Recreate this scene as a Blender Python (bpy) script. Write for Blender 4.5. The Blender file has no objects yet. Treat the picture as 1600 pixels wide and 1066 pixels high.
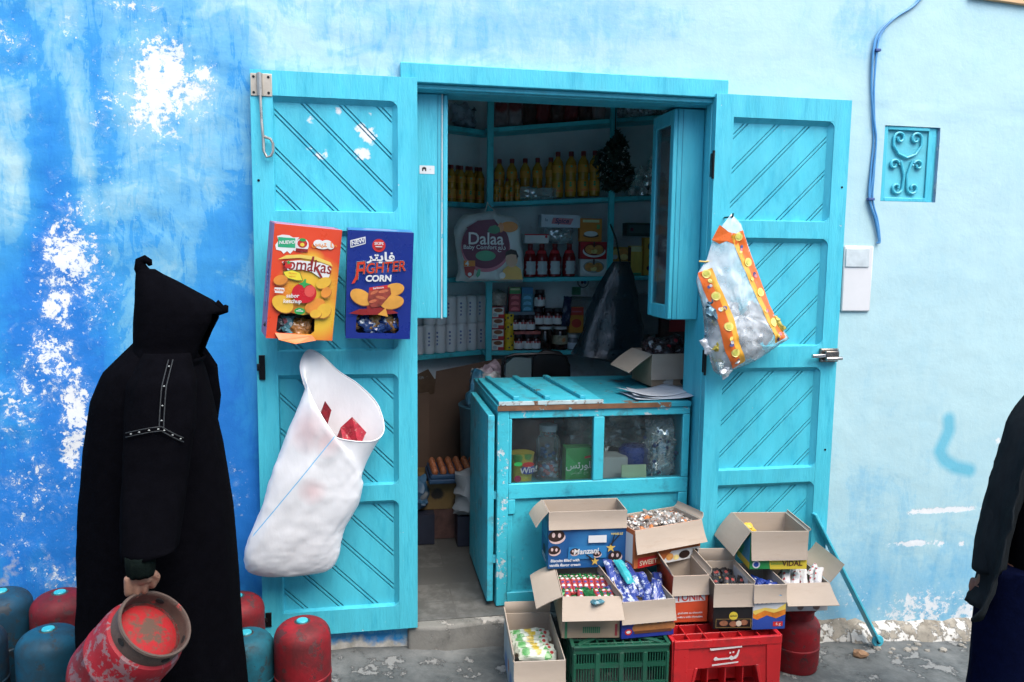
import bpy, bmesh, math, random
from mathutils import Vector, Matrix, noise
random.seed(7)
sc = bpy.context.scene
COL = sc.collection
PI = math.pi
# ------------------------------------------------------------------ camera, world, sun, exposure
cam_d = bpy.data.cameras.new('camera'); cam = bpy.data.objects.new('camera', cam_d); COL.objects.link(cam)
cam_d.sensor_width = 36; cam_d.lens = 27.975; cam_d.clip_start = .05; cam_d.clip_end = 200
_r = Vector((.98289, -.18375, .01269)); _u = Vector((.00847, .11391, .99345)); _f = Vector((.18399, .97635, -.11352))
cam.matrix_world = Matrix(((_r.x, _u.x, -_f.x, 0), (_r.y, _u.y, -_f.y, -3.334), (_r.z, _u.z, -_f.z, 1.6224), (0, 0, 0, 1)))
sc.camera = cam
SUN_EL, SUN_AZ = math.radians(58), math.radians(152)      # azimuth measured from +Y (north) clockwise: in front of the house, to the right
w = bpy.data.worlds.new('World'); sc.world = w; w.use_nodes = True
nt = w.node_tree
sky = nt.nodes.new('ShaderNodeTexSky'); sky.sky_type = 'NISHITA'; sky.sun_disc = False
sky.sun_elevation = SUN_EL; sky.sun_rotation = SUN_AZ; sky.dust_density = 2.5; sky.ozone_density = .6
nt.links.new(sky.outputs[0], nt.nodes['Background'].inputs[0]); nt.nodes['Background'].inputs[1].default_value = .15
sd = bpy.data.lights.new('sun', 'SUN'); sd.energy = 1.5; sd.angle = math.radians(52); sd.color = (1, .95, .88)
so = bpy.data.objects.new('sun', sd); COL.objects.link(so)
_d = Vector((math.sin(SUN_AZ)*math.cos(SUN_EL), math.cos(SUN_AZ)*math.cos(SUN_EL), math.sin(SUN_EL)))
so.rotation_euler = _d.to_track_quat('Z', 'Y').to_euler(); so.location = (2, -6, 8)
sc.view_settings.view_transform = 'Standard'; sc.view_settings.look = 'None'
sc.view_settings.exposure = 1.53; sc.view_settings.gamma = 1
sc.cycles.max_bounces = 8; sc.cycles.transparent_max_bounces = 16

# ------------------------------------------------------------------ materials
MATS = {}; KF = .72
def mat(name, col, rough=.55, var=.12, vs=7, wear=None, amt=.0, ws=14, bump=.0, bs=60, metal=0, spec=.5, grime=None, gamt=0, gs=5, spots=None, alpha=1, trans=0, stretch=None, coat=0, wcoord=False, keep=False):
    """procedural paint: base colour with soft variation, chips ('wear'), dirt ('grime'), spots at given places"""
    if name in MATS: return MATS[name]
    if not keep:      # KF darkens outdoor colours so the raised exposure makes the shop interior look lighter
        q_ = lambda c: tuple(v*KF for v in c)
        col = q_(col); wear = q_(wear) if wear else wear; grime = q_(grime) if grime else grime
        if spots: spots = [(q_(s_[0]), *s_[1:]) for s_ in spots]
    m = bpy.data.materials.new(name); m.use_nodes = True; MATS[name] = m
    t = m.node_tree; N = t.nodes; Lk = t.links.new; b = N['Principled BSDF']
    tc = N.new('ShaderNodeTexCoord'); oi = N.new('ShaderNodeObjectInfo')
    ad = N.new('ShaderNodeVectorMath'); ad.operation = 'MULTIPLY_ADD'
    Lk(oi.outputs['Random'], ad.inputs[0]); ad.inputs[1].default_value = (31, 17, 23); Lk(tc.outputs['Object'], ad.inputs[2])
    vec = ad.outputs[0]
    if stretch:
        ms = N.new('ShaderNodeVectorMath'); ms.operation = 'MULTIPLY'; Lk(vec, ms.inputs[0]); ms.inputs[1].default_value = stretch; vec2 = ms.outputs[0]
    else: vec2 = vec
    def nz(scale, v, det=6, ro=.6):
        n = N.new('ShaderNodeTexNoise'); n.inputs['Scale'].default_value = scale; n.inputs['Detail'].default_value = det; n.inputs['Roughness'].default_value = ro
        Lk(v, n.inputs['Vector']); return n.outputs['Fac']
    def mr(x, a, bb, c=0, d=1):
        r = N.new('ShaderNodeMapRange'); Lk(x, r.inputs[0]); r.inputs[1].default_value = a; r.inputs[2].default_value = bb; r.inputs[3].default_value = c; r.inputs[4].default_value = d; return r.outputs[0]
    def mix(f, a, c):
        x = N.new('ShaderNodeMix'); x.data_type = 'RGBA'
        if isinstance(f, float): x.inputs[0].default_value = f
        else: Lk(f, x.inputs[0])
        for i, q in ((6, a), (7, c)):
            if isinstance(q, tuple): x.inputs[i].default_value = (*q[:3], 1)
            else: Lk(q, x.inputs[i])
        return x.outputs[2]
    c = mix(mr(nz(vs, vec2), .3, .7), tuple(max(0, v*(1-var)) for v in col), tuple(min(1, v*(1+var)) for v in col))
    rgh = None
    if grime: c = mix(mr(nz(gs, vec2, 8, .7), .62-gamt*.45, .78-gamt*.3, 0, .85), c, grime)
    wf = None
    if wear:
        wf = mr(nz(ws, vec, 9, .68), .74-amt*.5, .77-amt*.5); c = mix(wf, c, wear)
    if spots:
        for (scol, lst, edge, nscale, namp) in spots:      # list of (x,y,z,r): patches of another colour at these places
            acc = None; src = tc.outputs['Object'] if not wcoord else N.new('ShaderNodeNewGeometry').outputs['Position']
            for (x, y, z, r) in lst:
                d = N.new('ShaderNodeVectorMath'); d.operation = 'DISTANCE'; Lk(src, d.inputs[0]); d.inputs[1].default_value = (x, y, z)
                v = mr(d.outputs['Value'], 0, r, 1, 0)
                if acc is None: acc = v
                else:
                    mx = N.new('ShaderNodeMath'); mx.operation = 'MAXIMUM'; Lk(acc, mx.inputs[0]); Lk(v, mx.inputs[1]); acc = mx.outputs[0]
            q = N.new('ShaderNodeMath'); q.operation = 'MULTIPLY_ADD'; Lk(nz(nscale, tc.outputs['Object'], 8, .7), q.inputs[0]); q.inputs[1].default_value = namp; Lk(acc, q.inputs[2])
            c = mix(mr(q.outputs[0], .5+namp*.5-edge, .5+namp*.5+edge), c, scol)
    Lk(c, b.inputs['Base Color']); b.inputs['Roughness'].default_value = rough; b.inputs['Metallic'].default_value = metal
    b.inputs['Specular IOR Level'].default_value = spec; b.inputs['Coat Weight'].default_value = coat
    if rough < .9: Lk(mr(nz(vs*3, vec), .3, .7, max(.05, rough-.12), min(1, rough+.12)), b.inputs['Roughness'])
    b.inputs['Alpha'].default_value = alpha; b.inputs['Transmission Weight'].default_value = trans
    if bump:
        bn = N.new('ShaderNodeBump'); bn.inputs['Strength'].default_value = min(1, bump); bn.inputs['Distance'].default_value = .004
        h = nz(bs, vec2, 6)
        if wf is not None:
            s = N.new('ShaderNodeMath'); s.operation = 'SUBTRACT'; Lk(h, s.inputs[0]); Lk(wf, s.inputs[1]); h = s.outputs[0]
        Lk(h, bn.inputs['Height']); Lk(bn.outputs[0], b.inputs['Normal'])
    return m
def glass(name, tint=(.9, .96, .97), film=.12, rough=.06, gl=.16, filmcol=(.75, .82, .82)):
    if name in MATS: return MATS[name]
    m = bpy.data.materials.new(name); m.use_nodes = True; MATS[name] = m; t = m.node_tree; N = t.nodes; Lk = t.links.new
    N.remove(N['Principled BSDF']); out = N['Material Output']
    tr = N.new('ShaderNodeBsdfTransparent'); tr.inputs[0].default_value = (*tint, 1)
    g = N.new('ShaderNodeBsdfGlossy'); g.inputs['Roughness'].default_value = rough; g.inputs[0].default_value = (.95, .97, 1, 1)
    d = N.new('ShaderNodeBsdfDiffuse'); d.inputs[0].default_value = (*filmcol, 1)
    fr = N.new('ShaderNodeFresnel'); fr.inputs[0].default_value = 1.3
    ma = N.new('ShaderNodeMath'); ma.operation = 'ADD'; ma.use_clamp = True; Lk(fr.outputs[0], ma.inputs[0]); ma.inputs[1].default_value = gl-.03
    tc = N.new('ShaderNodeTexCoord'); nz = N.new('ShaderNodeTexNoise'); nz.inputs['Scale'].default_value = 9; nz.inputs['Detail'].default_value = 8; Lk(tc.outputs['Object'], nz.inputs[0])
    r = N.new('ShaderNodeMapRange'); Lk(nz.outputs[0], r.inputs[0]); r.inputs[1].default_value = .35; r.inputs[2].default_value = .75; r.inputs[3].default_value = film*.4; r.inputs[4].default_value = film*1.7
    bp = N.new('ShaderNodeBump'); bp.inputs['Strength'].default_value = .15; bp.inputs['Distance'].default_value = .003; Lk(nz.outputs[0], bp.inputs['Height']); Lk(bp.outputs[0], g.inputs['Normal'])
    m1 = N.new('ShaderNodeMixShader'); Lk(r.outputs[0], m1.inputs[0]); Lk(tr.outputs[0], m1.inputs[1]); Lk(d.outputs[0], m1.inputs[2])
    m2 = N.new('ShaderNodeMixShader'); Lk(ma.outputs[0], m2.inputs[0]); Lk(m1.outputs[0], m2.inputs[1]); Lk(g.outputs[0], m2.inputs[2])
    Lk(m2.outputs[0], out.inputs[0]); return m
TURQ = (.08, .60, .75); RUST = (.16, .07, .03); KRAFT = (.50, .41, .325)
def turq(): return mat('turquoise_paint', TURQ, .42, .1, 3, wear=(.45, .70, .74), amt=.10, ws=30, bump=.5, bs=22, stretch=(5, 5, .8), grime=(.03, .43, .60), gamt=.24, gs=4)
def turq_worn(): return mat('turquoise_paint_worn', (.05, .52, .66), .5, .15, 4, wear=(.55, .68, .68), amt=.2, ws=30, bump=.4, bs=60, grime=(.11, .07, .05), gamt=.22, gs=11)
def kraft(): return mat('cardboard', KRAFT, .85, .07, 4, bump=.15, bs=120, stretch=(1, 1, 5), grime=(.42, .32, .24), gamt=.1)
WHITE = lambda: mat('white_print', (.8, .81, .8), .5, .03)
BLACK = lambda: mat('black_print', (.012, .012, .013), .5, .1)
RED = lambda: mat('red_print', (.65, .03, .025), .45, .06)
YEL = lambda: mat('yellow_print', (.85, .6, .06), .45, .06)
GRN = lambda: mat('green_print', (.03, .35, .08), .45, .08)
ORG = lambda: mat('orange_print', (.8, .25, .03), .45, .1)
def P(name, c, **k): return mat(name, c, k.pop('rough', .45), k.pop('var', .06), **k)

# ------------------------------------------------------------------ mesh helpers
def wm(o):
    m = o.matrix_basis.copy()
    while o.parent: o = o.parent; m = o.matrix_basis @ m
    return m
class MB:
    """collects shapes and links them as ONE mesh object"""
    def __init__(s): s.v = []; s.f = []; s.mi = []
    def add(s, vs, fs, mi=0, M=None):
        n = len(s.v)
        s.v += [tuple(M @ Vector(p)) if M is not None else tuple(p) for p in vs]
        s.f += [tuple(i+n for i in f) for f in fs]; s.mi += [mi]*len(fs); return s
    def box(s, a, b, mi=0, M=None):
        x0, y0, z0 = a; x1, y1, z1 = b
        return s.add([(x0, y0, z0), (x1, y0, z0), (x1, y1, z0), (x0, y1, z0), (x0, y0, z1), (x1, y0, z1), (x1, y1, z1), (x0, y1, z1)],
                     [(0, 3, 2, 1), (4, 5, 6, 7), (0, 1, 5, 4), (1, 2, 6, 5), (2, 3, 7, 6), (3, 0, 4, 7)], mi, M)
    def bar(s, p, q, wx, wy, mi=0, up=(0, 0, 1)):
        p, q = Vector(p), Vector(q); d = (q-p).normalized(); u = Vector(up); x = d.cross(u)
        if x.length < 1e-4: x = d.cross(Vector((0, 1, 0)))
        x.normalize(); y = x.cross(d)
        vs = [c + x*a*wx/2 + y*b*wy/2 for c in (p, q) for a, b in ((-1, -1), (1, -1), (1, 1), (-1, 1))]
        return s.add(vs, [(0, 3, 2, 1), (4, 5, 6, 7), (0, 1, 5, 4), (1, 2, 6, 5), (2, 3, 7, 6), (3, 0, 4, 7)], mi)
    def prism(s, poly, O, ex, ey, n, mi=0):
        """poly (2-D) in plane O,ex,ey, extruded by vector n"""
        O, ex, ey, n = map(Vector, (O, ex, ey, n)); k = len(poly)
        a = [O+ex*p[0]+ey*p[1] for p in poly]; vs = a+[p+n for p in a]
        flip = ex.cross(ey).dot(n) > 0
        fs = [tuple(range(k))[::-1], tuple(range(k, 2*k))]+[(i, (i+1) % k, k+(i+1) % k, k+i) for i in range(k)]
        ar = sum(poly[i][0]*poly[(i+1) % k][1]-poly[(i+1) % k][0]*poly[i][1] for i in range(k))
        if (ar > 0) != flip: fs = [f[::-1] for f in fs]
        return s.add(vs, fs, mi)
    def loft(s, rings, closed=True, cap0=True, cap1=True, mi=0, flip=False):
        k = len(rings[0]); vs = [p for r in rings for p in r]; fs = []
        for i in range(len(rings)-1):
            for j in range(k if closed else k-1):
                a, b = i*k+j, i*k+(j+1) % k; fs.append((a, b, b+k, a+k))
        if cap0: fs.append(tuple(range(k))[::-1])
        if cap1: fs.append(tuple(range((len(rings)-1)*k, len(rings)*k)))
        if flip: fs = [f[::-1] for f in fs]
        return s.add(vs, fs, mi)
    def tube(s, pts, r, seg=8, mi=0, cap=True):
        pts = [Vector(p) for p in pts]; rs = r if isinstance(r, (list, tuple)) else [r]*len(pts)
        rings = []; pu = None
        for i, p in enumerate(pts):
            d = (pts[min(i+1, len(pts)-1)]-pts[max(i-1, 0)]).normalized()
            u = pu if pu is not None else (Vector((0, 0, 1)) if abs(d.z) < .9 else Vector((1, 0, 0)))
            x = u.cross(d).normalized(); u = d.cross(x).normalized(); pu = u
            rings.append([p+(x*math.cos(a)+u*math.sin(a))*rs[i] for a in (2*PI*k/seg for k in range(seg))])
        return s.loft(rings, True, cap, cap, mi)
    def lathe(s, prof, seg=24, M=None, mi=0):
        """prof: list of (r,z) from bottom to top"""
        rings = [[(r*math.cos(2*PI*k/seg), r*math.sin(2*PI*k/seg), z) for k in range(seg)] for r, z in prof]
        n0 = len(s.v); s.loft(rings, True, prof[0][0] > 1e-6, prof[-1][0] > 1e-6, mi)
        if M is not None:
            for i in range(n0, len(s.v)): s.v[i] = tuple(M @ Vector(s.v[i]))
        return s
    def build(s, name, mats, parent=None, world=True, bevel=0, smooth=35, solid=0, sub=0, seg=2):
        me = bpy.data.meshes.new(name); vs = s.v
        if parent is not None and world:
            im = wm(parent).inverted(); vs = [im @ Vector(p) for p in vs]
        me.from_pydata([tuple(p) for p in vs], [], s.f)
        ms = mats if isinstance(mats, (list, tuple)) else [mats]
        for m in ms: me.materials.append(m)
        me.polygons.foreach_set('material_index', s.mi); me.update()
        bm = bmesh.new(); bm.from_mesh(me); bmesh.ops.remove_doubles(bm, verts=bm.verts, dist=1e-6); bm.to_mesh(me); bm.free()
        o = bpy.data.objects.new(name, me); COL.objects.link(o)
        if parent is not None: o.parent = parent
        if smooth: me.shade_smooth(); me.set_sharp_from_angle(angle=math.radians(smooth))
        if solid: d = o.modifiers.new('solid', 'SOLIDIFY'); d.thickness = solid; d.offset = 0
        if sub: d = o.modifiers.new('sub', 'SUBSURF'); d.levels = d.render_levels = sub
        if bevel:
            d = o.modifiers.new('bevel', 'BEVEL'); d.width = bevel; d.segments = seg; d.limit_method = 'ANGLE'; d.angle_limit = math.radians(40); d.harden_normals = False
        return o
def tag(o, label=None, cat=None, group=None, kind=None):
    if label: o['label'] = label
    if cat: o['category'] = cat
    if group: o['group'] = group
    if kind: o['kind'] = kind
    return o
def thing(name, label, cat, loc=(0, 0, 0), rotz=0, group=None):
    o = bpy.data.objects.new(name, None); o.empty_display_size = .05; COL.objects.link(o)
    o.location = loc; o.rotation_euler = (0, 0, rotz); return tag(o, label, cat, group)
def dup(o, loc=None, rot=None, scale=None, label=None, group=None, parent=None, mats=None):
    c = o.copy(); COL.objects.link(c)
    if parent is not None: c.parent = parent
    if loc is not None: c.location = loc
    if rot is not None: c.rotation_euler = rot
    if scale is not None: c.scale = scale if hasattr(scale, '__len__') else (scale,)*3
    if label: c['label'] = label
    if group: c['group'] = group
    for ch in list(o.children): dup(ch, parent=c)
    return c
def setmat(o, m):          # a copy with its own mesh and material
    o.data = o.data.copy(); o.data.materials.clear(); o.data.materials.append(m); return o
def ell(cx, cy, rx, ry, n=28, rot=0): 
    c, s_ = math.cos(rot), math.sin(rot)
    return [(cx+rx*math.cos(a)*c-ry*math.sin(a)*s_, cy+rx*math.cos(a)*s_+ry*math.sin(a)*c) for a in (2*PI*k/n for k in range(n))]
def rect(x0, y0, x1, y1): return [(x0, y0), (x1, y0), (x1, y1), (x0, y1)]
def star(cx, cy, r, r2, n=5, rot=PI/2): return [(cx+(r if k % 2 == 0 else r2)*math.cos(rot+k*PI/n), cy+(r if k % 2 == 0 else r2)*math.sin(rot+k*PI/n)) for k in range(2*n)]
class Face:
    """a printed face: origin O, axes ex (across) and ez (up); adds flat prints and lettering a hair above it"""
    def __init__(s, parent, O, ex=(1, 0, 0), ez=(0, 0, 1), world=False):
        s.p = parent; s.O = Vector(O); s.ex = Vector(ex).normalized(); s.ez = Vector(ez).normalized(); s.n = s.ex.cross(s.ez); s.k = 0; s.w = world
    def patch(s, name, m, poly, lift=None):
        s.k += 1; h = .0008+.00035*s.k if lift is None else lift
        mb = MB(); vs = [s.O+s.ex*x+s.ez*y+s.n*h for x, y in poly]
        ar = sum(poly[i][0]*poly[(i+1) % len(poly)][1]-poly[(i+1) % len(poly)][0]*poly[i][1] for i in range(len(poly)))
        mb.add(vs, [tuple(range(len(poly))) if ar > 0 else tuple(range(len(poly)))[::-1]])
        return mb.build(name, m, s.p, s.w, smooth=0)
    def multi(s, name, m, polys):
        s.k += 1; h = .0008+.00035*s.k; mb = MB()
        for poly in polys:
            ar = sum(poly[i][0]*poly[(i+1) % len(poly)][1]-poly[(i+1) % len(poly)][0]*poly[i][1] for i in range(len(poly)))
            vs = [s.O+s.ex*x+s.ez*y+s.n*h for x, y in poly]; h += .00012
            mb.add(vs, [tuple(range(len(poly))) if ar > 0 else tuple(range(len(poly)))[::-1]])
        return mb.build(name, m, s.p, s.w, smooth=0)
    def text(s, string, m, x, y, size, rot=0, shear=0, bold=0, align='CENTER', sx=1, name='lettering', arc=0):
        s.k += 1; h = .0008+.00035*s.k
        cu = bpy.data.curves.new('t', 'FONT'); cu.body = string; cu.size = size; cu.align_x = align; cu.align_y = 'CENTER'; cu.shear = shear; cu.offset = bold*size; cu.resolution_u = 3
        to = bpy.data.objects.new('t', cu); COL.objects.link(to)
        dg = bpy.context.evaluated_depsgraph_get(); me = bpy.data.meshes.new_from_object(to.evaluated_get(dg)); bpy.data.objects.remove(to)
        bm = bmesh.new(); bm.from_mesh(me); seen = set(); isl = 0; lift = {}
        for v in bm.verts:
            if v in seen: continue
            st = [v]; seen.add(v)
            while st:
                q = st.pop(); lift[q] = (isl % 5)*.00012
                for e in q.link_edges:
                    z = e.other_vert(q)
                    if z not in seen: seen.add(z); st.append(z)
            isl += 1
        im = wm(s.p).inverted() if s.w else Matrix()
        cr, sr = math.cos(rot), math.sin(rot)
        for v in bm.verts:
            a, b_ = v.co.x*sx, v.co.y
            if arc: b_ -= arc*a*a
            v.co = im @ (s.O+s.ex*(x+a*cr-b_*sr)+s.ez*(y+a*sr+b_*cr)+s.n*(h+lift[v]))
        bm.to_mesh(me); bm.free(); me.name = name; me.materials.clear(); me.materials.append(m)
        o = bpy.data.objects.new(name, me); COL.objects.link(o); o.parent = s.p; return o
def fbm(x, y, z, o=4): return noise.fractal(Vector((x, y, z)), .6, 2.1, o)
# ------------------------------------------------------------------ ground and building
def gz(x, y=0): return -.108-.06*(x-.19)
def ground():
    mb = MB(); nx, ny = 130, 70; xs = [-6+12*i/nx for i in range(nx+1)]; ys = [-9+9.06*j/ny for j in range(ny+1)]
    vs = [(x, y, gz(x)+.012*fbm(x*2.2, y*2.2, 3)+.006*fbm(x*9, y*9, 1)) for y in ys for x in xs]
    fs = [(j*(nx+1)+i, j*(nx+1)+i+1, (j+1)*(nx+1)+i+1, (j+1)*(nx+1)+i) for j in range(ny) for i in range(nx)]
    mb.add(vs, fs)
    m = mat('street_concrete', (.185, .195, .19), .85, .3, 2.6, wear=(.25, .255, .245), amt=.36, ws=9, bump=1, bs=20, grime=(.05, .06, .062), gamt=.62, gs=4.5)
    tag(mb.build('street', m, smooth=60), kind='structure')
    far = MB(); far.box((-60, -60, -.9), (60, 60, -.75)); tag(far.build('ground', m), kind='structure')
    k = MB()                                                     # concrete along the foot of the wall
    for x0, x1, zt, d in ((1.55, 2.3, .1, .07), (2.3, 3.6, .085, .09), (3.6, 5.5, .07, .08)):
        n = 24; rows = []
        for i in range(n+1):
            x = x0+(x1-x0)*i/n; b = gz(x)-.05; q = fbm(x*7, 1, 2)*.025
            rows.append([(x, .01, b), (x, -d*.9-q, b), (x, -d*.6-q, gz(x)+.03+q*.5), (x, -.018, gz(x)+zt*.8+q), (x, .01, gz(x)+zt+q)])
        k.loft(rows, True, True, True)
    tag(k.build('kerb_strip', mat('rough_mortar', (.36, .33, .27), .95, .3, 9, wear=(.66, .65, .60), amt=.5, ws=15, bump=1, bs=40, grime=(.12, .1, .07), gamt=.35, gs=8), smooth=70), kind='structure')
ground()

house = thing('shop_house', 'blue painted house front with turquoise double doors open on a small grocery shop', 'building')
OX0, OX1, OZ = .20, 1.52, 2.275
GX0, GX1, GZ0, GZ1 = 2.342, 2.628, 1.868, 2.208
DEEP = [(-1.16,2.01,.085,.262,.85),(-1.15,1.7,.09,.367,.9),(-1.22,1.38,.136,.299,.9),(-1.26,2.38,.076,.138,.75),(-.98,2.37,.079,.211,.75),(-.97,2.02,.068,.168,.65),(-1.25,.96,.278,.516,.95),(-1.27,.44,.355,.399,.9),(-.46,1.96,.097,.401,.5),(-.5,1.07,.15,.671,.95),(-.57,.54,.177,.553,1.1),(-1.09,1.38,.138,.352,.75),(-1.07,.82,.142,.42,.9),(-1.28,2.05,.088,.141,-.3),(-1.29,1.82,.088,.191,-.35),(-1.04,2.13,.04,.431,-.5),(2.14,2.69,.285,.164,.35),(2.18,2.58,.127,.165,.3),(.88,2.58,.861,.077,.25),(.19,2.49,.311,.099,.3),(-.57,2.2,.191,.244,.25),(-.76,1.53,.191,.253,.3),(2.62,.22,.433,.599,.10),(2.33,.33,.208,.52,.12),(2.86,-.06,.447,.203,.2),(2.49,1.01,.276,.186,.15),(2.58,1.56,.171,.302,.1),(2.29,2.19,.039,.431,.3),(.02,-.06,.277,.088,.6)]
PEEL = [(-.75,2.26,.093,.143,1),(-.78,2.14,.104,.096,.9),(-.63,2.22,.071,.096,.85),(-.89,2.23,.091,.119,.6),(-.97,2.11,.045,.071,.55),(-1.25,2.35,.065,.104,.6),(-1.06,2.43,.044,.093,.5),(-.86,2.52,.091,.033,.7),(-1.05,1.75,.114,.122,.55),(-1.1,1.58,.103,.148,.85),(-1.16,1.41,.068,.149,.8),(-1.18,1.18,.08,.126,.8),(-1.11,.98,.046,.154,.95),(-1.14,.83,.035,.103,.9),(-1.29,1.03,.114,.152,.62),(-1.28,.68,.139,.156,.58),(-1.02,1.43,.093,.15,.6),(-.96,1.82,.138,.146,.4),(-1.34,.5,.115,.131,.5),(-1.19,.30,.143,.08,.6),(-1.05,.50,.1,.2,.45),(-.54,.62,.05,.109,.55),(2.8,.38,.173,.012,1.3),(2.65,.22,.114,.012,1.2),(2.8,.21,.022,.013,1.1),(2.91,.2,.018,.013,1.1),(2.64,.38,.042,.012,1),(2.71,-.12,.218,.09,.8),(3.01,-.14,.187,.09,.75),(2.32,-.04,.087,.082,.6),(3.16,-.15,.151,.086,.6),(2.17,-.11,.069,.098,.5),(3.07,.72,.022,.019,.9),(3.04,.88,.029,.064,.55)]
STROKE = [(2.786,.835),(2.794,.781),(2.771,.725),(2.75,.678),(2.783,.629),(2.842,.595),(2.926,.575)]
def axis(lo, hi, flo, fhi, fine, coarse, extra):
    out = set()
    def fill(a, b, s):
        n = max(1, round((b-a)/s))
        for i in range(n+1): out.add(round(a+(b-a)*i/n, 4))
    fill(lo, flo, coarse); fill(flo, fhi, fine); fill(fhi, hi, coarse)
    o = [v for v in out if all(abs(v-e) > fine*.6 for e in extra)]+list(extra)
    return sorted(o)
def wall():
    xs = axis(-4, 6, -1.65, 3.5, .0165, .25, [OX0, OX1, GX0, GX1]); zs = axis(-.7, 4.2, -.45, 2.95, .0165, .2, [OZ, GZ0, GZ1])
    nx, nz = len(xs), len(zs); vs = []; at = []
    for z in zs:
        for x in xs:
            edge = min([abs(x-e) for e in (OX0, OX1)]) < .03 or abs(z-OZ) < .03
            rl = 1 if x < .3 else .45; dy = 0 if edge else .006*rl*fbm(x*1.7, 0, z*1.7)+.0022*rl*fbm(x*9, 5, z*9)
            base = .62 if x < -.1 else .0
            t = max(0, min(1, (x+.75)/.5)); base = .40*(1-t)+.20*t                      # pale coat on the right, older blue coat on the left
            t = max(0, min(1, (x-.9)/.8)); base = base*(1-t)+.02*t
            lo = max(0, min(1, (.95-z)/.9)); base += .20*lo*(1 if x > .5 else .9)       # lower wall was painted in a stronger blue
            lft = max(0, min(1, (-.3-x)/.3)); base += .14*lft*max(0, min(1, (1.5-z)/.6))
            d = base
            for cx, cz, rx, rz, a in DEEP:
                q = ((x-cx)/rx)**2+((z-cz)/rz)**2
                if q < 9: d += a*.30*math.exp(-q**2.6*.5)
            p = 0.
            for cx, cz, rx, rz, a in PEEL:
                q = ((x-cx)/(rx*1.15))**2+((z-cz)/(rz*1.15))**2
                if q < 6: p = max(p, a*math.exp(-q*.55))
            p = max(p, .22*max(0, min(1, (-.45-x)/.5)))
            s = 1e9
            for (ax, az), (bx, bz) in zip(STROKE, STROKE[1:]):
                ux, uz = bx-ax, bz-az; k = max(0, min(1, ((x-ax)*ux+(z-az)*uz)/(ux*ux+uz*uz))); s = min(s, math.hypot(x-ax-ux*k, z-az-uz*k))
            s = max(0, 1-s/.055)
            g = max(0, min(1, (gz(x)+.10-z)/.12))
            if x < -.45: g = max(g, .46*max(0, min(1, (.55-z)/.25)))
            vs.append((x, dy, z)); at.append((d, p, s, g))
    fs = []
    for j in range(nz-1):
        for i in range(nx-1):
            cx, cz = (xs[i]+xs[i+1])/2, (zs[j]+zs[j+1])/2
            if (OX0 < cx < OX1 and cz < OZ and cz > -.07) or (GX0 < cx < GX1 and GZ0 < cz < GZ1): continue
            a = j*nx+i; fs.append((a, a+1, a+nx+1, a+nx))
    mb = MB(); mb.add(vs, fs); me = bpy.data.meshes.new('wall'); me.from_pydata(vs, [], fs)
    ca = me.attributes.new('coat', 'FLOAT_COLOR', 'POINT'); ca.data.foreach_set('color', [c for q in at for c in q])
    me.shade_smooth()
    m = bpy.data.materials.new('limewash'); m.use_nodes = True; t = m.node_tree; N = t.nodes; Lk = t.links.new; b = N['Principled BSDF']
    tc = N.new('ShaderNodeTexCoord'); A = N.new('ShaderNodeAttribute'); A.attribute_name = 'coat'; sp = N.new('ShaderNodeSeparateColor'); Lk(A.outputs['Color'], sp.inputs[0])
    def nz_(sc_, det=8, ro=.62, v=None, dist=0):
        n = N.new('ShaderNodeTexNoise'); n.inputs['Scale'].default_value = sc_; n.inputs['Detail'].default_value = det; n.inputs['Roughness'].default_value = ro; n.inputs['Distortion'].default_value = dist; Lk(v or tc.outputs['Object'], n.inputs[0]); return n.outputs[0]
    def ma(op, a, b_, c=None):
        x = N.new('ShaderNodeMath'); x.operation = op
        for i, q in enumerate((a, b_, c)):
            if q is None: continue
            if isinstance(q, (int, float)): x.inputs[i].default_value = q
            else: Lk(q, x.inputs[i])
        return x.outputs[0]
    def mr(x, a, bb, c=0, d=1):
        r = N.new('ShaderNodeMapRange'); Lk(x, r.inputs[0]); r.inputs[1].default_value = a; r.inputs[2].default_value = bb; r.inputs[3].default_value = c; r.inputs[4].default_value = d; return r.outputs[0]
    def mix(f, a, c):
        x = N.new('ShaderNodeMix'); x.data_type = 'RGBA'; Lk(f, x.inputs[0])
        for i, q in ((6, a), (7, c)):
            if isinstance(q, tuple): x.inputs[i].default_value = (*q, 1)
            else: Lk(q, x.inputs[i])
        return x.outputs[2]
    st = N.new('ShaderNodeVectorMath'); st.operation = 'MULTIPLY'; Lk(tc.outputs['Object'], st.inputs[0]); st.inputs[1].default_value = (5, 1, 1.1)
    st2 = N.new('ShaderNodeVectorMath'); st2.operation = 'MULTIPLY'; Lk(tc.outputs['Object'], st2.inputs[0]); st2.inputs[1].default_value = (1, 1, 3.5)
    d = sp.outputs[0]
    px_ = N.new('ShaderNodeSeparateXYZ'); Lk(tc.outputs['Object'], px_.inputs[0]); LW = mr(px_.outputs[0], -.2, .9, 1, .42)      # the right-hand coat is newer and more even
    d = ma('MULTIPLY_ADD', ma('SUBTRACT', nz_(3.5, 9, .6, None, .4), .5), ma('MULTIPLY', LW, .42), d)
    d = ma('MULTIPLY_ADD', ma('SUBTRACT', nz_(2.2, 6, .6, st.outputs[0]), .5), .24, d)
    d = ma('MULTIPLY_ADD', ma('SUBTRACT', nz_(7, 8, .75, st2.outputs[0]), .5), .20, d)
    d = ma('MULTIPLY_ADD', ma('SUBTRACT', nz_(45, 6, .7), .5), .14, d)
    d = ma('MULTIPLY_ADD', ma('SUBTRACT', mr(nz_(2.6, 7, .62, None, 1.2), .46, .54), .5), ma('MULTIPLY', LW, .14), d)
    d = ma('MULTIPLY_ADD', ma('SUBTRACT', mr(nz_(5.5, 9, .7, st.outputs[0], .8), .52, .56), .5), ma('MULTIPLY', LW, .08), d)
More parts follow.
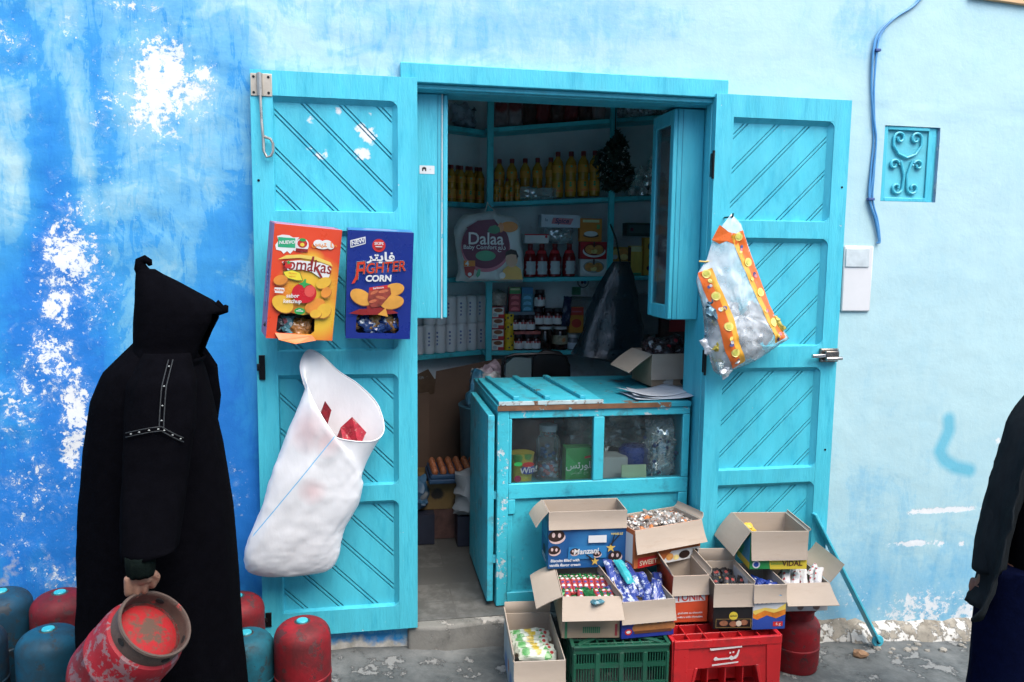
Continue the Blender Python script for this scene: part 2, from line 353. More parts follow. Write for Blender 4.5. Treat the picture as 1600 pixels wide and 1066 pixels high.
    rp = N.new('ShaderNodeValToRGB'); Lk(d, rp.inputs[0]); e = rp.color_ramp.elements
    for pos, c in ((0, (.505, .745, .785)), (.15, (.45, .705, .775)), (.24, (.33, .62, .76)), (.40, (.17, .50, .75)), (.50, (.115, .43, .74)), (.545, (.045, .345, .73)), (.80, (.020, .275, .71)), (1, (.012, .205, .66))):
        if pos in (0, 1): el = e[0 if pos == 0 else -1]
        else: el = e.new(pos)
        el.color = (*[v*KF for v in c], 1)
    c = rp.outputs[0]
    c = mix(ma('MULTIPLY', mr(sp.outputs[2], .12, .7), .75), c, (.05, .36, .50))
    # scattered scuffs and hairline marks
    sc1 = mr(nz_(14, 9, .75, st2.outputs[0]), .70, .74, 0, .55); c = mix(sc1, c, (.18, .36, .62))
    # white flakes
    pk = ma('MULTIPLY_ADD', ma('SUBTRACT', nz_(15, 13, .78, None, .4), .5), 3.4, ma('MULTIPLY', sp.outputs[1], 1.05)); pf = mr(pk, .80, .87)
    pk2 = ma('MULTIPLY_ADD', ma('SUBTRACT', nz_(34, 9, .7), .5), 2.6, sp.outputs[1]); pf2 = mr(pk2, .80, .88)
    pf = ma('MAXIMUM', pf, pf2); pf3 = mr(nz_(38, 8, .66), .745, .76, 0, .8); pf = ma('MAXIMUM', pf, pf3)
    c = mix(ma('MULTIPLY', mr(pk, .45, .85), .16), c, (.47, .61, .66))
    sc2 = mr(nz_(33, 7, .7), .60, .63, 0, .8); c = mix(ma('MULTIPLY', sc2, mr(sp.outputs[1], .2, .45)), c, (.54, .62, .65))
    c = mix(pf, c, mix(mr(nz_(5), .35, .6), (.66, .67, .67), (.60, .64, .66)))
    gk = mr(ma('MULTIPLY_ADD', ma('SUBTRACT', nz_(9), .5), 1.6, A.outputs['Alpha']), .5, .75); c = mix(gk, c, mix(mr(nz_(20), .35, .65), (.30, .28, .23), (.55, .53, .48)))
    Lk(c, b.inputs['Base Color']); b.inputs['Roughness'].default_value = .75; b.inputs['Specular IOR Level'].default_value = .35
    h = ma('SUBTRACT', ma('MULTIPLY_ADD', nz_(55, 8, .65), .5, nz_(8, 6, .6)), ma('MULTIPLY', pf, .35))
    bn = N.new('ShaderNodeBump'); bn.inputs['Strength'].default_value = .38; bn.inputs['Distance'].default_value = .006; Lk(h, bn.inputs['Height']); Lk(bn.outputs[0], b.inputs['Normal'])
    me.materials.append(m); o = bpy.data.objects.new('wall', me); COL.objects.link(o); o.parent = house
    # reveals of the doorway and of the grille niche, body of the house behind the plaster
    W = mat('plaster_inside', (.76, .80, .80), .9, .12, 3, keep=True, bump=.4, bs=40, wear=(.38, .40, .40), amt=.12, ws=6)
    r = MB(); r.box((OX0-.05, .004, -.02), (OX0, .25, OZ)); r.box((OX1, .004, -.02), (OX1+.06, .25, OZ)); r.box((OX0-.05, .004, OZ), (OX1+.06, .25, OZ+.1)); r.build('reveal', turq(), house)
    lm = mat('niche_plaster', (.42, .60, .80), .9, .2, 12, wear=(.7, .78, .85), amt=.35, ws=20, bump=.9, bs=40)
    n = MB()
    for (a0, b0, a1, b1) in ((GX0-.02, GZ0-.02, GX0, GZ1+.02), (GX1, GZ0-.02, GX1+.02, GZ1+.02), (GX0, GZ0-.02, GX1, GZ0), (GX0, GZ1, GX1, GZ1+.02)): n.box((a0, .003, b0), (a1, .09, b1))
    n.build('niche', lm, house)
    # shop room
    X0, X1, YB, ZC = -.55, 2.45, 2.12, 2.80
    q = MB()
    q.box((X0-.1, .254, -.3), (OX0-.05, .33, 3.2)); q.box((OX1+.06, .254, -.3), (X1+.1, .33, 3.2)); q.box((OX0-.05, .254, OZ+.1), (OX1+.06, .33, 3.2))
    q.box((X0-.1, .33, -.3), (X0, YB+.1, 3.2)); q.box((X1, .33, -.3), (X1+.1, YB+.1, 3.2)); q.box((X0, YB, -.3), (X1, YB+.1, 3.2))
    q.prism([(X0, 1.38), (.80, 2.125), (X0, 2.125)], (0, 0, -.3), (1, 0, 0), (0, 1, 0), (0, 0, 3.4))
    q.build('room_wall', mat('room_wall_paint', (.70, .76, .78), .85, .12, 3, bump=.3, bs=30, grime=(.25, .19, .14), gamt=.12, gs=3, keep=True), house)
    ce = MB(); ce.box((X0-.1, .33, ZC), (X1+.1, YB+.1, ZC+.15)); ce.build('ceiling', W, house)
    rf = MB(); rf.box((X0-.1, .0, 3.2), (X1+.1, YB+.1, 3.3)); rf.build('roof', W, house)
    # flaked brown patch low on the slanted wall
    sl = MB(); dx, dy = (1.35/1.542, .745/1.542)
    u0 = Vector((.22, 1.775, 0)); pts = []
    poly = [(0, .48), (.46, .58), (.50, .66), (.47, .74), (.38, .76), (.33, .83), (.24, .80), (.12, .84), (0, .80)]
    O = Vector((X0, 1.38, 0))+Vector((dx, dy, 0))*.78; nn = Vector((dy, -dx, 0))
    f = Face(house, O+nn*.003, (dx, dy, 0), (0, 0, 1), world=True)
    f.patch('bare_plaster', mat('bare_plaster', (.30, .19, .12), .95, .2, 8, wear=(.55, .55, .50), amt=.25, ws=14, bump=.5), poly)
    # orange band of the storey above, at the top right corner
    ob = MB(); ob.prism([(2.72, 2.788), (3.1, 2.768), (6, 2.70), (6, 4.2), (2.72, 4.2)], (0, .0, 0), (1, 0, 0), (0, 0, 1), (0, -.02, 0)); ob.build('upper_band', mat('apricot_plaster', (.80, .50, .27), .9, .1, 5, bump=.4), house, bevel=.004)
    fl = MB(); fl.box((X0-.1, .02, -.30), (X1+.1, YB+.1, -.004))
    # shop floor with its worn step
    st_ = MB(); st_.prism([(OX0-.02, -.03), (.34, -.05), (.46, -.03), (.58, -.022), (OX1+.02, -.018), (OX1+.02, .03), (OX0-.02, .03)], (0, 0, -.30), (1, 0, 0), (0, 1, 0), (0, 0, .294)); 
    tiles = bpy.data.materials.new('floor_tiles'); tiles.use_nodes = True; T = tiles.node_tree; NN = T.nodes; bb = NN['Principled BSDF']
    tcc = NN.new('ShaderNodeTexCoord'); ck = NN.new('ShaderNodeTexBrick'); ck.offset = 0; ck.inputs['Scale'].default_value = 1; ck.inputs['Brick Width'].default_value = .2; ck.inputs['Row Height'].default_value = .2; ck.inputs['Mortar Size'].default_value = .003
    ck.inputs['Color1'].default_value = (.13, .13, .122, 1); ck.inputs['Color2'].default_value = (.06, .06, .06, 1); ck.inputs['Mortar'].default_value = (.07, .07, .065, 1)
    n1 = NN.new('ShaderNodeTexNoise'); n1.inputs['Scale'].default_value = 9; n1.inputs['Detail'].default_value = 9; T.links.new(tcc.outputs['Object'], n1.inputs[0]); T.links.new(tcc.outputs['Object'], ck.inputs[0])
    mx = NN.new('ShaderNodeMix'); mx.data_type = 'RGBA'; rr = NN.new('ShaderNodeMapRange'); T.links.new(n1.outputs[0], rr.inputs[0]); rr.inputs[1].default_value = .40; rr.inputs[2].default_value = .56; n1.inputs['Roughness'].default_value = .72
    T.links.new(rr.outputs[0], mx.inputs[0]); T.links.new(ck.outputs[0], mx.inputs[6]); mx.inputs[7].default_value = (.075, .075, .07, 1); T.links.new(mx.outputs[2], bb.inputs['Base Color']); bb.inputs['Roughness'].default_value = .6
    tag(fl.build('shop_floor', tiles), kind='structure')
    tag(st_.build('doorstep', mat('step_concrete', (.25, .245, .22), .9, .25, 5, wear=(.42, .40, .36), amt=.35, ws=9, bump=.9, bs=25, grime=(.09, .09, .08), gamt=.35, gs=5), bevel=.015, seg=3), kind='structure')
wall()

# door frame
fr = MB()
fr.box((.155, -.035, 2.285), (1.557, .05, 2.362)); fr.box((.20, .02, 2.262), (1.53, .1, 2.2849)); fr.box((.20, -.012, 2.2655), (1.53, .0199, 2.2849))
fr.box((.155, -.006, -.0), (.199, .045, 2.2849)); fr.box((1.496, -.007, .0), (1.557, .045, 2.2849)); fr.box((1.515, .0451, .0), (1.535, .13, 2.262)); fr.box((.199, .0451, .0), (.215, .13, 2.262))
door_frame = fr.build('door_frame', turq(), house, bevel=.004)

def clip(poly, n, c):
    out = []
    for i in range(len(poly)):
        p, q = poly[i], poly[(i+1) % len(poly)]; a = p[0]*n[0]+p[1]*n[1]-c; b = q[0]*n[0]+q[1]*n[1]-c
        if a <= 0: out.append(p)
        if a*b < 0: t = a/(a-b); out.append((p[0]+(q[0]-p[0])*t, p[1]+(q[1]-p[1])*t))
    return out
RAILS = [(1.765, 2.205), (1.206, 1.690), (.6385, 1.109), (.104, .571)]
def leaf(x0, sgn, label):
    """door leaf 0.64 wide; x0 = left edge; sgn=+1: boards run down to the right"""
    W, H, Yf, Yb = .64, 2.3, -.05, -.010
    sl, sr = .082, .078; a0, a1 = x0+sl, x0+W-sr
    fm = MB()
    fm.box((x0, Yf, 0), (a0, Yb, H)); fm.box((a1, Yf, 0), (x0+W, Yb, H))
    zs = [0]+sorted([z for r in RAILS for z in r])+[H]
    for i in range(0, len(zs), 2): fm.box((a0, Yf+.0006, zs[i]), (a1, Yb, zs[i+1]))
    rr = .032
    for z0, z1 in RAILS:                                            # rounded outer corners of each panel opening
        for cz, s in ((z1, -1), (z0, 1)):
            if s == 1 and z0 > .5 and z0 < 1.5: pass
            arc = [(a1, cz)]+[(a1-rr+rr*math.sin(t), cz+s*(rr-rr*math.cos(t))) for t in [PI/2*k/6 for k in range(7)]][::-1]
            fm.prism(arc, (0, Yf+.0012, 0), (1, 0, 0), (0, 0, 1), (0, .034, 0))
    door = fm.build('door', turq(), house, bevel=.0035); tag(door, label)
    spots = None
    pm = MB()
    for z0, z1 in RAILS:
        # sloped moulding round the opening
        o = [(a0, z0), (a1, z0), (a1, z1), (a0, z1)]; b = .024; i_ = [(a0+.004, z0+.004), (a1-b, z0+.006), (a1-b, z1-b), (a0+.004, z1-b)]
        vs = [(p[0], Yf+.004, p[1]) for p in o]+[(p[0], Yf+.031, p[1]) for p in i_]
        pm.add(vs, [(k, (k+1) % 4, 4+(k+1) % 4, 4+k) for k in range(4)])
        pm.add([(a0, Yf+.036, z0), (a1, Yf+.036, z0), (a1, Yf+.036, z1), (a0, Yf+.036, z1)], [(0, 1, 2, 3)])
        R = rect(a0+.001, z0+.001, a1-.001, z1-.001); n = (sgn*.7071, .7071)
        lo = min(p[0]*n[0]+p[1]*n[1] for p in R); hi = max(p[0]*n[0]+p[1]*n[1] for p in R)
        c = lo-.03; big = True
        while c < hi:
            wdt = .085 if big else .0085
            q = clip(clip(R, n, c+wdt), (-n[0], -n[1]), -c)
            if len(q) > 2: pm.prism(q, (0, Yf+.0265 if big else Yf+.0268, 0), (1, 0, 0), (0, 0, 1), (0, .008, 0))
            c += wdt+.0052; big = not big
    chips = [(.03, -.05, 2.155, .05), (.0, -.05, 2.10, .06), (.03, -.05, 2.075, .075), (.05, -.05, 2.04, .05), (.0, -.05, 2.0, .07), (-.15, -.05, 2.09, .05), (-.16, -.05, 1.985, .065), (-.20, -.05, 2.125, .05), (-.20, -.05, 2.02, .045), (-.09, -.05, 2.16, .05)] if sgn > 0 else [(2.0, -.05, 2.05, .03)]
    pmat = mat('turquoise_boards_chipped' if sgn > 0 else 'turquoise_boards', TURQ, .42, .1, 3, bump=.5, bs=22, stretch=(3.5, 3.5, 1), wear=(.45, .70, .74), amt=.08, ws=30, grime=(.03, .43, .60), gamt=.24, gs=4, spots=[((.84, .87, .87), chips, .05, 24, 1.15)])
    pm.build('panel', pmat, door, bevel=.0012, seg=1)
    return door
ld = leaf(-.419, 1, 'left turquoise door leaf folded back against the wall, snack boxes and a white sack hung on it')
rd = leaf(1.498, -1, 'right turquoise door leaf folded back against the wall, a clear snack bag hung on it')
STEEL = mat('galvanised', (.55, .52, .47), .35, .25, 20, metal=.85, wear=(.4, .3, .2), amt=.15, ws=30)
BLK = mat('black_iron', (.015, .015, .017), .4, .2, metal=.6)
# espagnolette plate and hooked rod, top left
hk = MB(); hk.box((-.417, -.054, 2.200), (-.337, -.0502, 2.285)); hk.build('bolt_plate', mat('cream_metal', (.62, .55, .45), .4, .15, 15, metal=.3, wear=RUST, amt=.2, ws=25), ld, bevel=.004)
r = MB(); r.tube([(-.383, -.062, 2.287), (-.38, -.063, 2.2), (-.377, -.066, 2.10), (-.372, -.07, 2.04), (-.371, -.07, 1.99), (-.36, -.071, 1.968), (-.345, -.071, 1.972), (-.336, -.071, 1.99), (-.336, -.071, 2.02), (-.345, -.071, 2.037), (-.368, -.071, 2.045)], .0055, 8); r.tube([(-.383, -.058, 2.285), (-.382, -.058, 2.2)], .011, 8)
r.build('bolt_rod', STEEL, ld)
def screw(p, x, y, z, r=.0052, m=None):
    q = MB(); q.lathe([(r, 0), (r*.95, .0018), (0, .003)], 10, Matrix.Translation((x, y, z)) @ Matrix.Rotation(PI/2, 4, 'X')); q.build('screw', m or BLK, p)
for x, z in ((-.405, 2.272), (-.35, 2.272), (-.405, 2.213), (-.35, 2.213)): screw(ld, x, -.054, z)
def hinge(p, x, z, parent=None, h=.10):
    m = MB(); m.box((x-.012, -.058, z-h/2), (x+.012, -.0503, z+h/2)); m.tube([(x-.012, -.06, z-h*.12), (x-.012, -.06, z+h*.16)], .008, 8); m.build('hinge', BLK, p, bevel=.002)
hinge(ld, -.398, 1.143); hinge(ld, -.395, .085, h=.06)
for z in (2.0, 1.14): 
    m = MB(); m.tube([(1.493, -.052, z-.06), (1.493, -.052, z+.06)], .006, 8); m.box((1.492, -.05, z-.05), (1.4975, -.02, z+.05)); m.build('hinge', BLK, rd)
kh = MB()
for x, z, p in ((-.40, 1.885, ld),): pass
for x, z, p in ((-.395, 1.88, ld), (2.112, 1.92, rd), (2.105, .72, rd)):
    m = MB(); m.lathe([(.005, 0), (.005, .0015)], 10, Matrix.Translation((x, -.0502, z)) @ Matrix.Rotation(PI/2, 4, 'X')); m.build('keyhole', BLK, p, smooth=0)
# night latch on the right leaf
nl = MB(); nl.box((2.045, -.066, 1.133), (2.135, -.0502, 1.195)); nl.box((2.058, -.088, 1.142), (2.125, -.066, 1.186)); nl.build('latch', mat('dark_chrome', (.28, .25, .22), .25, .2, 20, metal=.9), rd, bevel=.004)
nl = MB(); nl.bar((1.995, -.078, 1.163), (2.07, -.078, 1.165), .016, .016); nl.tube([(2.06, -.088, 1.15), (2.14, -.088, 1.153)], .009, 8); nl.build('latch_bolt', mat('chrome', (.7, .68, .64), .2, .1, metal=.95), rd, bevel=.003)
for x, z in ((2.052, 1.187), (2.128, 1.187), (2.052, 1.14), (2.128, 1.14)): screw(rd, x, -.066, z, m=MATS['chrome'])

# niche grille
g = MB(); g.box((GX0, .018, GZ0), (GX1, .08, GZ1))
wg = g.build('vent_window', mat('aqua_shutter', (.12, .60, .72), .5, .12, 6, bump=.3), house)
g = MB()
for a, b in (((GX0, .004, GZ0), (GX0+.022, 0.0178, GZ1)), ((GX1-.05, .010, GZ0), (GX1-.012, 0.0178, GZ1)), ((GX0+.022, .0043, GZ0), (GX1-.05, 0.0178, GZ0+.018)), ((GX0+.022, .0043, GZ1-.018), (GX1-.05, 0.0178, GZ1))): g.box(a, b)
g.build('vent_frame', turq(), wg, bevel=.003)
def spiral(cx, cz, a0, turns, r0, r1, n=40): return [(cx+(r0+(r1-r0)*k/n)*math.cos(a0+turns*2*PI*k/n), .008, cz+(r0+(r1-r0)*k/n)*math.sin(a0+turns*2*PI*k/n)) for k in range(n+1)]
gw = MB(); cx = (GX0+GX1-.028)/2; zt = GZ1-.055
for s in (-1, 1):
    gw.tube([(cx, .010, zt-.085)]+[(cx+s*.045, .010, zt-.068), (cx+s*.072, .010, zt-.03)]+[(cx+s*.042+s*.03*math.cos(t)*(1-t/9), .010, zt+.002+.03*math.sin(t)*(1-t/9)) for t in [k*.35 for k in range(20)]], .006, 6)
    gw.tube([(cx+s*.062+s*-.026*math.cos(t)*(1-t/9)*-1*-1, .010, zt-.118-.026*math.sin(t)*(1-t/9)*-1) for t in [k*.35 for k in range(20)][::-1]]+[(cx+s*.03, .010, zt-.10), (cx+s*.008, .010, zt-.165), (cx+s*.012, .010, zt-.215)]+[(cx+s*.042-s*.03*math.cos(t)*(1-t/9), .010, zt-.222-.03*math.sin(t)*(1-t/9)) for t in [k*.35 for k in range(20)]], .006, 6)
gw.build('scroll_grille', turq(), wg)

# meter box, cable, stay bar
mbx = thing('meter_box', 'small white meter box with a clear window, half behind the right door leaf', 'meter box', (2.25, 0, 1.36))
m = MB(); m.box((2.17, -.012, 1.36), (2.318, -.001, 1.662)); m.build('case', mat('white_plastic', (.78, .79, .8), .4, .04), mbx, bevel=.006)
m = MB(); m.box((2.175, -.017, 1.565), (2.295, -.0125, 1.65)); m.build('window', mat('smoky_window', (.66, .74, .76), .1, .2, 12, spec=.8), mbx, bevel=.008)
cab = MB(); CP = [(2.52,2.85),(2.483,2.793),(2.439,2.734),(2.347,2.673),(2.279,2.6),(2.258,2.529),(2.255,2.39),(2.272,2.25),(2.293,2.138),(2.29,1.995),(2.286,1.873),(2.319,1.778),(2.341,1.691),(2.34,1.675)]
def smooth_path(P_, n=6):
    out = []
    for i in range(len(P_)-1):
        p0, p1, p2, p3 = P_[max(i-1, 0)], P_[i], P_[i+1], P_[min(i+2, len(P_)-1)]
        for k in range(n):
            t = k/n; out.append(tuple(.5*((2*b)+(-a+c)*t+(2*a-5*b+4*c-d)*t*t+(-a+3*b-3*c+d)*t**3) for a, b, c, d in zip(p0, p1, p2, p3)))
    out.append(P_[-1]); return out
for o_, ph in ((0, 0), (.012, 1.3), (-.010, 2.9)):
    cab.tube([(x+o_*(.6+.5*math.sin(k*.21+ph)), -.010-.004*math.sin(k*.17+ph), z) for k, (x, z) in enumerate(smooth_path(CP))], .0044, 6)
ck = thing('wall_cable', 'blue painted cable running down the wall from the roof to the meter box', 'cable', (2.3, 0, 1.7)); cab.build('cable', mat('blue_cable', (.10, .36, .70), .5, .15, 10), ck)
for ca_, cb_ in (((2.259, -.022, 2.525), (2.285, -.001, 2.537)), ((2.27, -.022, 1.868), (2.30, -.001, 1.88))): cl = MB(); cl.box(ca_, cb_); cl.build('clip', mat('dark_clip', (.05, .1, .3)), ck, bevel=.002)
sb = thing('door_stay', 'flat turquoise iron stay bar leaning from the right door leaf down to the ground', 'bar', (2.4, -.1, -.2))
b = MB(); b.bar((2.06, -.056, .42), (2.398, -.115, -.205), .012, .05, up=(0, 1, 0)); b.build('bar', turq(), sb, bevel=.003)
b = MB(); b.lathe([(.028, 0), (.028, .014)], 18, Matrix.Translation((2.398, -.108, -.205)) @ Matrix.Rotation(PI/2, 4, 'X')); b.lathe([(.011, .0135), (.011, .02), (0, .021)], 12, Matrix.Translation((2.398, -.108, -.205)) @ Matrix.Rotation(PI/2, 4, 'X'), 1); b.build('eyelet', [turq(), BLK], sb, bevel=.002)
def pmat(name, col=(1, 1, 1), *a, **k):      # shelf goods: dimly guessed print colours raised and spared KF to brighten the interior
    if 'spots' in k and k['spots']: k['spots'] = [(tuple(min(.8, c*1.5) for c in s_[0]), *s_[1:]) for s_ in k['spots']]
    return mat(name, tuple(min(.82, c*1.55) for c in col), *a, keep=True, **k)
# ------------------------------------------------------------------ shelves and the goods on them
SH = {1: ((.8, 2.402), (1.6, 2.492)), 2: ((.8, 1.93), (1.9, 2.0)), 3: ((.8, 1.436), (2.3, 1.467)), 4: ((.8, .952), (2.3, .949))}
def zs(k, x): (a, b), (c, d) = SH[k]; return b+(d-b)*(x-a)/(c-a)
SD = Vector((.8755, .483, 0)); SN = Vector((.483, -.8755, 0)); S0 = Vector((-.55, 1.38, 0))
ZL = {1: 2.405, 2: 1.928, 3: 1.437, 4: .945}
def slant(x, off=.075):     # a point on the slanted shelf: world x, distance from the wall
    p = S0+SD*((x-off*SN.x+.55)/SD.x); return p+SN*off
def SHM(): return pmat('shelf_paint', (.05, .40, .45), .5, .15, 4, wear=(.4, .6, .6), amt=.1, ws=30, bump=.3, grime=(.04, .2, .25), gamt=.2)
su = thing('wall_shelves', 'turquoise wooden wall shelves with upright posts across the back of the shop', 'shelves', (1.5, 2, .9))
for k in SH:
    m = MB(); x1 = 2.44; a, b = zs(k, .79), zs(k, x1); y0, y1 = 1.852, 2.115
    m.add([(.79, y0, a-.028), (x1, y0, b-.028), (x1, y1, b-.028), (.79, y1, a-.028), (.79, y0, a), (x1, y0, b), (x1, y1, b), (.79, y1, a)],
          [(0, 3, 2, 1), (4, 5, 6, 7), (0, 1, 5, 4), (1, 2, 6, 5), (2, 3, 7, 6), (3, 0, 4, 7)])
    m.build('shelf', SHM(), su, bevel=.003)
    m = MB(); p0, p1 = slant(-.5, .135), slant(.80, .135); q0, q1 = slant(-.5, .004), slant(.80, .004)
    m.prism([(p0.x, p0.y), (p1.x, p1.y), (q1.x, q1.y), (q0.x, q0.y)], (0, 0, ZL[k]-.03), (1, 0, 0), (0, 1, 0), (0, 0, .03)); m.build('corner_shelf', SHM(), su, bevel=.003)
m = MB(); m.box((.795, 1.815, .775), (.835, 1.851, 2.79)); m.build('post', SHM(), su, bevel=.003)
m = MB(); m.box((1.618, 1.82, 1.0), (1.655, 1.851, 2.79)); m.build('post', SHM(), su, bevel=.003)

# --- oil bottles
OIL = pmat('oil_bottle', (.30, .15, .012), .15, .15, 12, spec=.6); CAPR = pmat('dark_red_cap', (.14, .012, .014), .4, .1)
OLAB = pmat('oil_label', (.45, .205, .03), .45, .08, spots=[((.03, .22, .10), [(.004, -.036, .072, .017), (.004, -.036, .088, .015)], .12, 30, .15), ((.6, .10, .03), [(0, -.036, .043, .012), (.014, -.034, .041, .012), (-.014, -.034, .041, .012)], .12, 30, .1)])
OLAB2 = pmat('oil_label_upper', (.43, .19, .025), .45, .08, spots=[((.05, .28, .16), [(.006, -.03, .19, .016)], .12, 30, .2)])
def oil(label, group):
    t = thing('oil_bottle', label, 'bottle', (0, 0, 0), 0, group)
    m = MB(); m.lathe([(.026, 0), (.034, .004), (.035, .02), (.0345, .10), (.031, .115), (.0335, .12), (.031, .126), (.0335, .132), (.031, .14), (.035, .15), (.035, .20), (.030, .222), (.016, .245), (.0135, .252), (.0135, .258)], 20); m.build('bottle', OIL, t, world=False, smooth=50)
    m = MB(); m.lathe([(.0158, .254), (.0158, .282), (.012, .285), (0, .285)], 16); m.build('cap', CAPR, t, world=False, smooth=50)
    m = MB(); m.lathe([(.0353, .03), (.0356, .032), (.0354, .098), (.035, .10)], 24); o = m.build('label', OLAB, t, world=False, smooth=50)
    m = MB(); m.lathe([(.0353, .152), (.0356, .154), (.0356, .198), (.035, .20)], 24); m.build('label', OLAB2, t, world=False, smooth=50)
    return t
o1 = oil('golden oil bottle with a red cap, back row of the upper shelf', 'oil bottles in a row on the back shelf')
first = True
def put(o, x, y, z, r=0, s=None, label=None, group=None):
    global first
    if first: c = o; c.location = (x, y, z); c.rotation_euler = (0, 0, r); first = False
    else: c = dup(o, (x, y, z), (0, 0, r), None, label, group)
    if s: c.scale = (s,)*3
    return c
for i, x in enumerate((.90, .985, 1.075, 1.16, 1.25)): put(o1, x, 1.975, zs(2, x), random.uniform(-.6, .6))
for i, x in enumerate((1.285, 1.375, 1.46, 1.54)): put(o1, x, 1.915, zs(2, x)+.012, random.uniform(-.4, .4), 1.06, 'larger golden oil bottle in the front row beside the hanging dark leaf bunch', 'oil bottles in front by the hanging bunch')
for i, x in enumerate((.87, .94, 1.01)): put(o1, x, 1.90, zs(2, x), random.uniform(-.4, .4), .52, 'short golden oil bottle in front of the tall ones, right of the corner post', 'short oil bottles by the corner post')
for i in range(7):
    p = slant(.37+.068*i, .08); put(o1, p.x, p.y, ZL[2], random.uniform(-.3, .3)-.5, .84, 'golden oil bottle with a red cap, front row of the left corner shelf', 'oil bottles on the left corner shelf')
for i in range(6):
    p = slant(.42+.068*i, .035); put(o1, p.x, p.y, ZL[2], random.uniform(-.3, .3)-.5, .86, 'golden oil bottle half hidden in the second row of the left corner shelf', 'oil bottles behind on the left corner shelf')
cp = thing('clear_pack', 'clear plastic pack lying in front of the oil bottles', 'package', (1.15, 1.89, zs(2, 1.15)))
def pillow(wd, h, t, nx=12, ny=10, crimp=.06, flat=.35, wob=.0, seed=0):
    """a flow-wrapped or cushion-like pack, lying in x (width) and z (height), thickness in y"""
    mb = MB(); 
    for s in (-1, 1):
        vs = []; fs = []
        for j in range(ny+1):
            for i in range(nx+1):
                u, v = i/nx, j/ny; e = min(1, min(u, 1-u)/.22)**flat*min(1, min(v, 1-v)/(.22))**flat if 0 < u < 1 and 0 < v < 1 else 0
                vs.append(((u-.5)*wd+wob*fbm(u*3, v*3, seed), s*(t/2*e*(1+.35*fbm(u*4+seed, v*4, s)) if e else 0), v*h+wob*fbm(v*3, u*3, seed+5)))
        for j in range(ny):
            for i in range(nx):
                a = j*(nx+1)+i; f = (a, a+1, a+nx+2, a+nx+1); fs.append(f if s < 0 else f[::-1])
        mb.add(vs, fs)
    return mb
pillow(.26, .085, .05, wob=.008).build('film', glass('clear_film', film=.35, gl=.3), cp, world=False)

# --- white cylindrical packs on the left
ROLL = pmat('white_roll', (.66, .69, .74), .5, .05, 8, bump=.2, bs=25, spots=[((.10, .14, .28), [(.012, -.04, z, .016) for z in (.06, .085, .11, .135)], .1, 60, .9)])
def roll(label, group, h=.185):
    m = MB(); m.lathe([(.030, 0), (.038, .006), (.039, .02), (.038, h*.5), (.039, h-.02), (.037, h-.006), (.030, h), (.012, h+.004), (0, h+.002)], 18)
    o = m.build('paper_pack', ROLL, smooth=50); return tag(o, label, 'pack', group)
r0 = roll('white cylindrical pack with small blue print, lower row on the left corner shelf', 'white packs in the lower row'); first = True
for i in range(8):
    p = slant(.27+.0755*i, .085); put(r0, p.x, p.y, ZL[4], random.uniform(-.5, .3)-.5)
for i in range(6):
    p = slant(.425+.0745*i, .075); put(r0, p.x, p.y, ZL[4]+.186, random.uniform(-.5, .3)-.5, None, 'white cylindrical pack stacked in the upper row on the left corner shelf', 'white packs in the upper row')
p = slant(.50, .08); q_ = put(r0, p.x, p.y, ZL[3], -.3, .85, 'single white cylindrical pack beside the hanging diaper pack'); del q_['group']

# --- diaper pack hanging in the corner
dp = thing('diaper_pack', 'large pale diaper pack with a maroon circle, hung from the corner post', 'pack', (.785, 1.66, 1.415), -.05)
m = pillow(.44, .43, .16, 18, 16, flat=.28, wob=.016, seed=3)
for i, v in enumerate(m.v): k_ = max(0, (v[2]-.33)/.1); m.v[i] = (v[0]*(1-.22*k_**1.5)+.012*math.sin(v[2]*14), v[1], v[2]+.018*math.cos(v[0]*9)*k_-.02*max(0, -v[0]-.1)*(v[2] < .1))
m.build('bag', pmat('diaper_film', (.50, .58, .60), .35, .08, 6, bump=.35, bs=14), dp, world=False, sub=1)
m = MB(); m.tube([(-.05, 0, .415), (-.02, .02, .46), (-.005, .06, .505), (.0, .12, .51), (.01, .10, .49), (.03, .02, .46), (.05, 0, .42)], .004, 6); m.build('tie', pmat('pale_cord', (.5, .52, .5)), dp, world=False)
F = Face(dp, (-.22, -.094, 0)); MAR = pmat('maroon_print', (.10, .008, .035), .4, .1)
c1 = [p for p in ell(.19, .235, .15, .155, 48)]
F.patch('roundel', pmat('rose_print', (.35, .10, .14), .4), ell(.19, .222, .152, .152, 40)); F.patch('roundel', MAR, ell(.19, .24, .148, .148, 40))
F.patch('patch', MAR, [(.07, .34), (.14, .385), (.24, .395), (.27, .36), (.25, .30), (.12, .30)])
F.patch('patch', pmat('orange_oval', (.50, .17, .03), .4), ell(.335, .35, .055, .033)); F.patch('patch', pmat('peach_print', (.5, .22, .12)), ell(.283, .345, .018, .03))
F.patch('leaf', pmat('leaf_green', (.04, .16, .09), .4), [(.20, .325), (.215, .35), (.25, .36), (.275, .345), (.28, .32), (.25, .305), (.215, .31)])
F.patch('leaf', pmat('leaf_green2', (.05, .25, .14), .4), ell(.19, .17, .062, .032)); WD = pmat('white_dim', (.75, .76, .76), .45)
F.text('Dalaa', WD, .19, .272, .105, bold=.014, sx=.95); F.text('Baby Comfort', WD, .155, .222, .036, bold=.012); F.text('\uFECA\uFEDF\uFEA9', WD, .29, .222, .04, bold=.012)
F.patch('badge', pmat('orange_badge', (.55, .18, .03)), rect(.055, .105, .125, .14)); F.patch('badge', pmat('red_badge', (.28, .03, .03)), [(.055, .103), (.125, .103), (.115, .05), (.09, .032), (.065, .05)]); F.text('4', WD, .075, .12, .045, bold=.03)
F.patch('badge', WD, ell(.092, .055, .012, .012)); F.patch('leaf', pmat('leaf_green2', (.05, .25, .14), .4), [(.13, .05), (.145, .09), (.16, .085), (.155, .05), (.14, .035)])
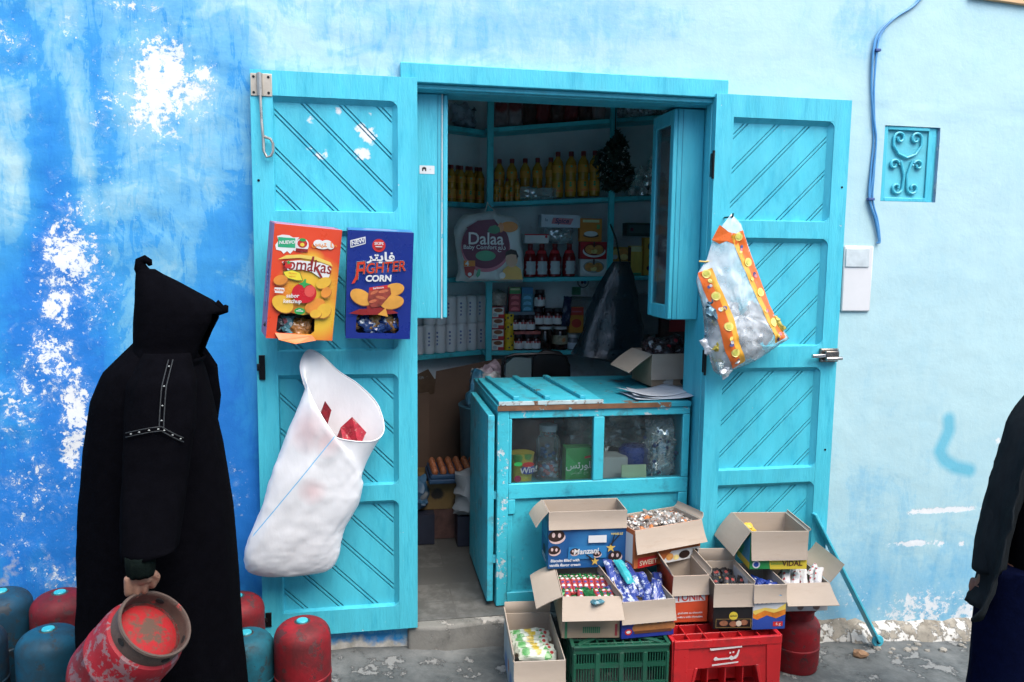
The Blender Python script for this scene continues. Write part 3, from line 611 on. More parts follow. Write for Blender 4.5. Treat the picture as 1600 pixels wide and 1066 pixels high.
SKIN2 = pmat('printed_skin', (.50, .30, .21), .5)
F.patch('shirt', pmat('mustard_print', (.50, .30, .08), .5), [(.285, .025), (.30, .085), (.335, .115), (.375, .115), (.41, .09), (.425, .025)]); F.patch('face', SKIN2, ell(.352, .15, .038, .05)); F.patch('hair', pmat('hair_print', (.03, .02, .02)), [(.312, .165), (.315, .195), (.345, .213), (.38, .205), (.395, .17), (.385, .15), (.38, .178), (.35, .182), (.325, .176)])
F.patch('badge', WD, ell(.295, .05, .02, .02, 20)); 

# --- printed packs, small builder
def pack(name, label, cat, x, y, z, wd, d, h, m, rz=0, group=None, prints=(), bevel=.002):
    t = thing(name, label, cat, (x, y, z), rz, group)
    b = MB(); b.box((-wd/2, -d/2, 0), (wd/2, d/2, h)); b.build('carton', m, t, world=False, bevel=bevel)
    F = Face(t, (-wd/2, -d/2, 0))
    for q in prints:
        if q[0] == 'p': F.patch('print', q[1], q[2])
        else: F.text(*q[1:])
    return t
z3 = lambda x: zs(3, x)
STRAW = pmat('red_sauce', (.16, .008, .012), .12, .15, spec=.6)
def jar(name, label, group, r, h, bodym, lidm, labm, lid=.18, z0=.22, z1=.68):
    t = thing(name, label, 'jar', (0, 0, 0), 0, group)
    m = MB(); hb = h*(1-lid); m.lathe([(r*.85, 0), (r*.98, h*.02), (r, h*.06), (r, hb*.82), (r*.9, hb*.93), (r*.78, hb)], 20); m.build('jar', bodym, t, world=False, smooth=50)
    m = MB(); m.lathe([(r*.84, hb*.985), (r*.86, hb), (r*.86, h*.985), (r*.8, h), (0, h)], 20); m.build('lid', lidm, t, world=False, smooth=50)
    if labm: m = MB(); m.lathe([(r*1.005, hb*z0), (r*1.02, hb*(z0+.01)), (r*1.02, hb*(z1-.01)), (r*1.005, hb*z1)], 22); m.build('label', labm, t, world=False, smooth=50)
    return t
# four red bottles with hanging paper labels
def redbottle():
    t = thing('syrup_bottle', 'dark red syrup bottle with a grey label, third shelf', 'bottle', (0, 0, 0), 0, 'red syrup bottles on the third shelf')
    m = MB(); m.lathe([(.032, 0), (.042, .005), (.043, .02), (.043, .13), (.035, .155), (.018, .185), (.016, .2), (.016, .204)], 20); m.build('bottle', STRAW, t, world=False, smooth=50)
    m = MB(); m.lathe([(.018, .2), (.018, .222), (0, .224)], 14); m.build('cap', CAPR, t, world=False)
    m = MB(); m.lathe([(.0432, .02), (.0436, .022), (.0436, .105), (.0432, .107)], 22); m.build('label', pmat('grey_label', (.40, .44, .46), .5, .1, spots=[((.18, .008, .012), [(.045, -.01, z, .05) for z in (.03, .07, .1)]+[(-.045, -.01, z, .05) for z in (.03, .07, .1)], .06, 20, .1)]), t, world=False, smooth=50)
    m = MB(); m.lathe([(.034, .158), (.031, .166), (.026, .178)], 20); m.build('neck_label', pmat('red_neck', (.45, .03, .04), .4), t, world=False)
    return t
rb = redbottle(); first = True
for x in (1.105, 1.185, 1.275, 1.375): put(rb, x, 1.915, z3(x), random.uniform(-.15, .15), 1.0)
pack('white_box', 'flat white box with a red edge, lying across the red syrup bottles', 'box', 1.145, 1.935, z3(1.14)+.226, .165, .07, .062, WD, prints=[('p', pmat('red_edge', (.45, .03, .04)), rect(0, .054, .165, .062)), ('p', pmat('red_edge', (.45, .03, .04)), ell(.148, .045, .009, .009, 14))])
pack('wafer_box', 'grey and white wafer box on top of a clear pack', 'box', 1.31, 1.95, z3(1.3)+.33, .265, .11, .085, pmat('grey_box', (.42, .46, .52), .45, .05), rz=-.06, prints=[('p', pmat('rose_band', (.45, .16, .2)), [(.07, .025), (.2, .02), (.22, .06), (.08, .065)]), ('t', 'Spice', pmat('navy_print', (.03, .04, .12)), .14, .043, .045, 0, .2, .02), ('t', 'la', pmat('navy_print', (.03, .04, .12)), .035, .05, .03)])
cp2 = thing('clear_bag', 'clear plastic bag of small white pieces under the grey wafer box', 'bag', (1.305, 1.95, z3(1.3)+.222))
pillow(.20, .108, .09, wob=.012, seed=2).build('film', glass('clear_film'), cp2, world=False)
m = MB()
for i in range(34): 
    x, zz = random.uniform(-.075, .075), random.uniform(.015, .085); a = random.uniform(0, PI); m.bar((x-.012*math.cos(a), random.uniform(-.02, .02), zz-.012*math.sin(a)), (x+.012*math.cos(a), random.uniform(-.02, .02), zz+.012*math.sin(a)), .006, .006)
m.build('filling', pmat('dim_white_filling', (.5, .53, .53)), cp2, world=False)
PLATE = WD; CAKE = pmat('cake_print', (.42, .19, .05), .5, .3, 40); CAKE2 = pmat('cake_print_pale', (.62, .42, .16), .5, .2, 40)
pack('cake_mix_box', 'orange baking mix box with a cake on a plate, top of its stack', 'box', 1.52, 1.93, z3(1.5)+.236, .155, .05, .155, pmat('orange_box', (.45, .17, .03), .45, .1), prints=[('p', pmat('cream_band', (.62, .5, .3)), rect(.02, .128, .135, .146)), ('p', pmat('dark_base', (.08, .04, .03)), ell(.078, .04, .055, .014)), ('p', PLATE, ell(.078, .052, .048, .018)), ('p', pmat('green_corner', (.1, .22, .08)), rect(.118, .085, .14, .115))])
for nm, z0, c, lab in (('upper', .118, (.32, .015, .02), 'red box picturing fried cakes on a white plate, middle of its stack'), ('lower', 0, (.45, .47, .48), 'white box picturing fried cakes on a white plate, bottom of its stack')):
    pack('snack_box', lab, 'box', 1.545, 1.93, z3(1.54)+z0, .19, .06, .116, pmat('snack_'+nm, c, .45), prints=[('p', PLATE, ell(.095, .052, .08, .042)), ('p', P('snack_in_'+nm, c), ell(.095, .066, .074, .042)), ('p', CAKE, ell(.065, .064, .034, .03)), ('p', CAKE, ell(.125, .062, .034, .032)), ('p', CAKE2, ell(.1, .05, .018, .014, 14, .6)), ('p', CAKE2, ell(.085, .048, .015, .011, 14, -.6)), ('p', pmat('dark_choc', (.05, .02, .015)), rect(.088, .08, .1, .116))])
for z0, lab in ((.10, 'yellow picture box of pastries, upper one right of the shelf post'), (0, 'yellow picture box of pastries, lower one right of the shelf post')):
    pack('pastry_box', lab, 'box', 1.735, 1.94, z3(1.7)+z0, .15, .06, .098, pmat('dark_yellow_box', (.32, .17, .03), .45, .2, 25), prints=[('p', CAKE2, ell(.05, .06, .032, .026)), ('p', CAKE, ell(.095, .062, .034, .026)), ('p', CAKE2, ell(.1, .03, .03, .02)), ('p', WD, ell(.035, .03, .02, .016)), ('p', pmat('dark_choc', (.05, .02, .015)), rect(.128, .0, .15, .098))])
pack('pasta_box', 'slim yellow spaghetti box standing on the third shelf', 'box', 1.85, 1.94, z3(1.85), .088, .05, .205, pmat('spaghetti_yellow', (.50, .38, .08), .45, .15, 30, stretch=(14, 1, .6)), prints=[('p', pmat('pale_yellow', (.62, .56, .30)), rect(.008, .165, .08, .2)), ('p', pmat('leaf_green2', (.05, .25, .14)), rect(.004, 0, .084, .02))])
pack('maize_box', 'wide yellow box with dark figures standing next to the spaghetti box', 'box', 1.96, 1.94, z3(1.96), .11, .06, .26, pmat('maize_yellow', (.42, .25, .04), .45, .1), prints=[('p', pmat('dark_choc', (.05, .02, .015)), ell(.055, .2, .03, .03)), ('p', pmat('dark_choc', (.05, .02, .015)), ell(.07, .13, .036, .03)), ('p', MAR, ell(.05, .05, .03, .02))])
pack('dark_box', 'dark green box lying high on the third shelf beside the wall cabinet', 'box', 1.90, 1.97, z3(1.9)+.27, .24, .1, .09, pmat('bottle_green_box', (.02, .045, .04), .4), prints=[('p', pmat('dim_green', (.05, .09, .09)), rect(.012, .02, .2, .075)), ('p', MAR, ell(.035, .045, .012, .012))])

# --- bottom shelf
z4 = lambda x: zs(4, x)
TEA = [('p', pmat('tea_white', (.60, .55, .48)), rect(.005, .004, .083, .068)), ('p', pmat('tea_brown', (.18, .06, .02)), ell(.046, .05, .03, .014)), ('p', pmat('tea_red2', (.45, .03, .03)), rect(.046, .004, .083, .022)), ('p', pmat('tea_grey', (.32, .36, .38)), ell(.024, .02, .015, .012))]
for i, w_ in enumerate(('bottom', 'second', 'third', 'top')):
    pack('tea_box', 'small red and white tea box by the corner post, %s of its stack' % (w_ if w_ in ('bottom', 'top') else w_+' from bottom'), 'box', .888, 1.92, z4(.88)+i*.0735, .088, .05, .072, pmat('tea_red', (.40, .02, .025), .45), prints=TEA)
t = thing('nut_bag', 'round clear bag of pale nuts on top of the tea boxes', 'bag', (.895, 1.93, z4(.88)+.295)); m = MB(); m.lathe([(.02, 0), (.05, .01), (.062, .05), (.05, .09), (.02, .105), (.006, .112)], 16); m.build('bag', pmat('nut_bag', (.30, .25, .21), .25, .5, 40, bump=.5, bs=40), t, world=False)
CAN = pmat('yellow_can', (.55, .36, .02), .35, .1, 5, spots=[((.03, .02, .05), [(.0, -.034, .035, .014), (.022, -.026, .05, .016), (-.02, -.028, .02, .012)], .1, 40, .5)])
for i, lab in enumerate(('small yellow can beside the tea boxes, bottom of its stack', 'small yellow can beside the tea boxes, second from the bottom', 'small yellow can beside the tea boxes, third from the bottom', 'small yellow can beside the tea boxes, top of its stack')):
    m = MB(); m.lathe([(.03, 0), (.0335, .002), (.0335, .058), (.031, .061), (0, .061)], 18); o = m.build('food_can', CAN); o.location = (.968, 1.915, z4(.96)+i*.0615); o.rotation_euler = (0, 0, random.uniform(-.6, .6)); tag(o, lab, 'can')
GL = pmat('dark_jam', (.030, .006, .008), .1, .2, spec=.7); LID = pmat('dark_lid', (.03, .025, .03), .35); JL = pmat('jam_label', (.55, .53, .52), .5, .05, spots=[((.30, .03, .03), [(0, -.036, .058, .022), (.02, -.03, .058, .02), (-.02, -.03, .058, .02)], .12, 30, .4)]); CHOC = pmat('dark_spread', (.02, .01, .008), .12, spec=.7)
j0 = jar('jam_jar', 'dark jam jar with a white and red label, bottom row left on the lowest shelf', 'jam jars in the bottom row', .033, .107, GL, LID, JL, .2, .12, .72); first = True
for x in (1.035, 1.10, 1.155): put(j0, x, 1.915, z4(x), random.uniform(-.3, .3))
pack('wafer_tray', 'flat red and white packet lying between the two rows of jam jars', 'packet', 1.09, 1.93, z4(1.1)+.108, .18, .09, .02, pmat('rose_packet', (.38, .10, .09), .4, .3, 30))
for x in (1.01, 1.065, 1.115): put(j0, x, 1.92, z4(x)+.129, random.uniform(-.3, .3), None, 'dark jam jar with a white and red label, standing on the flat packet', 'jam jars on the flat packet')
big = jar('spread_jar', 'large dark jar with a white lid, left of the one with a picture label', None, .052, .158, CHOC, pmat('white_lid', (.42, .45, .46), .4), None, .1); big.location = (1.22, 1.93, z4(1.2))
big2 = dup(big, (1.325, 1.925, z4(1.3)), label='large dark jar with a white lid and a picture label'); m = MB(); m.lathe([(.0528, .04), (.0532, .042), (.0532, .098), (.0528, .1)], 24); m.build('label', pmat('picture_label', (.25, .24, .17), .45, .5, 30, spots=[((.35, .16, .07), [(.015, -.05, .07, .03)], .1, 30, .4)]), big2, world=False)
for i, x in enumerate((1.175, 1.245, 1.31)): put(j0, x, 1.945, z4(x)+.162, random.uniform(-.3, .3), 1.12, 'dark jam jar with a white and red label, upper row beside the navy packet', 'jam jars in the upper row')
j9 = put(j0, 1.185, 1.95, z4(1.18)+.284, .2, 1.15, 'single jam jar standing highest, on the upper row of jars'); del j9['group']
m = MB(); m.box((1.13, 1.90, z4(1.2)+.1605), (1.36, 2.05, z4(1.2)+.1615)); t = m.build('card_sheet', pmat('dark_card', (.10, .09, .08))); tag(t, 'dark cardboard sheet between the rows of jars', 'sheet')
w2 = jar('cream_jar', 'small jar with a white lid and a blue-white label, right end of the jars', None, .036, .108, pmat('dim_cream', (.10, .11, .13), .2), pmat('white_lid', (.42, .45, .46), .4), pmat('pale_blue_label', (.36, .42, .48), .5, .2, 30), .2, .1, .6); w2.location = (1.41, 1.90, z4(1.4))
for x, c, c2, lab in ((1.01, (.28, .02, .03), (.05, .22, .06), 'red sachet strip with a green top, left of the blue one'), (1.095, (.03, .16, .24), (.02, .13, .26), 'blue sachet strip hanging beside the red one')):
    pack('sachet_box', lab, 'packet', x, 1.96, z4(x)+.258, .078, .05, .165, pmat('sachet%d' % (x*100), c, .4), prints=[('p', pmat('sachet_top%d' % (x*100), c2, .4), rect(.001, .12, .077, .164))]+[('p', pmat('sachet_dim%d' % (x*100), tuple(min(1, v*1.9+.06) for v in c), .4), [(.01, z), (.068, z), (.062, z+.018), (.039, z+.026), (.016, z+.018)]) for z in (.008, .046, .084)]+([('p', pmat('pale_yellow', (.62, .56, .30)), rect(.006, .145, .07, .158))] if x < 1.05 else []))
m = MB(); m.box((1.01-.05, 1.9, z4(1)+.2385), (1.14, 1.99, z4(1)+.2575)); tag(m.build('shelf_box', pmat('dim_blue_box', (.10, .13, .16), .4)), 'flat grey box under the sachet strips', 'box')
m = pillow(.055, .20, .03, wob=.01, seed=8); o = m.build('navy_packet', pmat('navy_film', (.015, .02, .05), .25, .3, 20)); o.location = (1.345, 1.87, z4(1.3)+.165); o.rotation_euler = (0, .08, 0); tag(o, 'slim navy packet standing in front of the jars', 'packet')
pack('cracker_box', 'red and orange cracker box at the right end of the jars', 'box', 1.435, 1.94, z4(1.4)+.115, .1, .06, .175, pmat('cracker_orange', (.40, .18, .03), .4, .15), prints=[('p', pmat('cracker_red', (.32, .03, .02)), rect(.001, .12, .099, .174)), ('p', pmat('cracker_red', (.32, .03, .02)), ell(.05, .065, .035, .03)), ('p', pmat('rose_print', (.35, .10, .14)), rect(.015, .14, .085, .15))])
m = MB(); m.box((1.35, 1.9, z4(1.4)+.113), (1.5, 2.0, z4(1.4)+.1145)); tag(m.build('card_sheet', MATS['dark_card']), 'dark cardboard sheet under the cracker box', 'sheet')
t = thing('price_roundel', 'round paper dial pinned to the back wall above the jars', 'sign', (1.53, 2.10, 1.40)); m = MB(); m.lathe([(.042, 0), (.042, .006), (.036, .008)], 24, Matrix.Translation((1.53, 2.112, 1.405)) @ Matrix.Rotation(PI/2, 4, 'X')); m.build('rim', pmat('dim_dark_rim', (.05, .05, .05)), t)
m = MB(); m.lathe([(.034, 0), (.034, .002)], 24, Matrix.Translation((1.53, 2.103, 1.405)) @ Matrix.Rotation(PI/2, 4, 'X')); m.build('dial', WD, t); F = Face(t, (1.53, 2.100, 1.405), world=True); F.patch('mark', MAR, ell(-.008, 0, .01, .014, 14)); F.patch('mark', pmat('navy_print', (.03, .04, .12)), ell(.012, 0, .01, .014, 14))
m = MB(); m.box((1.45, 2.09, 1.315), (1.51, 2.112, 1.37)); m.build('card', pmat('leaf_green', (.04, .16, .09)), t)
m = MB(); m.box((1.40, 1.93, 1.29), (1.62, 2.11, 1.303)); tag(m.build('bracket_shelf', pmat('dim_metal', (.07, .09, .09), .4)), 'short dark bracket shelf below the round dial', 'shelf')
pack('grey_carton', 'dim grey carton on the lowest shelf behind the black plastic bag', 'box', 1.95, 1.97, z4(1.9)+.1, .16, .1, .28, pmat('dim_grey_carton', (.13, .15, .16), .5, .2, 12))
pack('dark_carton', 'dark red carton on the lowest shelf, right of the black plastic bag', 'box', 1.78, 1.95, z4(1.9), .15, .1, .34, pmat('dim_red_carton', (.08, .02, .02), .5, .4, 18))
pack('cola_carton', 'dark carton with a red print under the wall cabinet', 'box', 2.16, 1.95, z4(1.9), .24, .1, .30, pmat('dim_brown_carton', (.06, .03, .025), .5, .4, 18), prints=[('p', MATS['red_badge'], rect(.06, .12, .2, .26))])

# --- top shelf
DR = [pmat('coffee_red', (.14, .02, .02), .35, .3, 18), pmat('coffee_brown', (.06, .025, .02), .35, .3, 18), pmat('coffee_pale', (.20, .15, .15), .35, .4, 14, spots=[((.14, .02, .02), [(0, -.03, .14, .09)], .1, 9, .5)])]
for i, x in enumerate((.90, .995, 1.09, 1.185, 1.28, 1.375, 1.47, 1.56)):
    m = pillow(.10, .17, .055, wob=.006, seed=i*3); o = m.build('coffee_pack', DR[(2, 2, 1, 0, 1, 0, 1, 2)[i]]); o.location = (x, 1.93, zs(1, x)); o.rotation_euler = (-.05, 0, random.uniform(-.2, .2))
    tag(o, 'dark foil coffee pack in the row on the topmost shelf', 'pack', 'coffee packs on the topmost shelf')
for i in range(9):
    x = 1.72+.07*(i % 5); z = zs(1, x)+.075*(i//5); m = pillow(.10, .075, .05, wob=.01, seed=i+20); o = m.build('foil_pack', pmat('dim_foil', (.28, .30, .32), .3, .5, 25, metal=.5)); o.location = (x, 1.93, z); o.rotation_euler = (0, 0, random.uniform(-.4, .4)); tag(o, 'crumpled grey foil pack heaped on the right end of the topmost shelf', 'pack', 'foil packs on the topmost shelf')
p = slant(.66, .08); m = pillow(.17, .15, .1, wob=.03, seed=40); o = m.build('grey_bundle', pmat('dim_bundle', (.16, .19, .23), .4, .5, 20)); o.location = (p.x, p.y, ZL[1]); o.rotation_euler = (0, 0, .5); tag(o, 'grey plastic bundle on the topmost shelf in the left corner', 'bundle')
# --- silver wrapped sweets pyramid
k = 0
for r_, n_ in enumerate((5, 4, 3, 1)):
    for i in range(n_):
        x = 1.80+.072*i+.036*r_+(.0 if r_ < 3 else .04); m = MB(); m.lathe([(.012, 0), (.032, .006), (.036, .028), (.026, .052), (.01, .066), (.013, .076), (0, .07)], 12)
        for q, v in enumerate(m.v): m.v[q] = tuple(Vector(v)*(1+.16*fbm(v[0]*60+k, v[1]*60, v[2]*60)))
        o = m.build('silver_sweet', pmat('silver_foil', (.55, .57, .58), .25, .3, 40, metal=.8)); o.location = (x, 1.90+.015*r_, zs(2, x)+.062*r_); tag(o, 'silver foil wrapped sweet heaped beside the wall cabinet', 'sweet', 'silver wrapped sweets on the second shelf'); k += 1
# --- dark bunch of leaves hanging from the ceiling
t = thing('leaf_bunch', 'dark green bunch of leaves hanging in front of the second shelf post', 'plant', (1.555, 1.55, 2.0)); m = MB(); rnd = random.Random(5)
for i in range(900):
    a = rnd.uniform(0, 2*PI); h = rnd.random(); z = 2.0+.37*h; r = (.125*math.sin(PI*min(1, h*.9+.15))**.7)*math.sqrt(rnd.random()); c = Vector((1.56+r*math.cos(a)+.02*math.sin(h*9), 1.55+r*math.sin(a)*.8, z)); s = rnd.uniform(.012, .026); d1 = Vector((rnd.uniform(-1, 1), rnd.uniform(-1, 1), rnd.uniform(-1.2, .6))).normalized(); d2 = d1.cross(Vector((rnd.uniform(-1, 1), rnd.uniform(-1, 1), .3))).normalized()
    m.add([c-d1*s, c+d2*s*.45, c+d1*s*1.3, c-d2*s*.45], [(0, 1, 2, 3)])
m.build('leaves', pmat('dark_leaves', (.008, .02, .013), .5, .5, 20), t, smooth=0); m = MB(); m.tube([(1.56, 1.55, 2.1), (1.56, 1.55, 2.79)], .004, 6); m.build('string', BLK, t)
# --- black plastic bag hanging from the post
t = thing('plastic_bag', 'big translucent black plastic bag hanging in front of the lower shelves', 'bag', (1.5, 1.4, 1.0)); rings = []
for i in range(22):
    h = i/21; z = 1.56-.60*h; wv = .045+.19*h**.75; cx = 1.575-.055*h; n = 40
    rings.append([(cx+wv*math.cos(a)*(1+.16*fbm(math.cos(a)*3, math.sin(a)*3, h*2.2))+.0, 1.42+(.03+.1*h)*math.sin(a)*(1+.2*fbm(math.sin(a)*4, h*3, 2)), z+.05*h*math.cos(a)*-.5) for a in (2*PI*q/n for q in range(n))])
rings.append([(cx+(p[0]-cx)*.5, 1.42+(p[1]-1.42)*.5, p[2]-.025) for p in rings[-1]])
m = MB(); m.loft(rings, True, False, True, flip=True); m.build('film', pmat('black_film', (.012, .022, .03), .2, .3, 10, bump=.8, bs=9, spec=.7, alpha=.80, stretch=(6, 6, 1.2)), t, smooth=70)
m = MB(); m.tube([(1.575, 1.42, 1.55), (1.60, 1.6, 1.70), (1.63, 1.82, 1.80)], .006, 6); m.build('handle', MATS['black_film'], t)
# ------------------------------------------------------------------ wall cabinets inside the doorway
for nm, x0, x1, yA, yB, zA, zB, lab in (('r', 1.39, 1.514, .10, .37, 1.315, 2.258, 'turquoise wall cabinet with a glazed door, fixed inside the right jamb'), ('l', .2155, .335, .055, .35, 1.328, 2.26, 'turquoise wall cabinet fixed inside the left jamb, a small white sticker on its end')):
    t = thing('wall_cabinet', lab, 'cabinet', ((x0+x1)/2, (yA+yB)/2, zA)); m = MB()
    xi = x0 if nm == 'r' else x1; s = 1 if nm == 'r' else -1; xo = x1 if nm == 'r' else x0
    m.box((min(xi, xo), yA, zA), (max(xi, xo), yA+.018, zB)); m.box((min(xi, xo), yB-.018, zA), (max(xi, xo), yB, zB))
    for z in (zA, zB-.018, (zA+zB)/2): m.box((min(xi, xo), yA+.018, z), (max(xi, xo), yB-.018, z+.018))
    m.box((min(xo, xo-s*.008), yA+.018, zA+.018), (max(xo, xo-s*.008), yB-.018, zB-.018)); m.build('case', turq(), t, bevel=.004)
    d = MB(); xd0, xd1 = sorted((xi-s*.0005, xi-s*.020)); fw = .045
    d.box((xd0, yA+.002, zA+.002), (xd1, yA+fw, zB-.002)); d.box((xd0, yB-fw, zA+.002), (xd1, yB-.002, zB-.002)); d.box((xd0+.0005, yA+fw, zA+.002), (xd1-.0005, yB-fw, zA+fw+.02)); d.box((xd0+.0005, yA+fw, zB-fw-.02), (xd1-.0005, yB-fw, zB-.002))
    dr = d.build('door', turq(), t, bevel=.004); g = MB(); xg = (xd0+xd1)/2; g.box((xg-.002, yA+fw-.003, zA+fw+.017), (xg+.002, yB-fw+.003, zB-fw-.017)); g.build('pane', glass('cabinet_glass', (.55, .66, .68), film=.08), dr)
    e = MB(); ze = .3; e.box((xi+s*.02, yA-.0012, zA+.004), (xi+s*.023, yA+.001, zB-.004)); e.build('seam', mat('seam_blue', (.02, .28, .42)), t)
    if nm == 'r':
        for z, c in ((1.35, 'red_badge'), (1.80, 'maroon_print'), (1.84, 'leaf_green2')):
            pass
    else:
        F = Face(t, (x0, yA, zA), world=True); st = F.patch('sticker', mat('white_sticker', (.8, .82, .82), .4, .03), rect(.022, .606, .084, .640)); F.patch('mark', BLACK(), [(.032, .617), (.032, .630), (.038, .634), (.044, .634), (.05, .630), (.05, .617), (.045, .617), (.044, .624), (.038, .624), (.037, .617)]); F.text('+', mat('grey_print', (.4, .42, .45)), .066, .624, .016)
        m = MB(); m.bar((x1-.004, yA-.003, zA), (x1-.004, yA-.003, zB), .006, .005, up=(1, 0, 0)); m.build('edge_strip', mat('chipped_white_edge', (.55, .68, .70), .5, .2, 8, wear=TURQ, amt=.3, ws=30), t)
# ------------------------------------------------------------------ glazed counter
ct = thing('shop_counter', 'worn turquoise wooden counter with two glazed windows and a ribbed lid', 'counter', (1.04, .45, 0))
CX0, CX1, CY, CB, CH = .587, 1.50, .10, .86, .94
tw = turq_worn(); tp = mat('turquoise_counter', (.055, .57, .70), .45, .12, 4, wear=(.5, .66, .68), amt=.10, ws=26, bump=.35, bs=50, grime=(.03, .2, .3), gamt=.16, gs=9)
tpost = mat('turquoise_peeling', (.06, .58, .71), .45, .12, 4, wear=(.62, .74, .76), amt=.33, ws=22, bump=.5, bs=50, grime=(.08, .05, .04), gamt=.15, gs=14)
m = MB(); m.box((CX0, CY, .0), (CX0+.052, CY+.05, CH-.03)); m.build('corner_post', tpost, ct, bevel=.004)
m = MB(); m.box((CX0+.052, CY+.003, .872), (CX1, CY+.04, CH-.03)); m.build('top_rail', tpost, ct, bevel=.004)
m = MB(); m.box((CX0+.052, CY+.002, .50), (CX1, CY+.04, .572)); m.box((1.034, CY+.0025, .572), (1.084, CY+.04, .872)); m.box((1.466, CY+.0025, .572), (CX1, CY+.04, .872)); m.box((CX0+.052, CY+.0027, .572), (CX0+.066, CY+.04, .872))
m.box((CX0+.052, CY+.0025, .43), (CX0+.085, CY+.04, .4999)); m.box((1.455, CY+.0025, .06), (CX1, CY+.04, .4999)); m.box((CX0+.052, CY+.004, .0), (CX1, CY+.04, .0599)); m.box((CX0+.052, CY+.012, .0601), (CX0+.075, CY+.04, .43)); m.build('frame', tp, ct, bevel=.004)
m = MB(); m.box((CX0+.06, CY+.018, .05), (1.46, CY+.03, .51)); m.build('front_panel', tp, ct, bevel=.002)
m = MB(); m.box((CX0, CY+.05, .0), (CX0+.018, CB, CH-.03)); m.box((CX1-.018, CY+.04, .0), (CX1, CB, CH-.03)); m.box((CX0+.018, CB-.018, 0), (CX1-.018, CB, CH-.03)); m.box((CX0+.018, CY+.04, .525), (CX1-.018, CB-.018, .541)); m.build('carcass', tp, ct)
m = MB(); m.box((CX0-.004, CY-.006, CH-.0299), (CX1, CB+.01, CH-.006)); m.build('top', mat('worn_top', (.03, .40, .52), .5, .2, 5, wear=(.20, .11, .06), amt=.28, ws=7, bump=.4, bs=40, grime=(.10, .18, .2), gamt=.25, gs=5, stretch=(1, 2.5, 1)), ct, bevel=.003)
m = MB(); m.box((CX0-.002, CY-.008, CH-.0295), (CX1-.1, CY-.0062, CH-.0065)); m.build('bare_edge', mat('bare_edge_wood', (.20, .09, .04), .7, .3, 20, wear=TURQ, amt=.25, ws=18), ct)
lid = MB(); lid.box((CX0+.004, CY-.004, CH-.0055), (1.07, CB-.10, CH+.012)); lo = lid.build('lid', tw, ct, bevel=.003)
for x in (.655, .80, .965):
    m = MB(); m.bar((x+.02, CY+.025, CH+.021), (x-.02, CB-.14, CH+.021), .028, .017); m.build('rib', mat('rib_paint', (.04, .45, .58), .5, .15, 5, wear=RUST, amt=.3, ws=18, bump=.4), lo, bevel=.003)
m = MB(); m.box((CX0+.003, CY-.010, CH-.005), (1.072, CY-.0042, CH+.013)); m.build('lid_edge', mat('lid_edge_paint', (.5, .62, .63), .5, .2, 9, wear=RUST, amt=.42, ws=22), lo, bevel=.001)
GP = glass('counter_glass', (.93, .97, .96), film=.015, rough=.04, gl=.03)
for a, b in ((CX0+.062, 1.038), (1.080, 1.470)):
    m = MB(); m.box((a, CY+.014, .566), (b, CY+.017, .878)); m.build('pane', GP, ct)
sd_ = MB(); sd_.box((CX0-.042, CY+.008, .022), (CX0-.012, CB-.16, CH-.05)); so_ = sd_.build('side_door', tw, ct, bevel=.004)
m = MB(); m.box((CX0-.013, CY+.015, .50), (CX0+.002, CY+.035, .535)); m.box((CX0-.013, CY+.015, .2), (CX0+.002, CY+.035, .235)); m.build('hinge', turq(), so_, bevel=.002)
# goods behind the counter glass
z0 = .541
t = thing('juice_cup', 'yellow and green printed paper cup behind the left counter glass', 'cup', (.715, .185, z0)); m = MB(); m.lathe([(.045, 0), (.058, .15), (.060, .154)], 24, Matrix.Translation((.715, .185, z0))); m.build('cup', mat('yellow_cup', (.75, .58, .08), .4, .1, spots=[((.15, .42, .10), [(-.03, -.05, .14, .05), (.02, -.05, .15, .04)], .08, 20, .4)]), t, smooth=50)
F = Face(t, (.655, .122, z0), (1, .06, 0), (0, -.08, 1), world=True); F.patch('print', mat('blue_oval', (.03, .06, .35)), ell(.078, .09, .034, .022)); F.patch('print', RED(), ell(.078, .115, .028, .012)); F.text('Win!', WHITE(), .078, .088, .04, .15, .2, .02); F.patch('print', mat('berry_print', (.5, .03, .12)), ell(.03, .05, .016, .016)); F.patch('print', GRN(), ell(.03, .12, .02, .01))
t = thing('sweet_jar', 'clear plastic jar of wrapped sweets behind the left counter glass', 'jar', (.86, .27, z0)); m = MB(); m.lathe([(.05, 0), (.06, .01), (.06, .09), (.055, .10), (.06, .11), (.06, .19), (.04, .215), (.04, .24)], 24, Matrix.Translation((.86, .27, z0))); m.build('jar', glass('jar_plastic', (.85, .93, .95), film=.12, gl=.08), t)
m = MB(); m.lathe([(.043, .235), (.043, .262), (.03, .266), (0, .266)], 20, Matrix.Translation((.86, .27, z0))); m.build('lid', mat('jar_lid', (.45, .55, .6), .4), t); rnd = random.Random(3)
for k in range(3):
    m = MB()
    for i in range(16):
        a = rnd.uniform(0, 2*PI); r = .042*math.sqrt(rnd.random()); m.lathe([(0, -.011), (.010, -.006), (.012, 0), (.010, .006), (0, .011)], 7, Matrix.Translation((.86+r*math.cos(a), .27+r*math.sin(a), z0+.018+rnd.random()*(.05 if k < 2 else .14))))
    m.build('sweets', (RED(), mat('white_blue_sweet', (.5, .58, .75), .4), mat('blue_sweet', (.05, .15, .4), .4))[k], t)
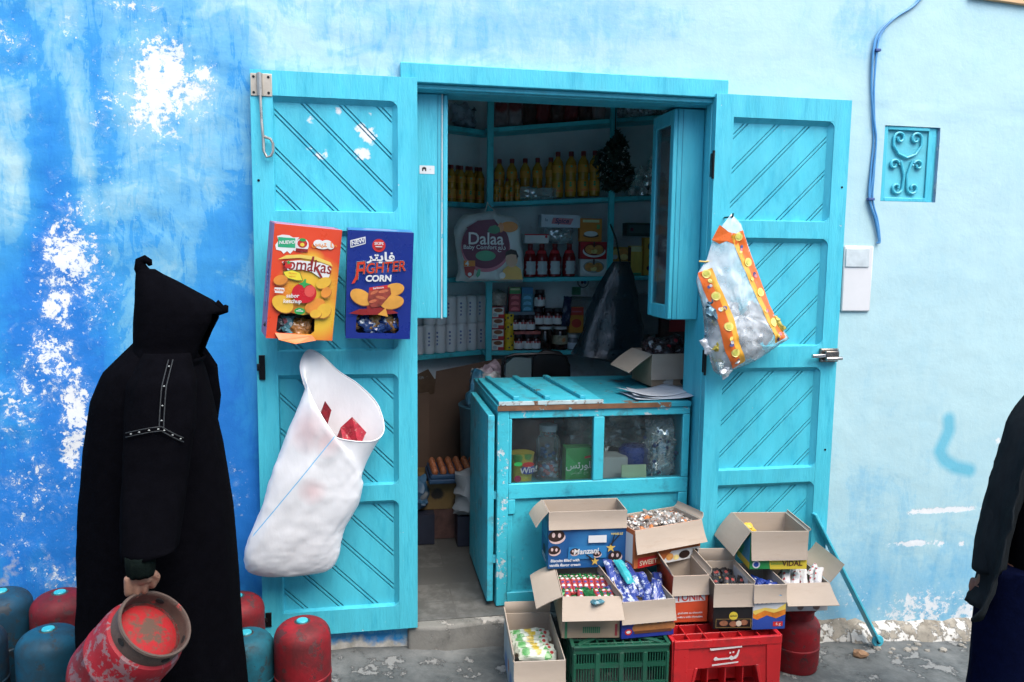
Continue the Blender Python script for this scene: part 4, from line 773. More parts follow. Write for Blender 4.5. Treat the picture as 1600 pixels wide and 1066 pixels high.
t = pack('gum_box', 'green box with white lettering behind the left counter glass', 'box', .985, .20, z0, .128, .07, .172, mat('gum_green', (.02, .33, .07), .4, .06), prints=[('p', mat('light_green_tri', (.05, .45, .12)), [(0, .0), (.06, .09), (.0, .15)]), ('t', '\uFEB2\uFE97\uFEAD\uFEEE\uFEE0\uFEDB', WHITE(), .07, .088, .045, 0, 0, .018), ('t', '\uFEB2\uFE97\uFEAD\uFEEE\uFEE0\uFEDB  \uFECA\uFEDF\uFEA9', mat('pale_green_print', (.5, .75, .55)), .066, .055, .017), ('p', RED(), [(.09, .12), (.12, .125), (.12, .135), (.09, .13)])])
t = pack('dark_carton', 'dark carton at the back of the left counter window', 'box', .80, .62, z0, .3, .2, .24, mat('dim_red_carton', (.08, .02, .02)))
t = thing('film_wrap', 'crumpled sheets of clear film in the upper right of the counter windows', 'film', (1.2, .4, .7)); m = MB(); 
for k in range(3):
    n = 18; vs = [(1.0+.46*i/n, .38+.08*k+.06*fbm(i*.4, j*.4, k*3), .64+.22*j/n+.03*fbm(i*.3, j*.3, k+7)) for j in range(n+1) for i in range(n+1)]; m.add(vs, [(j*(n+1)+i, j*(n+1)+i+1, (j+1)*(n+1)+i+1, (j+1)*(n+1)+i) for j in range(n) for i in range(n)])
m.build('film', glass('wrap_film', film=.30, gl=.12, rough=.2, filmcol=(.6, .62, .55)), t)
m = pillow(.30, .16, .06, wob=.015, seed=4); o = m.build('paper_sheet', mat('newsprint', (.50, .46, .36), .8, .25, 18)); o.location = (1.25, .55, .715); tag(o, 'crumpled beige paper at the top of the right counter window', 'paper')
pack('white_carton', 'plain white carton lying behind the right counter glass', 'box', 1.15, .28, z0, .19, .12, .105, mat('white_carton', (.6, .62, .60), .6, .05), rz=-.1)
m = MB(); m.box((-.06, -.002, 0), (.06, .002, .088)); o = m.build('price_card', mat('pale_green_card', (.50, .66, .42), .7, .05), bevel=.001); o.location = (1.245, .135, z0); o.rotation_euler = (-.12, 0, -.05); tag(o, 'pale green card leaning on the right counter glass', 'card')
m = MB(); m.lathe([(.06, 0), (.075, .04), (.078, .12), (.06, .14), (0, .15)], 20); o = m.build('blue_bag', mat('blue_plastic_bag', (.02, .06, .30), .3, .2, 20, bump=.5)); o.location = (1.30, .30, z0); tag(o, 'dark blue plastic bag behind the right counter glass', 'bag')
m = MB(); m.lathe([(.05, 0), (.07, .05), (.06, .17), (.02, .22), (0, .22)], 16); o = m.build('green_bag', mat('green_plastic_bag', (.10, .45, .28), .3, .2, 20, bump=.5)); o.location = (1.14, .45, z0); tag(o, 'green plastic bag at the back of the right counter window', 'bag')
t = thing('lollipop_bag', 'clear bag of lollipops with white sticks behind the right counter glass', 'bag', (1.40, .24, z0)); rnd = random.Random(8); ma_, mb_ = MB(), MB()
for i in range(46):
    c = Vector((1.40+rnd.uniform(-.055, .055), .22+rnd.uniform(-.04, .05), z0+.03+rnd.random()*.2)); d = Vector((rnd.uniform(-1, 1), rnd.uniform(-.4, .4), rnd.uniform(-1, 1))).normalized()*.04; ma_.bar(c-d, c+d, .0045, .0045); mb_.lathe([(0, -.012), (.011, -.005), (.011, .005), (0, .012)], 8, Matrix.Translation(c+d))
ma_.build('sticks', WHITE(), t); mb_.build('sweets', mat('navy_sweets', (.02, .05, .16), .3, .5, 30), t); m = pillow(.15, .28, .12, wob=.012, seed=6)
for i in range(len(m.v)): m.v[i] = (m.v[i][0]+1.40, m.v[i][1]+.235, m.v[i][2]+z0)
m.build('film', MATS['clear_film'] if 'clear_film' in MATS else glass('clear_film'), t)
# ------------------------------------------------------------------ cartons
def carton(name, label, loc, rz, w, d, h, outm, flaps, group=None, flapm=None):
    t = thing(name, label, 'box', loc, rz, group); tk = .004; m = MB(); X, Y = w/2, d/2
    o = [(-X, -Y), (X, -Y), (X, Y), (-X, Y)]; i_ = [(-X+tk, -Y+tk), (X-tk, -Y+tk), (X-tk, Y-tk), (-X+tk, Y-tk)]
    vs = [(*p, 0) for p in o]+[(*p, h) for p in o]+[(*p, h) for p in i_]+[(*p, tk) for p in i_]; fs = [(3, 2, 1, 0)]; mi = [0]
    for k in range(4):
        q = (k+1) % 4; fs += [(k, q, 4+q, 4+k), (4+k, 4+q, 8+q, 8+k), (8+k, 8+q, 12+q, 12+k)]; mi += [0, 1, 1]
    fs.append((12, 13, 14, 15)); mi.append(1); m.v = vs; m.f = fs; m.mi = mi
    body = m.build('body', [outm, kraft()], t, world=False, bevel=.0015, smooth=20)
    for side, (ang, ln, tap, skew) in flaps.items():
        ang = math.radians(ang)
        O, e, out, L_ = {'f': ((0, -Y, h), (1, 0, 0), (0, -1, 0), w), 'b': ((0, Y, h), (1, 0, 0), (0, 1, 0), w), 'l': ((-X, 0, h), (0, 1, 0), (-1, 0, 0), d), 'r': ((X, 0, h), (0, 1, 0), (1, 0, 0), d)}[side]
        O, e, out = Vector(O), Vector(e), Vector(out); v = Vector((0, 0, 1))*math.cos(ang)+out*math.sin(ang); nn = e.cross(v)
        O = O+out*.0022
        nx, ny = 8, 5; vs = []
        for s in (-1, 1):
            for j in range(ny+1):
                for i in range(nx+1):
                    a, b = i/nx-.5, j/ny; L2 = L_*(1-tap*b); bow = .006*math.sin(PI*b*.8)*(1+a*skew*2)+skew*.02*a*b
                    vs.append(O+e*(a*L2)+v*(b*ln)+nn*(s*.0018)+(nn if nn.dot(out) > 0 or abs(math.cos(ang)) > .9 and nn.dot(out) >= 0 else nn)*bow)
        n1 = (nx+1)*(ny+1); fs = []
        for j in range(ny):
            for i in range(nx):
                a = j*(nx+1)+i; fs.append((a, a+nx+1, a+nx+2, a+1)); fs.append((n1+a, n1+a+1, n1+a+nx+2, n1+a+nx+1))
        bd = [i for i in range(nx+1)]+[j*(nx+1)+nx for j in range(1, ny+1)]+[ny*(nx+1)+i for i in range(nx-1, -1, -1)]+[j*(nx+1) for j in range(ny-1, 0, -1)]
        for k in range(len(bd)): a, b = bd[k], bd[(k+1) % len(bd)]; fs.append((a, b, n1+b, n1+a))
        mb = MB(); mb.add(vs, fs); mb.build('flap', flapm or kraft(), t, world=False, smooth=40)
    return t
R = math.radians
def front(t, w, d): return Face(t, (-w/2, -d/2, 0))
def leftf(t, w, d): return Face(t, (-w/2, d/2, 0), (0, -1, 0), (0, 0, 1))
# a: blue biscuit carton
BLU = mat('biscuit_blue', (.012, .10, .30), .45, .08, 5, spots=[((.03, .20, .46), [(0, -.085, .10, .12), (.08, -.085, .16, .08)], .25, 6, .3)])
w_, d_, h_ = .345, .17, .255
t = carton('biscuit_carton', 'blue biscuit carton with open flaps at the top left of the stack', (.955, -.037, .252), R(-3.5), w_, d_, h_, BLU, {'f': (172, .078, .0, .1), 'l': (142, .085, .02, .3)})
F = front(t, w_, d_); CK = mat('cookie_dark', (.03, .012, .008), .5); CR = mat('cookie_cream', (.75, .55, .52), .5)
def cookie(x, y, r):
    F.patch('biscuit', CR, ell(x+r*.12, y-r*.28, r, r*.72, 26, .2)); F.patch('biscuit', CK, ell(x, y, r, r*.72, 26, .2)); F.patch('mark', CR, ell(x-r*.35, y+r*.1, r*.2, r*.3, 12)); F.patch('mark', CR, ell(x+r*.38, y+r*.05, r*.2, r*.3, 12))
cookie(.035, .148, .036); cookie(.026, .085, .026); cookie(.295, .052, .03)
F.patch('pack_picture', mat('pack_blue', (.03, .22, .50), .4), [(.085, .04), (.255, .045), (.262, .10), (.09, .098)]); cookie(.115, .077, .02); cookie(.215, .065, .018); F.text('Manzani', WHITE(), .165, .077, .034, .04, .15, .02)
F.patch('label_patch', WHITE(), rect(.175, .115, .255, .148)); F.text('VANILLE', YEL(), .30, .152, .014, 0, .1, .02); ST = mat('star_yellow', (.75, .5, .1))
F.patch('flower', ST, star(.275, .09, .023, .009)); F.patch('flower', ST, star(.205, .032, .02, .008)); PD = mat('pod_black', (.01, .01, .012))
F.multi('vanilla_pod', PD, [[(.27, .105), (.31, .15), (.314, .147), (.276, .103)], [(.275, .10), (.287, .15), (.292, .15), (.28, .10)], [(.165, .06), (.20, .035), (.203, .039), (.168, .065)], [(.175, .055), (.19, .03), (.194, .032), (.18, .057)]])
F.text('Biscuits filled with', WHITE(), .073, .04, .0175, 0, .1, .025); F.text('vanilla flavor cream', WHITE(), .073, .02, .0175, 0, .1, .025)
Fl = leftf(t, w_, d_); Fl.patch('print', mat('pack_blue', (.03, .22, .50)), rect(.02, .12, .15, .2)); Fl.patch('print', CK, ell(.08, .06, .03, .022)); Fl.multi('print', WHITE(), [rect(.03, .018, .13, .024), rect(.03, .03, .11, .036)])
# b: orange and white sweets carton
OWM = mat('orange_white_carton', (.62, .16, .04), .45, .1, 6)
w_, d_, h_ = .36, .20, .172; bx = (1.285, -.048, .262); brz = R(15.5)
t = carton('sweets_carton', 'orange and white carton full of wrapped sweets, beside the blue biscuit carton', bx, brz, w_, d_, h_, OWM, {'f': (158, .10, -.06, .2), 'r': (20, .03, .1, 0)})
F = front(t, w_, d_); F.patch('print', WHITE(), [(.14, .0), (.355, .0), (.355, .05), (.2, .05)]); F.patch('print', RED(), rect(.02, .0, .12, .045)); F.patch('biscuit', CAKE, ell(.19, .025, .02, .016)); F.patch('biscuit', CK, ell(.27, .025, .03, .018)); F.patch('biscuit', CAKE2, ell(.225, .018, .015, .012)); F.text('SWEET', mat('cream_letters', (.85, .7, .5)), .075, .02, .03, 0, 0, .02); F.patch('mark', CK, ell(.33, .03, .015, .012))
Fl = leftf(t, w_, d_); Fl.patch('print', WHITE(), rect(.1, .02, .19, .15)); Fl.patch('print', RED(), ell(.06, .08, .03, .03))
def at_local(loc, rz, p): c, s = math.cos(rz), math.sin(rz); return (loc[0]+p[0]*c-p[1]*s, loc[1]+p[0]*s+p[1]*c, loc[2]+p[2])
def sweet_mesh(seed, L=.05, r=.012):
    m = MB(); rings = []
    for k, (t_, q) in enumerate(((-1, .9), (-.8, 1.05), (-.62, .35), (-.45, .85), (-.15, 1), (.15, 1), (.45, .85), (.62, .35), (.8, 1.05), (1, .9))):
        fl_ = .35 if abs(t_) > .7 else 1
        rings.append([(t_*L/2, q*r*math.cos(a)*(1+.2*fbm(a*2, k, seed)), q*r*fl_*math.sin(a)*(1+.25*fbm(a*2, k, seed+3))) for a in (2*PI*i/9 for i in range(9))])
    m.loft(rings); return m
rnd = random.Random(11)
SWM = [mat('white_foil_sweet', (.62, .60, .56), .3, .25, 60, metal=.4, spots=[((.20, .06, .03), [(0, 0, .01, .012)], .12, 60, .9)]), mat('silver_brown_sweet', (.40, .33, .28), .3, .4, 55, metal=.4), mat('orange_sweet', (.62, .20, .05), .35, .2, 40)]
protos = []
for k in range(3): o = sweet_mesh(k*7).build('wrapped_sweet', SWM[k]); protos.append(o)
used = [False]*3
def scatter_sweets(loc, rz, w, d, z, n, group, label, protos, used, weights, scale=1, zj=.02, tilt=.5):
    for i in range(n):
        k = rnd.choices(range(len(protos)), weights)[0]
        u, v = rnd.uniform(-.5, .5), rnd.uniform(-.5, .5); p = at_local(loc, rz, (u*(w-.05), v*(d-.05), z+zj*rnd.random()+.02*(1-(2*u)**2)))
        o = protos[k] if not used[k] else dup(protos[k]); used[k] = True
        o.location = p; o.rotation_euler = (rnd.uniform(-tilt, tilt), rnd.uniform(-tilt, tilt), rnd.uniform(0, 2*PI)); o.scale = (scale,)*3; tag(o, label[k] if isinstance(label, (list, tuple)) else label, 'sweet', group[k] if isinstance(group, (list, tuple)) else group)
scatter_sweets(bx, brz, w_, d_, .142, 110, ['white wrapped sweets in the orange carton', 'silver wrapped sweets in the orange carton', 'orange wrapped sweets in the orange carton'], ['white foil sweet with twisted ends, heaped in the orange and white carton', 'silver and brown sweet with twisted ends, heaped in the orange and white carton', 'orange sweet with twisted ends, heaped in the orange and white carton'], protos, used, (6, 4, 1.2), .95, .012)
# c: plain carton with chocolate sticks
PLAINM = mat('plain_carton', (.42, .31, .21), .85, .08, 4)
w_, d_, h_ = .235, .33, .175; cx_ = (.915, -.232, .072); crz = R(-8)
t = carton('stick_carton', 'plain brown carton of red and green wrapped sticks, on the green crate', cx_, crz, w_, d_, h_, PLAINM, {'f': (138, .095, -.05, -.4), 'l': (118, .115, .06, .35)})
F = front(t, w_, d_); GI = mat('green_ink', (.05, .22, .10), .7); F.multi('print', GI, [rect(.085+.008*k, .022, .0905+.008*k, .048) for k in range(9)]); F.multi('print', GI, [rect(.012, .0, .022, .15)]); F.multi('print', mat('red_ink', (.35, .04, .05)), [rect(.215, .01, .225, .06)])
def stick(seed, L, r, cm, em):
    t = thing('snack_stick', '', 'snack', (0, 0, 0)); rings = []
    for k in range(9):
        q = k/8*2-1; rr = r*(1-.12*abs(q)**4); rings.append([(rr*math.cos(a)*1.1, q*L/2, rr*.8*math.sin(a)) for a in (2*PI*i/10 for i in range(10))])
    m = MB(); m.loft(rings); m.build('wrapper', cm, t, world=False, smooth=50)
    for s in (-1, 1):
        m = MB(); n = 6; vs = [(r*1.5*(i/n*2-1), s*(L/2+b*.014), .004*math.sin(i*2.1+seed)*b+(.5-b)*.006*q2) for q2 in (-1, 1) for b in (0, 1) for i in range(n+1)]; fs = []
        for i in range(n): fs += [(i, i+1, n+2+i, n+1+i)]
        m.add(vs[:2*(n+1)], fs); m.build('twist', em, t, world=False, solid=.0015)
    return t
STM = mat('stick_red', (.42, .05, .05), .3, .2, 30, spots=[((.70, .68, .66), [(0, -.035, .008, .02), (0, .0, .01, .016), (0, .045, .008, .014)], .08, 60, .7), ((.04, .07, .28), [(0, .022, .01, .012), (0, -.015, .01, .01)], .08, 60, .5)])
GFO = mat('green_foil', (.02, .20, .06), .25, .4, 50, metal=.5)
s0 = stick(0, .105, .0125, STM, GFO); first = True; gl = ('red and white wrapped sticks in the back row', 'red, white and blue stick with green foil ends, back row of the plain carton')
tag(s0, gl[1], 'snack', gl[0])
for i in range(9):
    p = at_local(cx_, crz, (-.096+.024*i, -.01, .148)); o = s0 if i == 0 else dup(s0); o.location = p; o.rotation_euler = (R(14)+rnd.uniform(-.05, .05), rnd.uniform(-.3, .3), crz+rnd.uniform(-.05, .05))
for i in range(9):
    p = at_local(cx_, crz, (-.096+.024*i, .055, .13)); o = dup(s0); o.location = p; o.rotation_euler = (R(14), rnd.uniform(-.3, .3), crz)
for i, x in enumerate((-.09, -.035, .04, .066, .092)):
    p = at_local(cx_, crz, (x, -.112, .145)); o = dup(s0, label='red, white and blue stick with green foil ends, front row by the open flap', group='red and white wrapped sticks in the front row'); o.location = p; o.rotation_euler = (R(8), rnd.uniform(-.3, .3), crz+rnd.uniform(-.15, .15))
for i in range(6):
    m = pillow(.05, .06, .02, wob=.008, seed=i+60); o = m.build('green_wrapper', GFO); p = at_local(cx_, crz, (rnd.uniform(-.1, .1), -.075+rnd.uniform(-.02, .02), .15)); o.location = p; o.rotation_euler = (PI/2+.2, 0, rnd.uniform(0, 6)); tag(o, 'crumpled green foil wrapper among the red and green sticks', 'wrapper', 'green foil wrappers in the plain carton')
m = pillow(.05, .07, .02, wob=.004, seed=70); o = m.build('blue_packet', mat('blue_green_packet', (.06, .22, .28), .3, .4, 30)); o.location = at_local(cx_, crz, (.0, -.14, .15)); o.rotation_euler = (PI/2-.2, 0, .3); tag(o, 'blue green packet lying among the sticks by the flap', 'packet')
# d: carton of blue wafer packs
w_, d_, h_ = .225, .33, .155; dx_ = (1.12, -.258, .072); drz = R(1)
WB = mat('wafer_blue', (.02, .04, .30), .4, .1, 5); t = carton('wafer_carton', 'dark blue carton of blue and white wafer packs, right half of the green crate', dx_, drz, w_, d_, h_, WB, {'f': (168, .088, -.04, .15), 'l': (8, .035, .0, 0)})
F = front(t, w_, d_); BR = mat('biscuit_print', (.45, .17, .05), .5, .2, 40); F.multi('biscuit', BR, [ell(.07+.034*k, .042, .024, .02, 20) for k in range(5)]); F.patch('mark', RED(), ell(.03, .028, .015, .013)); F.patch('mark', WHITE(), ell(.03, .028, .009, .006)); F.patch('biscuit', mat('choc_brown', (.12, .04, .015)), rect(.055, .018, .215, .03))
WPK = mat('wafer_pack_film', (.035, .065, .30), .22, .2, 20, coat=.4, wear=(.55, .62, .76), amt=.40, ws=34, bump=.4, bs=50); TPK = mat('teal_pack_film', (.04, .42, .46), .25, .15, 20)
p0 = pillow(.042, .13, .028, wob=.003, seed=9).build('wafer_pack', WPK)
for i in range(16):
    o = p0 if i == 0 else dup(p0); r_, c_ = i//6, i % 6
    p = at_local(dx_, drz, (-.085+.034*c_+rnd.uniform(-.006, .006), -.115+.055*r_+rnd.uniform(-.01, .01), .10+.022*r_+.012*rnd.random())); o.location = p; o.rotation_euler = (-PI/2+.45+rnd.uniform(-.25, .2), rnd.uniform(-.4, .4), drz+rnd.uniform(-.35, .35)); tag(o, 'blue and white wafer pack heaped in the dark blue carton', 'pack', 'wafer packs in the dark blue carton')
o = dup(p0); setmat(o, TPK); del o['group']; o['label'] = 'single teal pack lying on the blue wafer packs'; o.location = at_local(dx_, drz, (-.025, -.03, .17)); o.rotation_euler = (-PI/2+.5, .1, drz+.3)
# e: open carton at the lower left
w_, d_, h_ = .20, .41, .205; ex_ = (.672, -.318, -.142); erz = R(-5)
EM = mat('printed_white_carton', (.5, .58, .62), .45, .2, 8, spots=[((.10, .25, .55), [(-.1, -.1, .05, .1), (-.1, .1, .04, .1)], .1, 15, .5), ((.55, .12, .05), [(-.1, 0, .08, .05)], .1, 15, .5)])
t = carton('cookie_carton', 'open carton on the ground at the lower left, white and green packs inside', ex_, erz, w_, d_, h_, EM, {'f': (170, .11, .0, .2), 'l': (6, .03, .0, 0), 'b': (4, .05, .0, 0)})
for i in range(7):
    m = pillow(.15, .05, .03, wob=.005, seed=i+80); o = m.build('biscuit_pack', mat('white_green_pack%d' % (i % 2), (.62, .68, .58), .3, .15, 20, wear=(.12, .36, .12), amt=.22, ws=28, spots=[((.10, .36, .10), [(-.05, -.014, .03, .035), (.04, -.014, .02, .03)], .1, 45, 1.4), ((.60, .45, .05), [(.0, -.014, .035, .03)], .1, 45, 1.4), ((.40, .04, .04), [(.055, -.014, .035, .016)], .06, 25, .5)]))
    o.location = at_local(ex_, erz, (.0+rnd.uniform(-.012, .012), -.05+.028*i-.02, .125+rnd.uniform(0, .01))); o.rotation_euler = (-.95+rnd.uniform(-.1, .1), rnd.uniform(-.1, .1), erz+rnd.uniform(-.1, .1)); tag(o, 'white and green biscuit pack standing in the lower left carton', 'pack', 'biscuit packs in the lower left carton')
# f, g, h on the red crate
w_, d_, h_ = .155, .23, .205; fx_ = (1.352, -.213, .072); frz = R(-4)
t = carton('wafer_box', 'orange red carton with white lettering, left on the red crate', fx_, frz, w_, d_, h_, mat('tonik_red', (.72, .09, .03), .4, .05), {'f': (172, .083, -.08, .2), 'l': (30, .05, .0, .3), 'r': (8, .03, 0, 0)})
F = front(t, w_, d_); F.patch('print', WHITE(), [(.008, .088), (.142, .094), (.14, .132), (.01, .126)]); F.text('TONIK', mat('tonik_letters', (.62, .05, .03)), .075, .110, .046, .03, 0, .025, sx=.85); F.text('gaufrette au chocolat', WHITE(), .078, .042, .0125, 0, 0, .015); F.text('wafers with chocolate', WHITE(), .078, .024, .0125, 0, 0, .015)
w_, d_, h_ = .165, .25, .195; gx_ = (1.512, -.292, .072); grz = R(-8)
t = carton('chocolate_carton', 'black carton with a yellow disc, middle of the red crate', gx_, grz, w_, d_, h_, mat('black_carton', (.012, .011, .012), .35, .1), {'f': (174, .095, -.05, .15), 'b': (-6, .06, 0, 0)})
F = front(t, w_, d_); F.patch('mark', mat('yellow_disc', (.80, .62, .05)), ell(.085, .058, .018, .018)); F.text('GOLD', BLACK(), .085, .058, .011, 0, 0, .02); F.multi('print', mat('gold_line', (.45, .30, .1)), [[(.06, .108), (.11, .118), (.111, .12), (.06, .111)], rect(.012, .044, .16, .0455), rect(.012, .008, .16, .0095), rect(.012, .008, .0135, .0455), rect(.158, .008, .16, .0455)]); F.patch('mark', RED(), ell(.09, .134, .022, .014)); F.multi('chocolate', mat('choc_pieces', (.35, .14, .07), .5, .3, 50), [ell(.045, .027, .018, .012, 16), ell(.085, .024, .017, .012, 16), ell(.13, .03, .016, .012, 16)]); F.patch('chocolate', mat('cream_filling', (.7, .6, .45)), ell(.108, .026, .012, .013, 14, .5))
for i in range(10):
    m = pillow(.034, .09, .018, wob=.003, seed=i+100); o = m.build('dark_bar', mat('dark_bar_film', (.02, .018, .02), .25, .3, 30, spots=[((.35, .06, .05), [(0, -.01, .06, .014)], .08, 50, .6), ((.5, .35, .1), [(0, -.01, .03, .012)], .08, 50, .6)])); o.location = at_local(gx_, grz, (-.055+.026*(i % 5), -.06+.085*(i//5), .12+.015*rnd.random())); o.rotation_euler = (-PI/2+.5, rnd.uniform(-.3, .3), grz+rnd.uniform(-.3, .3)); tag(o, 'small dark wrapped bar inside the black carton', 'bar', 'dark bars in the black carton')
w_, d_, h_ = .14, .23, .192; hx_ = (1.655, -.323, .072); hrz = R(-5)
t = carton('chip_carton', 'blue, white and orange carton, right end of the red crate', hx_, hrz, w_, d_, h_, mat('mono_white', (.72, .74, .76), .4, .04), {'f': (172, .075, -.03, .2), 'l': (3, .02, 0, 0)})
F = front(t, w_, d_); F.patch('print', mat('royal_blue', (.02, .07, .36)), [(0, 0), (.14, 0), (.14, .062), (.10, .046), (.06, .06), (.02, .042), (0, .05)]); F.patch('print', mat('flame_orange', (.72, .22, .02), .4, .3, 30), [(0, .05), (.02, .042), (.06, .06), (.10, .046), (.14, .062), (.14, .085), (.09, .07), (.05, .082), (.01, .064), (0, .072)]); F.patch('print', mat('flame_yellow', (.85, .62, .12)), [(0, .072), (.01, .064), (.05, .082), (.09, .07), (.14, .085), (.14, .11), (.1, .086), (.05, .094), (0, .082)]); F.patch('print', RED(), rect(.088, .012, .13, .032)); F.text('6 g', WHITE(), .11, .022, .018); F.text('MONO', mat('navy_print', (.03, .04, .12)), .07, .128, .045, .04, 0, .04, sx=.8); F.text('MONO', mat('cyan_letters', (.08, .45, .7)), .07, .129, .043, .04, 0, .005, sx=.8)
for i in range(8):
    m = pillow(.05, .07, .03, wob=.006, seed=i+120); o = m.build('blue_packet', mat('blue_chip_film', (.02, .05, .28), .25, .3, 30, spots=[((.65, .68, .72), [(0, -.012, .035, .014)], .08, 60, .7)])); o.location = at_local(hx_, hrz, (rnd.uniform(-.04, .04), -.06+.03*(i//2), .14+.01*rnd.random())); o.rotation_euler = (-PI/2+rnd.uniform(-.5, .5), rnd.uniform(-.4, .4), rnd.uniform(0, 6)); tag(o, 'small blue packet inside the blue and orange carton', 'packet', 'blue packets in the blue and orange carton')
# i: big open carton on top
w_, d_, h_ = .25, .25, .168; ix_ = (1.757, -.20, .278); irz = R(-7.5)
t = carton('juice_carton', 'big open carton with green and yellow print, topmost at the right of the stack', ix_, irz, w_, d_, h_, mat('juice_green', (.03, .30, .08), .4, .15, 6, spots=[((.02, .20, .45), [(-.125, -.05, .12, .08)], .1, 14, .4)]), {'f': (174, .125, .02, .2), 'l': (148, .13, .05, .4), 'r': (2, .012, 0, 0)})
F = front(t, w_, d_); F.patch('print', mat('juice_yellow', (.78, .60, .05)), [(.09, 0), (.249, 0), (.249, .06), (.08, .06)]); F.patch('mark', WHITE(), ell(.028, .022, .017, .017)); F.patch('mark', mat('royal_blue', (.02, .07, .36)), ell(.028, .022, .011, .011)); F.text('VIDAL', mat('choc_brown', (.12, .04, .015)), .185, .025, .032, 0, 0, .03); F.text('bonbons', GRN(), .12, .026, .016)
Fl = leftf(t, w_, d_); Fl.patch('print', mat('juice_yellow', (.78, .60, .05)), rect(.1, 0, .249, .03)); Fl.patch('print', mat('sky_print', (.06, .35, .6)), [(.15, .03), (.249, .03), (.249, .15), (.2, .1)])
m = pillow(.09, .06, .03, wob=.006, seed=140); o = m.build('yellow_packet', mat('yellow_chip_film', (.75, .5, .06), .3, .3, 30)); o.location = at_local(ix_, irz, (-.06, .06, .085)); o.rotation_euler = (-.9, 0, .3); tag(o, 'yellow packet at the bottom of the big open carton', 'packet')
# j: carton of white wrapped sticks on the gas bottle
w_, d_, h_ = .20, .28, .125; jx_ = (1.862, -.235, .105); jrz = R(-6)
t = carton('wrapper_carton', 'pale carton of white wrapped bars, standing on the red gas bottle', jx_, jrz, w_, d_, h_, mat('pale_printed_carton', (.60, .60, .60), .45, .15, 12, spots=[((.20, .12, .10), [(-.02, -.14, .02, .03), (.05, -.14, .02, .03)], .08, 40, .5)]), {'f': (130, .10, -.12, .1), 'r': (38, .10, .0, .4)})
WS = mat('white_bar_film', (.68, .66, .66), .3, .06, 20, spots=[((.45, .05, .06), [(-.012, -.01, z, .012) for z in (.02, .05, .08)], .07, 70, .9)])
p1 = pillow(.035, .10, .022, wob=.003, seed=150).build('white_bar', WS)
for i in range(14):
    o = p1 if i == 0 else dup(p1); p = at_local(jx_, jrz, (-.07+.034*(i % 5)+rnd.uniform(-.006, .006), -.11+.07*(i//5), .095+.014*rnd.random()+.012*(i//5))); o.location = p; o.rotation_euler = (-PI/2+.3+rnd.uniform(-.15, .2), rnd.uniform(-.4, .4), jrz-.5+rnd.uniform(-.25, .25)); tag(o, 'white and red wrapped bar heaped in the pale carton', 'bar', 'white bars in the pale carton')
